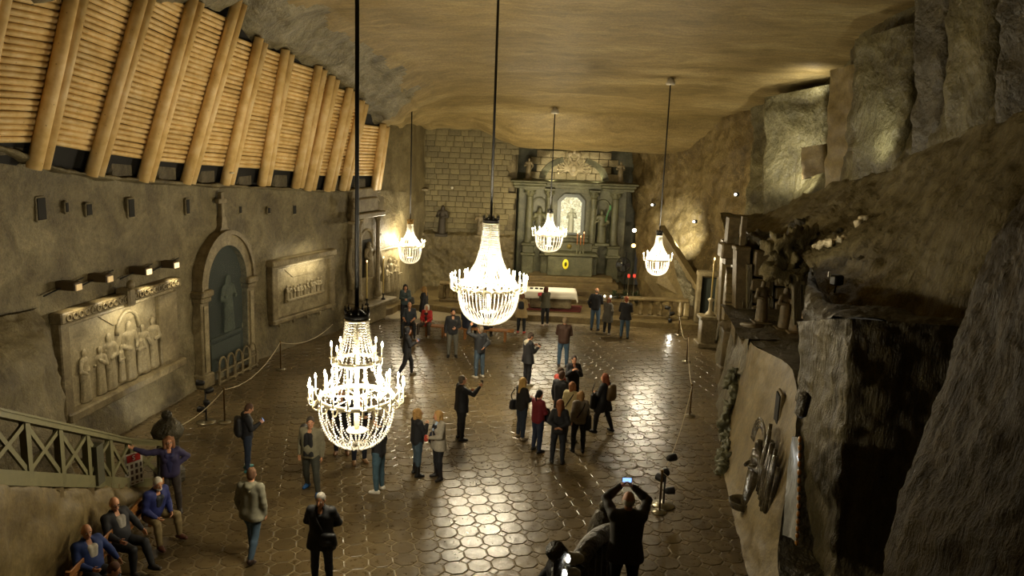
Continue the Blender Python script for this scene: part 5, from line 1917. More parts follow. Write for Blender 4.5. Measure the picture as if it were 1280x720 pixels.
# arch of the chapel with gable posts
for px, py0, py1, y, r, nm in ((903, 402, 502, 26.2, .24, 'a'), (922, 418, 575, 22.6, .25, 'b')):
    a, b = Y_(px, py0, y), Y_(px + 2, py1, y)
    cc = empty('half_column', (b.x, y, 0), 0, ('dark round half column with a carved capital at the side chapel, farther one', 'dark round half column with a carved capital at the side chapel, nearer one')[nm == 'b'], 'column', 'half columns of the right side chapel')
    top = a.z
    MB().lathe([(r, .7), (r * .95, top - .35), (r * 1.05, top - .3)], 14).build('shaft', M_STACK, cc)
    MB().box((0, 0, .35), (r * 2.6, r * 2.6, .7), bevel=.04).build('base', M_STACK, cc)
    cp = MB().lathe([(r * 1.0, top - .3), (r * 1.35, top - .1), (r * 1.2, top + .25), (r * 1.5, top + .3)], 10)
    for k in range(7): cp.ball((r * 1.25 * math.cos(k * .9), r * 1.25 * math.sin(k * .9), top + random.uniform(-.15, .2)), .09, 6, 5)
    cp.build('capital', M_STACK, cc)
ar = empty('chapel_arch', Y_(915, 400, 25.4), 0, 'narrow round stone arch of the right side chapel under a slim pinnacle', 'arch')
O_ = ar.location
ya, yb = 28.0, 25.5
zs, zr = Y_(912, 402, 25.2).z, 1.35
pts = []
for i in range(17):
    a = PI * i / 16
    y = (ya + yb) / 2 - (ya - yb) / 2 * math.cos(a)
    pts.append(Vector((lerp_line(RIGHT_LINE, y) + .12, y, zs + zr * math.sin(a))) - O_)
m = MB()
for i in range(16): m.beam(pts[i], pts[i + 1], .34, .34, up=(1, 0, 0))
m.build('archivolt', M_SMOOTH, ar)
q0 = Y_(924, 430, 25.2) - O_; q1 = Y_(927, 310, 25.2) - O_
MB().beam(q0, q1, .42, .45, up=(0, 1, 0)).build('pier', M_STACK, ar)
MB().beam(q1, q1 + Vector((0, 0, 1.0)), .16, .16, up=(0, 1, 0)).box(q1 + Vector((0, 0, .0)), (.5, .5, .14), bevel=.03).build('pinnacle', M_STACK, ar)
q2 = Y_(914, 300, 26.5) - O_
MB().beam(q2 + Vector((0, 0, -.8)), q2 + Vector((0, 0, .75)), .36, .4, up=(0, 1, 0)).box(q2 + Vector((-.05, 0, -.35)), (.6, .6, .5), bevel=.05).build('pinnacle', M_STACK, ar)
MB().beam(Y_(903, 400, 27.2) - O_, Y_(908, 300, 27.2) - O_, .3, .35, up=(0, 1, 0)).build('pier', M_SMOOTH, ar)
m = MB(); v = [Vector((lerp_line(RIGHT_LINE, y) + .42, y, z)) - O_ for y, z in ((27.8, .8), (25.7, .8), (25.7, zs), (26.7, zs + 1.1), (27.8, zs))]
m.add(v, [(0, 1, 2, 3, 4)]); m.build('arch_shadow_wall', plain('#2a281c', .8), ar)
# statues in the recess
for i, (px, py, hh, y, kd) in enumerate(((948, 434, 1.25, 23.0, 0), (977, 436, 1.2, 22.3, 1), (993, 428, 1.35, 22.0, 0))):
    p = Y_(px, py, y)
    o = statue('chapel_statue', (p.x, y, 3.0), hh, M_STACK, None, kd, PI + .3, 330 + i, .032)
    tag(o, ('shadowed stone statue in the right side chapel, leftmost of three', 'shadowed hooded stone statue in the right side chapel, middle of three', 'shadowed stone statue in the right side chapel, closest to the great block')[i], 'statue', 'statues in the right side chapel')
p = Y_(998, 397, 21.6)
cl_ = empty('recess_lamp', p, 0, 'small amber lamp glowing behind the statues of the side chapel', 'lamp')
MB().ball((0, 0, 0), .07, 8, 6).build('bulb', glow((1, .6, .25), 6), cl_)
MB().tube([(0, 0, -.07), (.02, .05, -.3)], .02, 6).build('stem', M_IRON, cl_)
# rough rock knob over the recess
F = Field(V3(-1.2, -1.0, -1.0), V3(1.2, 1.0, 1.1), .05)
for k in range(16): F.ell((random.uniform(-.5, .5), random.uniform(-.3, .3), random.uniform(-.5, .5)), V3(random.uniform(.25, .40), random.uniform(.25, .4), random.uniform(.2, .35)), None, .15)
o = link_mesh('rock_knob', roughen(F.mesh('rock_knob', M_TERR), .30, 2.2, 1.0), wc); o.location = Y_(993, 318, 21.8)
for px, h_ in ((995, 70), (1006, 80)):
    a, b = Y_(px, 335, 21.4), Y_(px + 1, 335 + h_, 21.4)
    MB().beam(a, b, .2, .2, up=(0, 1, 0)).build('shaft', M_RIGHT, wc)
# glow gap: bright pale salt in a cleft, with spotlight
p = Y_(1050, 298, 20.3)
gp = empty('lit_cleft', p, 0, 'bright lit salt cleft above the great block, beside a black spotlight', 'cleft')
F = Field(V3(-1, -.6, -.6), V3(1, .6, .8), .04)
for k in range(9): F.ell((-.55 + k * .13, random.uniform(-.1, .1), -.22 + .05 * k), V3(.14, .12, .07), None, .03)
F.cone((.4, 0, .05), (.62, .1, .50), .10, .14, .05)
link_mesh('pale_salt', roughen(F.mesh('pale_salt', plain('#b8ab88', .5)), .10, 5, 1.0), gp)
light('cleft_lamp', 'POINT', Y_(1030, 297, 19.7), 5, (1, .9, .7), .04)
p = Y_(1046, 350, 17.6)
bs = empty('black_spotlight', p, 0, 'small black spotlight standing on the rock terrace above the great block', 'lamp')
MB().box((0, 0, 0), (.26, .2, .24), rz=.4, bevel=.03).build('housing', M_IRON, bs)
MB().tube([(0, 0, -.1), (.02, .1, -.3)], .02, 6).build('bracket', M_IRON, bs)
MB().box((-.18, 0, .12), (.05, .04, .12)).build('clamp', plain('#b9b29c', .4), bs)

# ---- near rock at the right edge
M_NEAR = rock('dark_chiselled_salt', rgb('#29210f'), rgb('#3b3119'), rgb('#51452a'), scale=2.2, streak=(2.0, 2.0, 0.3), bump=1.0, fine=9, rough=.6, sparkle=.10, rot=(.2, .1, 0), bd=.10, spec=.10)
for n_ in [x for x in M_NEAR.node_tree.nodes if x.type == 'BUMP']: n_.inputs['Strength'].default_value *= 1.0

def nr(px, py, y): return tuple(Y_(px, py, y))


sil = [(1300, 225), (1262, 270), (1232, 330), (1205, 410), (1175, 490), (1148, 570), (1122, 650), (1100, 740)]
rows = []
for i, (px, py) in enumerate(sil):
    f = i / (len(sil) - 1)
    y = 10.6 - 1.6 * f
    rows.append([nr(px + 70, py - 10, y + 2.6), nr(px + 14, py, y + .7), nr(px, py, y), nr(px + (1330 - px) * .25, py + 6, y - .8), nr(px + (1330 - px) * .6, py + 14, y - 1.6), nr(1340, py + 24, y - 2.3), nr(1480, py + 30, y - 3.2)])
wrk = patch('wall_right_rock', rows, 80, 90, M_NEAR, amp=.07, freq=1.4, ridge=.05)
tag(wrk, kind='structure')

# ---- stair parapet, bright lit rock and rough salt at the rear right
sp = empty('stair_parapet', (7.2, 36, .26), 0, 'slanting stone stair parapet descending to the right behind the hanging small chandelier', 'parapet')
O_ = Vector(sp.location)
a0, a1 = Y_(826, 283, 38.0), Y_(901, 402, 34.8)
dv = (a1 - a0)
m = MB()
q = [a0, a1, a1 + Vector((0, 0, -.9)), Vector((a0.x + .3, a0.y, .3)), Vector((a0.x - .6, a0.y, a0.z - 2.6))]
m.add([v - O_ for v in q] + [v - O_ + Vector((.25, .35, 0)) for v in q], [(4, 3, 2, 1, 0), (5, 6, 7, 8, 9)] + [(i, (i + 1) % 5, (i + 1) % 5 + 5, i + 5) for i in range(5)])
m.build('flank', M_SMOOTH, sp)
MB().beam(a0 - O_, a1 - O_, .42, .16).build('coping', M_SMOOTH, sp)
p = Y_(868, 305, 38.2)
light('rear_wash', 'SPOT', Y_(850, 306, 37.0), 750, (.98, .98, .9), .06, Y_(856, 292, 39.4), 80, .9)
rows = rp(((842, 325, 37.0), (846, 345, 36.6), (858, 380, 35.6)), ((852, 325, 37), (858, 352, 36.4), (868, 384, 35.4)), ((858, 335, 36.9), (868, 362, 36.2), (872, 385, 35.3)))
rg = patch('rough_streak', rows, 30, 40, M_ROUGH, amp=.12, freq=3, parent=sp)
rg.location = -O_
pd = empty('candle_pedestal', (at_z(889, 440).x, 31.4, 0), 0, 'square stone pedestal with moulded top beside the right side chapel', 'pedestal')
MB().box((0, 0, .1), (.85, .85, .2), bevel=.03).box((0, 0, .65), (.6, .6, 1.0), bevel=.03).box((0, 0, 1.2), (.78, .78, .14), bevel=.03).build('block', M_CARVE, pd)
cd = empty('tall_candle', (pd.location.x + .05, 31.4, 1.27), 0, 'tall yellow candle in an ornate holder on the pedestal by the right chapel', 'candle')
MB().lathe([(.22, 0), (.16, .1), (.08, .2), (.07, .55), (.14, .65), (.05, .72)], 12).build('holder', plain('#a89a78', .4), cd)
MB().lathe([(.035, .72), (.033, 2.2), (0, 2.24)], 8).build('wax', M_WAX, cd)
MB().ball((0, 0, 2.3), (.028, .028, .06), 8, 6).build('flame', glow((1, .6, .25), 6), cd)
dd = empty('dark_doorway', (at_y(884, 380, 34.5).x, 34.5, .26), 0, 'small dark doorway with pale jambs right of the stair parapet', 'doorway')
MB().box((0, .1, 1.0), (.7, .1, 2.0)).build('opening', plain('#252a20', .8), dd)
for s in (-1, 1): MB().box((s * .42, 0, 1.1), (.2, .3, 2.2), bevel=.03).build('jamb', M_CARVE, dd)
MB().box((0, 0, 2.2), (1.1, .34, .22), bevel=.03).build('lintel', M_CARVE, dd)
for lab, px, py, y in (('bright small spotlight on the rock right of the smallest chandelier cord', 919, 243, 34.5), ('small spotlight on a bracket on the rear right wall', 815, 256, 40.4), ('small bright lamp on the ledge of the rear right wall', 867, 277, 37.2)):
    q = Y_(px, py, y)
    sl_ = empty('wall_spot', q, 0, lab, 'lamp')
    MB().ball((0, -.05, 0), .06, 8, 6).build('lens', glow((1, .92, .75), 5), sl_)
    MB().box((.08, .06, 0), (.2, .16, .16), bevel=.03).build('can', M_IRON, sl_)
light('ceiling_wash', 'SPOT', Y_(1018, 122, 31.0), 95, (1, .95, .78), .1, Y_(1010, 95, 31.6), 140, .9)
light('slab_wash', 'SPOT', Y_(990, 236, 30.4), 420, (1, .95, .80), .1, Y_(998, 190, 32.4), 110, .9)
light('slab_wash', 'SPOT', Y_(1086, 206, 22.9), 110, (.95, .97, .85), .08, Y_(1092, 150, 24.2), 100, .9)

# ---- back wall behind the photographer and the gallery side
wf = MB().box((0, -3.2, 6), (30, .3, 14)).build('wall_front', M_RIGHT)
tag(wf, kind='structure')
# ================================================================== CHANDELIERS
def crystal():
    t = NT('salt_crystal')
    nt = t.t
    b = t.b
    out = nt.nodes['Material Output']
    tr = t.n('ShaderNodeBsdfTranslucent', Color=(1, .97, .9, 1))
    gl = t.n('ShaderNodeBsdfGlossy', Color=(1, .98, .94, 1), Roughness=.12)
    df = t.n('ShaderNodeBsdfDiffuse', Color=(.9, .87, .8, 1))
    m1 = t.n('ShaderNodeMixShader', Fac=.5)
    m2 = t.n('ShaderNodeMixShader', Fac=.25)
    t.l(tr.outputs[0], m1.inputs[1]); t.l(df.outputs[0], m1.inputs[2])
    t.l(m1.outputs[0], m2.inputs[1]); t.l(gl.outputs[0], m2.inputs[2])
    t.l(m2.outputs[0], out.inputs['Surface'])
    nt.nodes.remove(b)
    return t.m


M_CRYSTAL = crystal()
M_BULB = glow((1.0, .86, .58), 38, 'candle_bulb')
M_CANDLE = plain('#efe6cf', .5, 0, .03)
M_FRAME = plain('#d9d0b4', .35, .3, .05)
OCTV = [(1, 0, 0), (-1, 0, 0), (0, 1, 0), (0, -1, 0), (0, 0, 1), (0, 0, -1)]
OCTF = [(0, 2, 4), (2, 1, 4), (1, 3, 4), (3, 0, 4), (2, 0, 5), (1, 2, 5), (3, 1, 5), (0, 3, 5)]


def strand(pts, r, gap):
    """beads along a curve"""
    P = catmull(pts, 200)
    d = np.concatenate([[0], np.cumsum(np.linalg.norm(np.diff(P, axis=0), axis=1))])
    n = max(int(d[-1] / gap), 2)
    V, Fc = [], []
    for i in range(n + 1):
        s = d[-1] * i / n
        p = [np.interp(s, d, P[:, k]) for k in range(3)]
        k = r * (1.25 if i % 4 == 0 else 1.0)
        b = len(V)
        V += [(p[0] + k * o[0], p[1] + k * o[1], p[2] + k * 1.1 * o[2]) for o in OCTV]
        Fc += [(a + b, c + b, e + b) for a, c, e in OCTF]
    return mesh_np('bead_strand', V, Fc, M_CRYSTAL, smooth=False)


def ring_copies(name, me, n, parent, a0=0.0):
    return [link_mesh(name, me, parent, (0, 0, 0), a0 + 2 * PI * i / n) for i in range(n)]


def chandelier(loc, label, s, R, arms, nst, up_prof, low_prof, crown_r, crown_z, power, nl, tier2=None, bead=.017, double=False, kinds=1):
    ch = empty('chandelier', loc, random.uniform(0, .3), label, 'chandelier', 'salt crystal chandeliers')
    ztop = lerp_line([(z, y) for y, z in CEIL_LINE], loc[1]) - loc[2] + .12
    MB().tube([(0, 0, crown_z + .15), (0, 0, ztop)], .028 * (1.3 if s > .9 else 1), 8).build('cord', plain('#0f0d0a', .6), ch)
    if ztop < 9:
        MB().lathe([(.16, ztop - .42), (.20, ztop - .36), (.13, ztop - .2), (.05, ztop - .16), (.05, ztop)], 12).build('ceiling_cup', plain('#b9b2a0', .4, .2), ch)
    # crown
    cr = MB().lathe([(crown_r * 1.02, crown_z - .03), (crown_r * 1.05, crown_z + .07), (crown_r * .98, crown_z + .08), (crown_r * .95, crown_z - .02)], 24)
    k = 10
    for i in range(k):
        a = 2 * PI * i / k
        cr.ball((crown_r * math.cos(a), crown_r * math.sin(a), crown_z + .12), (.022, .022, .045), 6, 4)
        cr.ball((crown_r * math.cos(a), crown_r * math.sin(a), crown_z + .175), .016, 6, 4)
    cr.lathe([(crown_r, crown_z + .04), (.05, crown_z + .14), (.03, crown_z + .2)], 10)
    cr.build('crown', M_IRON if s > .7 else plain('#8a6a30', .4, .5), ch)
    MB().torus(crown_r, .02, (0, 0, crown_z - .05), 24, 6).build('top_ring', M_FRAME, ch)
    zb = min(p[1] for p in low_prof)
    MB().lathe([(.03 * s + .01, zb * .72), (.05 * s, zb * .5), (.06 * s, 0), (.035 * s, .2), (.05 * s, crown_z * .5), (.03, crown_z)], 10).build('stem', M_FRAME, ch)
    MB().lathe([(.0, zb * .68 - .02), (R * .28, zb * .68), (R * .29, zb * .68 + .02), (0, zb * .68 + .035)], 20).build('bottom_plate', M_FRAME, ch)
    MB().torus(R, .026 * s + .006, (0, 0, 0), 40, 6, 1.5).build('main_ring', M_FRAME, ch)
    sp = MB()
    for i in range(6):
        a = i * PI / 3
        sp.tube([(0, 0, .02), (R * math.cos(a), R * math.sin(a), 0)], .012, 5)
    sp.build('spokes', M_FRAME, ch)
    ring_copies('bead_strand', strand([(r, 0, z) for r, z in up_prof], bead, bead * 2.5), nst, ch)
    ring_copies('bead_strand', strand([(r, 0, z) for r, z in low_prof], bead, bead * 2.5), nst, ch, PI / nst)
    if tier2:
        R2, z2, n2 = tier2
        MB().torus(R2, .024, (0, 0, z2), 32, 6, 1.5).build('upper_ring', M_FRAME, ch)
        ring_copies('bead_strand', strand([(R2, 0, z2), (R2 + .06, 0, z2 * .5), (R * .98, 0, .0)], bead, bead * 2.5), nst // 2, ch)
    # candle arms
    cz, ch_ = .09 * s, .13 * s + .03
    def arm_mesh(r0, r1, z):
        return MB().tube(catmull([(r0, 0, z), (r0 + (r1 - r0) * .5, 0, z - .10 * s), (r1, 0, z - .05 * s), (r1, 0, z + cz * .5)], 10), .012 * s + .003, 5).lathe([(.0, z + cz * .5), (.045 * s + .01, z + cz * .6), (.04 * s, z + cz * .5)], 8, (r1, 0, 0)).mesh('candle_arm', M_FRAME)
    def candle_mesh(r1, z): return MB().lathe([(.014 * s + .002, z + cz * .6), (.014 * s + .002, z + cz + ch_)], 8, (r1, 0, 0)).mesh('candle', M_CANDLE)
    def bulb_mesh(r1, z):
        q = z + cz + ch_
        return MB().lathe([(.008, q), (.018 * s + .004, q + .028), (.013 * s + .003, q + .055 * s + .015), (.0, q + .09 * s + .02)], 8, (r1, 0, 0)).mesh('bulb', M_BULB)
    sets = [(R, R * 1.26, 0.0, arms, 0.0)]
    if double: sets.append((R * .55, R * .80, .12 * s, arms // 2, .2))
    if tier2: sets.append((R2 * .9, R2 * 1.12, z2, tier2[2], .1))
    for (r0, r1, z, n, a0) in sets:
        am, cm, bm = arm_mesh(r0, r1, z), candle_mesh(r1, z), bulb_mesh(r1, z)
        for i in range(n):
            a = link_mesh('candle_arm', am, ch, (0, 0, 0), a0 + 2 * PI * i / n)
            link_mesh('candle', cm, a)
            link_mesh('bulb', bm, a)
    for i in range(nl):
        a = 2 * PI * i / max(nl, 1) + .3
        q = Vector(loc) + (Vector((R * .75 * math.cos(a), R * .75 * math.sin(a), .30 * s)) if nl > 1 else Vector((0, 0, .3 * s)))
        light('chandelier_light', 'POINT', q, power * CHANDELIER_POWER / nl, WARM, .10 if nl > 1 else .28)
    return ch


cA = at_y(446, 497, 13.8)
chandelier(tuple(cA), 'nearest two-tier crystal chandelier with candle arms hanging over the left of the floor', 1.0, .67, 20, 26,
           [(.20, 1.44), (.24, 1.1), (.31, .85), (.40, .70)], [(.67, 0), (.66, -.35), (.52, -.70), (.30, -.88), (.06, -.93)], .21, 1.50, 620, 4, tier2=(.40, .70, 8), bead=.019, double=True)
cB = at_y(611, 358, 23.25)
chandelier(tuple(cB), 'largest crystal chandelier with a tall beaded neck hanging in the middle of the chapel', 1.0, .90, 30, 44,
           [(.23, 1.88), (.27, 1.3), (.40, .75), (.62, .35), (.90, .03)], [(.90, 0), (.88, -.4), (.74, -.80), (.45, -1.06), (.06, -1.14)], .23, 1.93, 1700, 5, bead=.021, double=True)
for (px, py, y, lab, R, n, pw, s) in ((686.5, 293, 37.25, 'small crystal chandelier hanging in front of the high altar', .64, 16, 620, .75), (512.5, 307, 36.0, 'small crystal chandelier hanging before the brick wall at the far left', .52, 12, 420, .70),
                                      (822, 324, 32.75, 'small crystal chandelier with few candles hanging at the right before the rear rock wall', .48, 6, 700, .72)):
    q = at_y(px, py, y)
    chandelier(tuple(q), lab, s, R, n, 24, [(.13, .98), (.16, .65), (.28, .35), (R, .03)], [(R, 0), (R * .97, -.32), (R * .8, -.62), (R * .45, -.78), (.05, -.82)] if n > 6 else [(R, 0), (R * .98, -.25), (R * .8, -.5), (R * .45, -.64), (.05, -.68)],
               .13 if n > 6 else .12, 1.02, pw, 2, bead=.019)
# ================================================================== RAILING, STEPS, ROCK UNDER THE RAILING, LEFT FOREGROUND
M_PAINT = plain('#6f6a48', .5, 0, .10, 8)
A0, A1 = Vector((-7.11, 10.5, 3.12)), Vector((-8.12, 16.2, .36))
rl = empty('stair_railing', A1, 0, 'olive painted wooden stair railing with crossed panels descending at the left', 'railing')
O_ = Vector(A1)
ext = (A0 - A1) / 6
A00 = A0 + ext * 1.6
EN = Vector((-7.75, 17.0, .02))
HT = .98


def rail_panel(a, b, n):
    for i in range(n):
        p, q = a.lerp(b, i / n), a.lerp(b, (i + 1) / n)
        x = MB()
        up = Vector((0, 0, 1))
        MB().beam(p + up * .14 - O_, q + up * (HT - .06) - O_, .045, .085).build('cross_bar', M_PAINT, rl)
        MB().beam(p + up * (HT - .06) - O_, q + up * .14 - O_, .040, .085).build('cross_bar', M_PAINT, rl)
        MB().beam(p + up * -.02 - O_, p + up * (HT + .02) - O_, .11, .11, up=(1, 0, 0)).build('post', M_PAINT, rl)
    L = MB().beam(a + Vector((0, 0, HT)) - O_, b + Vector((0, 0, HT)) - O_, .16, .09).build('top_rail', M_PAINT, rl)
    MB().beam(a + Vector((0, 0, HT + .06)) - O_, b + Vector((0, 0, HT + .06)) - O_, .20, .035).build('cap', M_PAINT, L)
    MB().beam(a + Vector((0, 0, .03)) - O_, b + Vector((0, 0, .03)) - O_, .09, .22).build('bottom_rail', M_PAINT, rl)


rail_panel(A00, A1, 6)
rail_panel(A1, EN, 1)
MB().beam(EN - O_ + Vector((0, 0, 0)), EN - O_ + Vector((0, 0, HT)), .12, .12, up=(1, 0, 0)).build('post', M_PAINT, rl)
MB().beam(A1.lerp(A0, .36) - O_, A1.lerp(A0, .36) + Vector((0, 0, HT - .2)) - O_, .24, .24, up=(1, 0, 0)).build('dark_newel', plain('#4a4834', .6), rl)
# rock cheek under the railing
rows = []
for f, o_ in ((1, -.05), (.97, .07), (.6, .22), (.25, .12), (0, .22)):
    r = []
    for t in np.linspace(0, 1, 9):
        p = A00.lerp(A1, t)
        r.append((p.x + o_ + (1 - t) * (1 - f) * -.5, p.y, (p.z - .10) * f - .02))
    e = EN
    r.append((e.x + o_ * .3, e.y, .0 - .02))
    rows.append(r)
wcheek = patch('trim_7', rows, 70, 40, M_SMOOTH, amp=.09, freq=1.2, keep=lambda u, v: .3 if v < .1 else 1)
tag(wcheek, 'rough salt cheek wall under the stair railing', kind='structure')
# steps behind the railing
st = MB()
for i in range(17):
    p = A00.lerp(A1 + Vector((0, .5, -.2)), (i + .5) / 17)
    hgt = max(p.z - .1, .15)
    sob = MB().box((p.x - 1.35, p.y, hgt / 2), (2.6, .46, hgt), bevel=.02).build('step', M_STEP, wcheek)
# rock lump on the left wall foot
rows = [[(-12, 9, 4.5), (-10.9, 13, 4.3), (-10.5, 16.4, 4.0), (-10.7, 17.6, 3.9)], [(-11, 9, 3.4), (-9.9, 13, 3.2), (-9.7, 16.2, 3.0), (-10.5, 17.5, 2.8)], [(-11, 9, 0), (-9.7, 13, 0), (-9.6, 16.4, 0), (-10.4, 17.6, 0)]]
tag(patch('wall_left_foot', rows, 50, 40, M_WALL, amp=.12, freq=1.0), kind='structure')

# stone newel by the foot of the railing
nw = empty('stone_newel', at_z(207, 612) + Vector((-.12, .5, 0)), 0, 'dark weathered stone newel with a knob behind the woman leaning on the railing', 'post')
MB().lathe([(.34, 0), (.34, .25), (.26, .3), (.24, 1.0), (.32, 1.08), (.36, 1.2), (.30, 1.34), (.18, 1.46), (.10, 1.52)], 14).build('shaft', M_UP2, nw)
MB().ball((0, 0, 1.58), .12, 12, 8).build('knob', M_UP2, nw)
# poster and small notices on the railing
tp_ = NT('poster_print')
_v = tp_.n('ShaderNodeTexCoord')
_br = tp_.n('ShaderNodeTexBrick', Color1=(*rgb('#3a3330'), 1), Color2=(*rgb('#6b3a30'), 1), Mortar=(*rgb('#d8d2c4'), 1), Scale=1.0)
_br.inputs['Mortar Size'].default_value = .025; _br.inputs['Brick Width'].default_value = .105; _br.inputs['Row Height'].default_value = .14
_br.offset = 0
_mp = tp_.n('ShaderNodeMapping'); _mp.inputs['Rotation'].default_value = (PI / 2, 0, 0)
tp_.l(_v.outputs['Object'], _mp.inputs['Vector']); tp_.l(_mp.outputs['Vector'], _br.inputs['Vector'])
tp_.l(_br.outputs['Color'], tp_.b.inputs['Base Color'])
M_POST = tp_.done(.5)
pp = A1.lerp(EN, .02) + Vector((.12, -.1, .42))
po = empty('notice_board', pp, math.radians(55), 'white notice board with a red heading and rows of small pictures on the railing end', 'sign')
MB().box((0, 0, 0), (.40, .02, .72)).build('sheet', plain('#d8d2c4', .5, 0, .03), po)
MB().box((.0, -.014, -.10), (.34, .006, .46)).build('pictures', M_POST, po)
MB().box((0, -.014, .25), (.30, .006, .16)).build('red_heading', plain('#b0281e', .5), po)
cv = bpy.data.curves.new('heading_text', 'FONT'); cv.body = 'S'; cv.size = .15; cv.align_x = 'CENTER'; cv.align_y = 'CENTER'; cv.extrude = .002
co = bpy.data.objects.new('heading_text', cv); COL.objects.link(co); co.parent = po; co.location = (0, -.020, .25); co.rotation_euler = (PI / 2, 0, 0)
bpy.context.view_layer.update()
tm = bpy.data.meshes.new_from_object(co.evaluated_get(bpy.context.evaluated_depsgraph_get()))
bpy.data.objects.remove(co)
tm.materials.clear(); tm.materials.append(plain('#eee8dc', .5, 0, .02))
co = link_mesh('heading_text', tm, po, (0, -.020, .25)); co.rotation_euler = (PI / 2, 0, 0)
pp2 = EN + Vector((.12, -.3, .38))
p2o = empty('small_notice', pp2, math.radians(60), 'small dark oval notice with white and red lettering at the foot of the railing', 'sign')
MB().lathe([(.20, 0), (.20, .02), (0, .02)], 20).xform(Matrix.Rotation(PI / 2, 4, 'X') @ Matrix.Diagonal((.75, 1.2, 1, 1))).build('plate', plain('#24231e', .5), p2o)
MB().box((0, -.025, -.05), (.16, .006, .12)).box((0, -.025, .12), (.12, .006, .05)).build('pale_print', plain('#cfc6b8', .5), p2o)
MB().box((.0, -.028, .18), (.12, .006, .03)).build('red_print', plain('#a83328', .5), p2o)


# ---- benches
M_BENCH = plain('#8a5a2a', .45, 0, .15, 6)


def bench(p, q, label, back=False, n=3, seat_h=.46, group='wooden benches'):
    p, q = Vector(p), Vector(q)
    d = (q - p).normalized()
    L = (q - p).length
    rz = math.atan2(d.y, d.x)
    b = empty('bench', (p + q) / 2, rz, label, 'bench', group)
    for k in range(3): MB().box((0, -.14 + .14 * k, seat_h - .025), (L, .125, .045), bevel=.01).build('seat_board', M_BENCH, b)
    for i in range(n):
        x = -L / 2 + .35 + (L - .7) * i / (n - 1)
        for s in (-1, 1): MB().box((x, s * .14, seat_h / 2 - .03), (.09, .08, seat_h - .06), bevel=.01).build('leg', M_BENCH, b)
        MB().box((x, 0, seat_h - .08), (.09, .36, .06)).build('bearer', M_BENCH, b)
    if back:
        for k in range(2): MB().box((0, .26 + .03 * k, seat_h + .22 + .17 * k), (L, .035, .13), bevel=.01).build('back_board', M_BENCH, b)
        for i in range(n):
            x = -L / 2 + .35 + (L - .7) * i / (n - 1)
            MB().beam((x, .22, seat_h - .05), (x, .32, seat_h + .5), .08, .05, up=(1, 0, 0)).build('back_post', M_BENCH, b)
    return b


bench((-7.35, 15.45, 0), (-7.30, 11.4, 0), 'wooden bench with slatted back against the rock under the railing', True, 3)
bench((-4.35, 31.35, 0), (-2.35, 31.2, 0), 'brown wooden bench under the seated man in grey and the woman in red')
bench((-2.15, 31.1, 0), (.15, 30.9, 0), 'brown wooden bench right of the other, under the large chandelier')

# ---- stanchions, ropes, floodlight stacks
def stanchion(px, py, label, h=.95):
    p = at_z(px, py)
    s = empty('stanchion', p, 0, label, 'stanchion', 'rope stanchions')
    MB().lathe([(.17, 0), (.17, .02), (.03, .05)], 20).build('base', M_STEEL, s)
    MB().lathe([(.024, .03), (.024, h), (.034, h + .01), (.034, h + .05), (0, h + .06)], 10).build('pole', plain('#6d5530', .4, .6), s)
    return p + Vector((0, 0, h))


def rope(a, b, sag, label):
    a, b = Vector(a), Vector(b)
    pts = [tuple(a.lerp(b, t) - Vector((0, 0, sag * 4 * t * (1 - t)))) for t in np.linspace(0, 1, 17)]
    tag(MB().tube(pts, .011, 6).build('rope', plain('#b9ab8c', .6)), label, 'rope', 'barrier ropes')


s1 = stanchion(281, 528, 'rope stanchion on the left beside the floodlight stack')
s2 = stanchion(351, 462, 'rope stanchion on the left before the square framed relief')
s3 = stanchion(824, 640, 'rope stanchion nearest on the right beside the floodlights')
s4 = stanchion(862, 520, 'rope stanchion in the middle of the right side rope')
s5 = stanchion(858, 452, 'rope stanchion on the right before the side chapel', .95)
s6 = stanchion(848, 419, 'short rope stanchion at the right end of the stage balustrade', .8)
rope(s1, s2, .35, 'pale rope between the two left stanchions')
rope(s2, (-7.0, 30.6, .5), .3, 'pale rope from the left stanchion towards the side altar')
rope(s1, (-8.9, 19.2, .35), .25, 'pale rope from the left floodlight towards the railing')
rope(s3, s4, .4, 'long pale rope between the nearest and middle right stanchions')
rope(s4, s5, .35, 'pale rope between the middle right stanchion and the one before the chapel')
rope(s5, s6, .4, 'pale rope between the right stanchion and the balustrade')
rope(s3, on_right(918, 626), .2, 'pale rope from the nearest right stanchion to the near right wall')


def floodlights(p, label, n=3, lit=1, face=0.0, power=30):
    s = empty('floodlight_stack', p, face, label, 'lamp', 'floodlight stacks')
    MB().lathe([(.26, 0), (.25, .03), (.04, .06)], 18).build('base', M_STEEL, s)
    MB().tube([(0, 0, .04), (0, 0, .95)], .022, 8).build('pole', M_IRON, s)
    for i in range(n):
        z = .35 + i * .26
        a = i * 2.2 + .4
        d = Vector((math.cos(a), math.sin(a), .1)).normalized()
        c = Vector((0, 0, z)) + d * .13
        M_ = Matrix.Translation(c) @ d.to_track_quat('Z', 'Y').to_matrix().to_4x4()
        hd = MB().lathe([(.05, -.12), (.08, -.06), (.09, .09), (.085, .10)], 12).xform(M_).build('lamp_head', M_IRON, s)
        MB().lathe([(.082, .085), (.0, .088)], 12).xform(M_).build('lens', glow((1, .95, .82), 14) if i < lit else plain('#6c6656', .2), hd)
        if i < lit:
            q = s.matrix_basis @ (c + d * .16)
            w = s.matrix_basis.to_3x3() @ d
            light('floodlight', 'SPOT', q, power, (1, .93, .75), .05, q + w * 3 + Vector((0, 0, .9)), 100, .7)


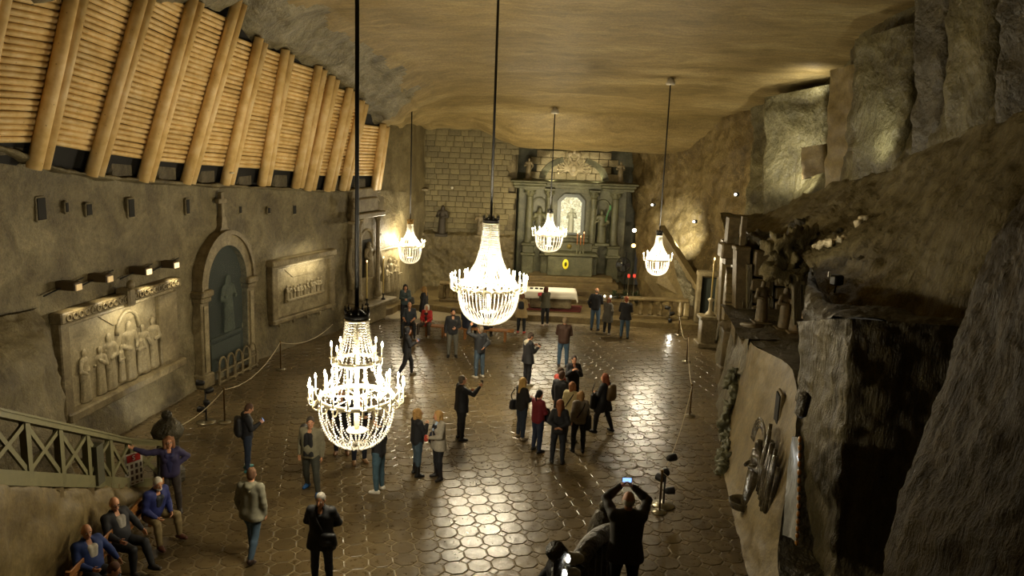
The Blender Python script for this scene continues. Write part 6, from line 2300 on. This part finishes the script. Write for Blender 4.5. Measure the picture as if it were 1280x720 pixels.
floodlights(at_z(258, 528), 'black floodlight stack with one lit lamp on the left floor beside a stanchion', 4, 1, 2.6, 45)
floodlights(at_z(829, 632), 'black floodlight stack with a lit lamp on the right floor beside the nearest stanchion', 4, 1, -.3, 18)
floodlights(at_z(832, 408) + Vector((.1, -.2, 0)), 'bright floodlight stack at the right end of the stage balustrade', 3, 2, -2.0, 20)

# ---- balustrade of the near stair with stone newel and lamps
sb = empty('stair_balustrade', (1.0, 10.2, .0), 0, 'dark curved stone stair balustrade with fluted side at the bottom of the picture', 'balustrade')
O_ = Vector(sb.location)
P_ = [at_y(690, 760, 9.2), at_y(716, 708, 9.7), at_y(736, 682, 10.2), at_y(752, 668, 10.7), at_y(768, 664, 11.1)]
P_[0].z = P_[1].z + .5
hr = MB()
hr.tube(catmull([tuple(p - O_) for p in P_], 24), .13, 10)
hr.build('handrail', M_UP2, sb)
for i in range(9):
    c = catmull([tuple(p - O_) for p in P_], 9)[i]
    MB().tube([(c[0] + .04, c[1], c[2] - .1), (c[0] + .05, c[1], max(c[2] - 1.3, .0))], .075, 8).build('flute', M_UP2, sb)
npos = at_y(752, 690, 12.0)
nz = at_y(752, 640, 12.0).z
nn = empty('stone_newel', (npos.x, 12.0, 0), 0, 'stone newel with a rounded cap and knob beside the man taking a photograph', 'post')
MB().lathe([(.23, 0), (.23, nz - .55), (.26, nz - .5), (.26, nz - .38), (.23, nz - .2), (.15, nz - .02), (.08, nz + .02)], 16).build('shaft', M_UP2, nn)
MB().ball((0, 0, nz + .10), .10, 12, 8).build('knob', M_UP2, nn)
for i, (px, py) in enumerate(((715, 698), (711, 717))):
    p = at_y(px, py, 9.25)
    lm = empty('spotlight', p, 0, ('round white lit spotlight clamped beside the stair balustrade, upper one', 'round white lit spotlight clamped beside the stair balustrade, lower one')[i], 'lamp', 'spotlights on the near balustrade')
    d = Vector((-.74, -.45, .22)).normalized()
    if i == 0: light('near_spot', 'SPOT', p + d * .14, 9, (1, .95, .85), .05, (.95, 12.6, 1.0), 70, .8)
    M_ = d.to_track_quat('Z', 'Y').to_matrix().to_4x4()
    MB().lathe([(.05, -.16), (.075, -.1), (.09, .06), (.095, .07)], 14).xform(M_).build('can', plain('#b9b4a4', .4), lm)
    MB().lathe([(.088, .06), (0, .085)], 14).xform(M_).build('lens', glow((1, .97, .88), 12), lm)
    MB().tube([(0, 0, -.05), (.15, 0, -.12)], .018, 6).build('clamp', M_IRON, lm)
# landing and steps the photographer stands on
ld = MB()
for i in range(6):
    ld.box((2.2, 11.0 - i * .36, .8 - i * -.14), (2.0, .37, 1.6 + i * .28))
land = MB().box((2.3, 9.6, .8), (2.6, 2.4, 1.6), bevel=.03).build('trim_8', M_STEP)
tag(land, kind='structure')
for i in range(4):
    o = MB().box((2.3, 11.0 + i * .34, (1.6 - (i + 1) * .33) / 2), (2.6, .36, 1.6 - (i + 1) * .33), bevel=.02).build('step', M_STEP, land)
lds = MB().box((.35, 10.3, .4), (1.5, 3.4, .8), bevel=.03).build('trim_9', M_STEP)
tag(lds, kind='structure')
# ================================================================== VISITORS
BLACK, NAVY, JEANS, DJEANS, GREYT = '#121216', '#1a1f30', '#3f5266', '#26303f', '#3b3a34'
FAR, MIDR = .0175, .014


def phone(p, rot, label, lit=True, tilt=.5):
    o = empty('phone', p, rot, label, 'phone')
    b = MB().box((0, 0, 0), (.14, .012, .075), bevel=.004)
    b.build('body', M_IRON, o)
    if lit: MB().box((0, -.008, 0), (.125, .003, .062)).build('screen', glow(rgb('#7fa6e0'), 1.6), o)
    o.rotation_euler = (tilt, 0, rot)
    return o


def bag(p, rot, size, col, label, name='bag', cat='bag', rnd=.05, strap_to=None, res=.016):
    F = Field(V3(*(-np.array(size) / 2 - .09)), V3(*(np.array(size) / 2 + .09)), res)
    sx, sy, sz = [max(v / 2 - rnd, .005) for v in size]
    for s in (-1, 1):
        F.cone((s * sx, 0, -sz), (s * sx * .85, 0, sz), min(size[1] / 2 * 1.05, .16), min(size[1] / 2 * .9, .14), .05)
    F.cone((0, 0, -sz), (0, 0, sz * .9), min(size[1] / 2, .15) * 1.1, min(size[1] / 2, .15), .06)
    F.ell((0, size[1] * .35, -sz * .4), V3(sx * .7, .05, sz * .5), None, .03)
    o = link_mesh(name, F.mesh(name, plain(col, .6, 0, .15, 24)))
    o.location = p
    o.rotation_euler = (0, 0, rot)
    tag(o, label, cat, 'bags carried by visitors')
    if strap_to: MB().tube([tuple(v) for v in catmull([(-.05, 0, sz), (-.10, .02, sz + .18), (0.0, .0, sz + .36)], 10)], .014, 6).build('strap', plain(col, .6), o)
    return o


def at(px, py): return tuple(at_z(px, py))


def P_(px, py, label, **kw):
    kw.setdefault('res', MIDR if py > 440 else FAR)
    return person(at(px, py), label, **kw)


# -- left foreground
a = P_(309, 588, 'boy in a black jacket and pale scarf looking at a phone, left beside the stanchion', h=1.66, face=60, arms=('down', 'phone'), legs='rest', look=(0, -28), top=BLACK, bottom='#1f2a3c', shoes='#3d7a78', hair=('short', '#4a3220'), extra=(('scarf', '#8f8a80'),), res=.0125)
phone(a['hand']['R'] + Vector((.03, 0, .04)), a['rot'], 'glowing phone in the hand of the boy in the black jacket')
bag(a['T'](0, -.20, .28), a['rot'] + PI, (.30, .17, .42), BLACK, 'black backpack worn by the boy looking at his phone', 'backpack', 'backpack')
P_(314, 697, 'young man seen from behind in a grey hooded jacket and blue jeans', h=1.8, face=8, arms=('loose', 'down'), legs='walk', look=(-12, -12), top='#7d7a68', bottom='#43586b', shoes='#2a1712', hair=('short', '#5a3d26'), hem=.10, extra=(('hoodback', '#76735f'),), res=.0115)
a = P_(391, 614, 'man striding in an open grey jacket over a black shirt with blue shoes', h=1.8, face=190, arms=('down', 'down'), legs='wide', look=(-25, 0), top='#77725d', bottom='#34352c', shoes='#1d4f86', hair=('short', '#3c352c'), under='#17171a', open_=True, res=.0115, build=1.08)
bag(a['T'](.21, -.10, .36), a['rot'] + 1.9, (.28, .18, .42), BLACK, 'black backpack slung on the shoulder of the striding man', 'backpack', 'backpack')
a = person((-3.23, 13.2, 0), 'grey-haired man in a black coat, hands behind his back, lowest on the floor', h=1.78, face=182, arms=('back', 'back'), legs='rest', look=(0, -5), top='#0f0f11', bottom='#20293a', hair=('short', '#7d796f'), hem=.16, collar=1, res=.0105, extra=(('strap', '#1c1a1a', -1),), build=1.05)
bag(a['T'](-.17, .16, .04), a['rot'], (.30, .12, .24), '#0c0c0e', 'black shoulder bag at the hip of the grey-haired man', 'shoulder_bag', 'bag')
P_(474, 614, 'man in a black jacket, jeans and white trainers standing behind the nearest chandelier', h=1.78, face=-75, arms=('front', 'down'), top='#17171b', bottom='#3a5360', shoes='#cfc9bd', hair=('short', '#2f261c'), res=.0125)
P_(427, 567, 'visitor in dark clothes and brown shoes behind the nearest chandelier, left one', h=1.75, face=170, arms=('pocket', 'pocket'), top='#16161a', bottom='#1b1c22', shoes='#6d4a2c', hair=('short', '#33291d'))
P_(449, 578, 'visitor in dark jeans and tan shoes behind the nearest chandelier, middle one', h=1.75, face=150, arms=('cross', 'cross'), top='#1a1a20', bottom='#1d2333', shoes='#8a6a48', hair=('short', '#2e241a'))
# -- pair in the middle
P_(520, 594, 'curly blonde woman in a black leather jacket, jeans and boots with arms folded', h=1.66, face=58, female=True, arms=('cross', 'chest'), legs='rest', top='#17171b', bottom='#3b4c58', shoes='#101012', boots=.22, hair=('curly', '#a07c48'), res=.0125, extra=(('scarf', '#3a3834'),))
a = P_(548, 598, 'blonde woman in a pale grey cardigan and blue scarf talking to the curly-haired woman', h=1.68, face=-125, female=True, arms=('front', 'down'), legs='rest', look=(15, -4), top='#8d8678', bottom='#14151c', shoes='#141012', boots=.16, hair=('bob', '#b08a52'), under='#15161e', hem=.10, res=.0125, extra=(('scarf', '#8ba0c0'),))
bag(a['T'](.25, -.05, .06), a['rot'] + 1.4, (.30, .14, .26), '#1a2036', 'navy shoulder bag of the woman in the pale cardigan', 'shoulder_bag', 'bag', strap_to=1)
o = bag(a['hand']['L'] + Vector((0, 0, -.02)), a['rot'], (.10, .05, .13), '#a33a2c', 'folded red and white leaflet held by the woman with the blue scarf', 'leaflet', 'leaflet', .02, res=.009)
a = P_(575, 549, 'man in a black suit raising a phone to photograph, right of the talking pair', h=1.77, face=68, arms=('phone', 'phone_up'), legs='stand', look=(0, 8), top='#101013', bottom='#121216', shoes='#0e0d0d', hair=('short', '#5d5244'), hem=.10, build=1.12)
phone(a['hand']['R'] + Vector((.02, .0, .08)), a['rot'], 'phone held up by the man in the black suit', False, 0)
# -- walkers and benches at the left back
a = P_(506, 470, 'woman in black walking with a phone, left of the benches', h=1.70, face=72, female=True, arms=('down', 'phone'), legs='walk', top='#141418', bottom='#101014', shoes='#5d5340', hair=('hood', '#15151a'))
phone(a['hand']['R'] + Vector((.02, 0, .03)), a['rot'], 'glowing phone in the hand of the walking woman in black')
P_(565, 446, 'bearded young man in a black jacket and grey trousers facing the camera beside the bench', h=1.78, face=172, arms=('front', 'down'), legs='stand', look=(-10, 5), top='#141518', bottom='#55534a', shoes='#0f0e0d', hair=('short', '#1f1813'), collar=1, extra=(('beard', '#2a2018'),))
P_(599, 472, 'man in a dark hooded jacket, one arm raised to his head, below the largest chandelier', h=1.77, face=-40, arms=('tohead', 'back'), legs='stand', look=(-10, 15), top='#16171a', bottom='#33424e', shoes='#b3ab9c', hair=('short', '#6b5a45'), extra=(('hoodback', '#121316'),))
sit = dict(seat=.47, group='visitors sitting on the benches')
p = Vector((-4.05, 31.15, 0))
person(p, 'man in a grey T-shirt seated on the bench end with hands together', h=1.74, face=180, arms=('lap', 'lap'), legs='sitwide', top='#2b3138', bottom='#15161a', hair=('fringe', '#3b3128'), sleeves=.45, res=FAR, **sit)
p = Vector((-3.35, 31.15, 0))
person(p, 'white-haired woman in a red jacket seated on the bench', h=1.62, face=195, female=True, arms=('lap', 'lap'), legs='sitwide', top='#a01f1c', bottom='#3d3226', under='#2a1414', shoes='#9d958a', hair=('bob', '#cfc8bb'), res=FAR, **sit)
p = Vector((-1.75, 31.0, 0))
person(p, 'person in dark blue seated on the bench facing away, left of the largest chandelier', h=1.70, face=30, arms=('lap', 'bench'), legs='sit', top='#1b2233', bottom='#15171d', hair=('short', '#5a3a26'), res=FAR, **sit)
p = Vector((-1.0, 31.0, 0))
person(p, 'person in black seated on the bench directly below the largest chandelier', h=1.72, face=10, arms=('lap', 'lap'), legs='sit', top='#101114', bottom='#101114', hair=('short', '#241c15'), res=FAR, **sit)
a = P_(506, 404, 'dark-haired woman in a teal-grey jacket standing behind the bench', h=1.68, face=165, female=True, arms=('front', 'front'), top='#3c4a4c', bottom='#1a1d26', hair=('long', '#16120f'), look=(0, -14))
bag(a['T'](-.27, .02, .10), a['rot'], (.24, .14, .28), '#3d3a30', 'grey handbag on the arm of the woman in the teal-grey jacket', 'handbag', 'bag')
P_(530, 408, 'blonde woman in a black coat standing behind the woman in red', h=1.70, face=-70, female=True, arms=('down', 'down'), top='#15151a', bottom='#121217', hem=.22, hair=('long', '#9c7a44'), under='#8a8370')
# -- back row before the altar
a = P_(651, 416, 'woman in a beige coat with a small black backpack and pink shoes seen from behind', h=1.66, face=12, female=True, arms=('front', 'front'), top='#8f7a50', bottom='#14171a', shoes='#c0504a', hem=.20, hair=('bob', '#6d4a30'), collar=1)
bag(a['T'](0, -.20, .34), a['rot'] + PI, (.22, .14, .28), '#16181c', 'small black backpack on the beige coat before the altar table', 'backpack', 'backpack')
a = P_(681, 407, 'woman in an olive jacket and black trousers holding a red leaflet before the altar table', h=1.70, face=-35, female=True, arms=('phone', 'front'), top='#3d3a26', bottom='#101114', shoes='#b9a99a', hair=('bob', '#5a3420'), hem=.08)
lf = MB().box((0, 0, 0), (.22, .015, .16)).build('leaflet', plain('#c02a38', .5), None, a['hand']['L'] + Vector((0, -.02, .06)), a['rot'])
tag(lf, 'red leaflet held up before the white altar cloth', 'leaflet')
P_(743, 413, 'tall man in a black sweater and jeans, left of three by the balustrade', h=1.82, face=18, arms=('pocket', 'front'), top='#0f0f12', bottom='#3f5468', shoes='#1a1715', hair=('fringe', '#6d5d4c'))
P_(758, 418, 'short woman in a patterned grey coat, middle of three by the balustrade', h=1.56, face=35, female=True, arms=('front', 'pocket'), top='#4a463c', bottom='#101013', shoes='#8f867a', hem=.26, hair=('bob', '#6a4028'))
P_(780, 423, 'man in a dark jacket and jeans with reddish hair, right of three by the balustrade', h=1.74, face=10, arms=('front', 'front'), top='#1d1b1e', bottom='#42586a', shoes='#1b1714', hair=('short', '#8a4a2c'), hem=.10)
P_(703, 458, 'man in a brown leather jacket and jeans seen from behind, alone before the altar', h=1.78, face=8, arms=('front', 'front'), top='#3a2417', bottom='#3d566c', shoes='#2c2118', hair=('short', '#7d6a50'), build=1.08)
a = P_(658, 481, 'man in a black coat with a pale hood typing on a phone', h=1.76, face=62, arms=('phone', 'phone'), look=(0, -25), top='#131316', bottom='#121216', shoes='#97907f', hair=('short', '#3a2a1e'), hem=.14, extra=(('hoodback', '#a8a08c'),))
phone(a['hand']['R'] + Vector((.0, 0, .06)), a['rot'], 'phone of the man with the pale hood', False)
# -- guided group
a = P_(714, 513, 'guide with glasses and dark hair in black, facing the group with hands at her chest', h=1.70, face=170, female=True, arms=('chest', 'chest'), top='#131317', bottom='#111114', hair=('pony', '#231812'), extra=(('glasses', '#101010'),), look=(0, 4))
P_(697, 528, 'listener in a red vest in front of the guide', h=1.62, face=60, arms=('front', 'down'), top='#a0301c', bottom='#1a1a1e', hair=('short', '#4a3826'))
a = P_(698, 540, 'man in a black jacket with a glowing phone in the middle of the group', h=1.74, face=42, arms=('down', 'phone'), top='#16161a', bottom='#1a1a20', hair=('short', '#4a3222'))
phone(a['hand']['R'] + Vector((.02, 0, .04)), a['rot'], 'glowing phone in the middle of the guided group')
a = P_(711, 553, 'woman in a cream jacket with light brown hair in the group', h=1.68, face=30, female=True, arms=('down', 'front'), top='#a89a6c', bottom='#2a2a2c', hair=('bob', '#8a5a34'), hem=.14, extra=(('strap', '#2a2418', -1),))
P_(696, 579, 'auburn-haired woman in black, hands clasped behind her back, front of the group', h=1.66, face=8, female=True, arms=('back', 'back'), legs='rest', top='#121215', bottom='#1a1d24', shoes='#0e0d0d', hair=('long', '#7d4a28'), res=.0125)
a = P_(722, 565, 'blonde woman in a grey jacket with a body strap, right front of group', h=1.64, face=-12, female=True, arms=('down', 'down'), legs='rest', top='#7a7062', bottom='#111114', shoes='#141010', hair=('bob', '#8f6c40'), res=.0125, extra=(('strap', '#15130f', -1),))
bag(a['T'](.24, -.02, -.06), a['rot'] + 1.3, (.26, .16, .34), '#0f0f11', 'large black bag hanging at the side of the woman in the grey jacket', 'shoulder_bag', 'bag', strap_to=1)
a = P_(754, 540, 'red-haired woman in a long black coat, right of the group', h=1.70, face=-55, female=True, arms=('front', 'front'), legs='wide', top='#101013', bottom='#111114', shoes='#131011', hem=.24, hair=('long', '#7a3f20'))
bag(a['T'](.02, -.22, .32), a['rot'] + PI, (.30, .18, .38), '#6d5a3c', 'beige backpack on the red-haired woman', 'backpack', 'backpack')
bag(a['T'](-.22, .20, .05), a['rot'], (.28, .16, .40), '#0d0d10', 'black bag carried in front by the red-haired woman', 'shoulder_bag', 'bag', strap_to=1)
a = P_(650, 548, 'blonde woman in a dark jacket and jeans, left edge of the group', h=1.70, face=55, female=True, arms=('front', 'front'), legs='rest', top='#1d1b1a', bottom='#242f40', shoes='#8a7c66', hair=('long', '#b08e50'), res=.0125)
bag(a['T'](-.24, -.08, .02), a['rot'] + 1.4, (.28, .14, .26), '#0e0e10', 'black bag behind the blonde woman at the left of the group', 'shoulder_bag', 'bag', strap_to=1)
a = P_(670, 564, 'dark-haired woman in a crimson sweater, in the group', h=1.65, face=48, female=True, arms=('cross', 'front'), legs='rest', top='#6d1420', bottom='#1c2740', shoes='#101012', hair=('pony', '#1a1310'), res=.0125, under=None)
o = bag(a['T'](.02, .24, .10), a['rot'], (.34, .14, .36), '#171c2a', 'dark coat carried over the arm of the woman in crimson', 'folded_coat', 'coat')
o = bag(a['T'](-.17, .02, -.02), a['rot'] + 1.2, (.16, .08, .26), '#b9b2a4', 'white scarf end hanging at the hip of the woman in crimson', 'white_scarf', 'scarf', .03)
# -- photographer on the stair, sitter, people at the railing
a = person((1.72, 10.25, 1.6), 'bald man in a dark jacket raising a camera, seen from behind at the bottom', h=1.78, face=2, arms=('overhead', 'overhead'), legs='stand', look=(0, 4), top='#3a362c', bottom='#0e0f12', hair=('fringe', '#b0a694'), hem=.12, res=.0105, build=1.12)
pm = (a['hand']['L'] + a['hand']['R']) / 2
o = phone(pm + Vector((0, 0, .06)), a['rot'], 'camera with a bright blue screen held above the bald man', True, 0)
o['category'] = 'camera'; o.name = 'camera_body'
person((.95, 12.6, .0), 'dark-haired woman in black sitting beside the lamps at the bottom', h=1.66, face=-112, female=True, arms=('lap', 'lap'), legs='sit', seat=.40, look=(0, 6), top='#111114', bottom='#111114', hair=('pony', '#1c1410'), res=.0115, group='visitors sitting on the benches')
a = P_(216, 640, 'curly-haired woman with glasses in a violet jacket leaning one hand on the railing', h=1.70, face=160, female=True, arms=('hip', 'rail'), legs='rest', lean=4, look=(-12, 2), top='#2a2446', bottom='#332c26', shoes='#1c1612', hair=('curly', '#7a5030'), under='#20204a', res=.0105, extra=(('glasses', '#1c1512'),))
person((-6.9, 14.55, 0), 'white-haired bearded man in a blue jacket and khaki trousers on the railing bench', h=1.76, face=118, arms=('lap', 'lap'), legs='sitwide', seat=.47, lean=16, look=(12, -8), top='#1b2560', collar=1, under='#20242c', bottom='#7a6a46', shoes='#4a2416', hair=('short', '#b9b2a2'), res=.0105, group='visitors sitting on the benches', extra=(('beard', '#a8a093'),), build=1.1)
person((-7.0, 13.45, 0), 'man with glasses in a black leather jacket stretched on the railing bench', h=1.80, face=112, arms=('bench', 'knee'), legs='sitcross', seat=.47, lean=-10, look=(20, -10), top='#15151a', bottom='#0f1014', under='#8f8a80', collar=1, shoes='#18120f', hair=('fringe', '#5a4a3a'), res=.0105, group='visitors sitting on the benches', extra=(('glasses', '#141210'),), build=1.12)
person((-7.0, 12.45, 0), 'elderly man in a navy jacket with blue sleeves and white shirt on the railing bench', h=1.76, face=118, arms=('bench', 'lap'), legs='sitcross', seat=.47, lean=-8, look=(16, -6), top='#18306a', bottom='#15161d', under='#b9b3a4', collar=1, shoes='#18120f', hair=('fringe', '#9b9080'), res=.0105, group='visitors sitting on the benches', build=1.15)
person((-6.45, 11.75, 0), 'brown-haired person sitting before the elderly man at the bottom left', h=1.62, face=80, arms=('lap', 'lap'), legs='sit', seat=.30, lean=14, look=(0, -20), top='#2a3346', bottom='#15161d', hair=('short', '#4a2c1a'), res=.0115, group='visitors sitting on the benches')
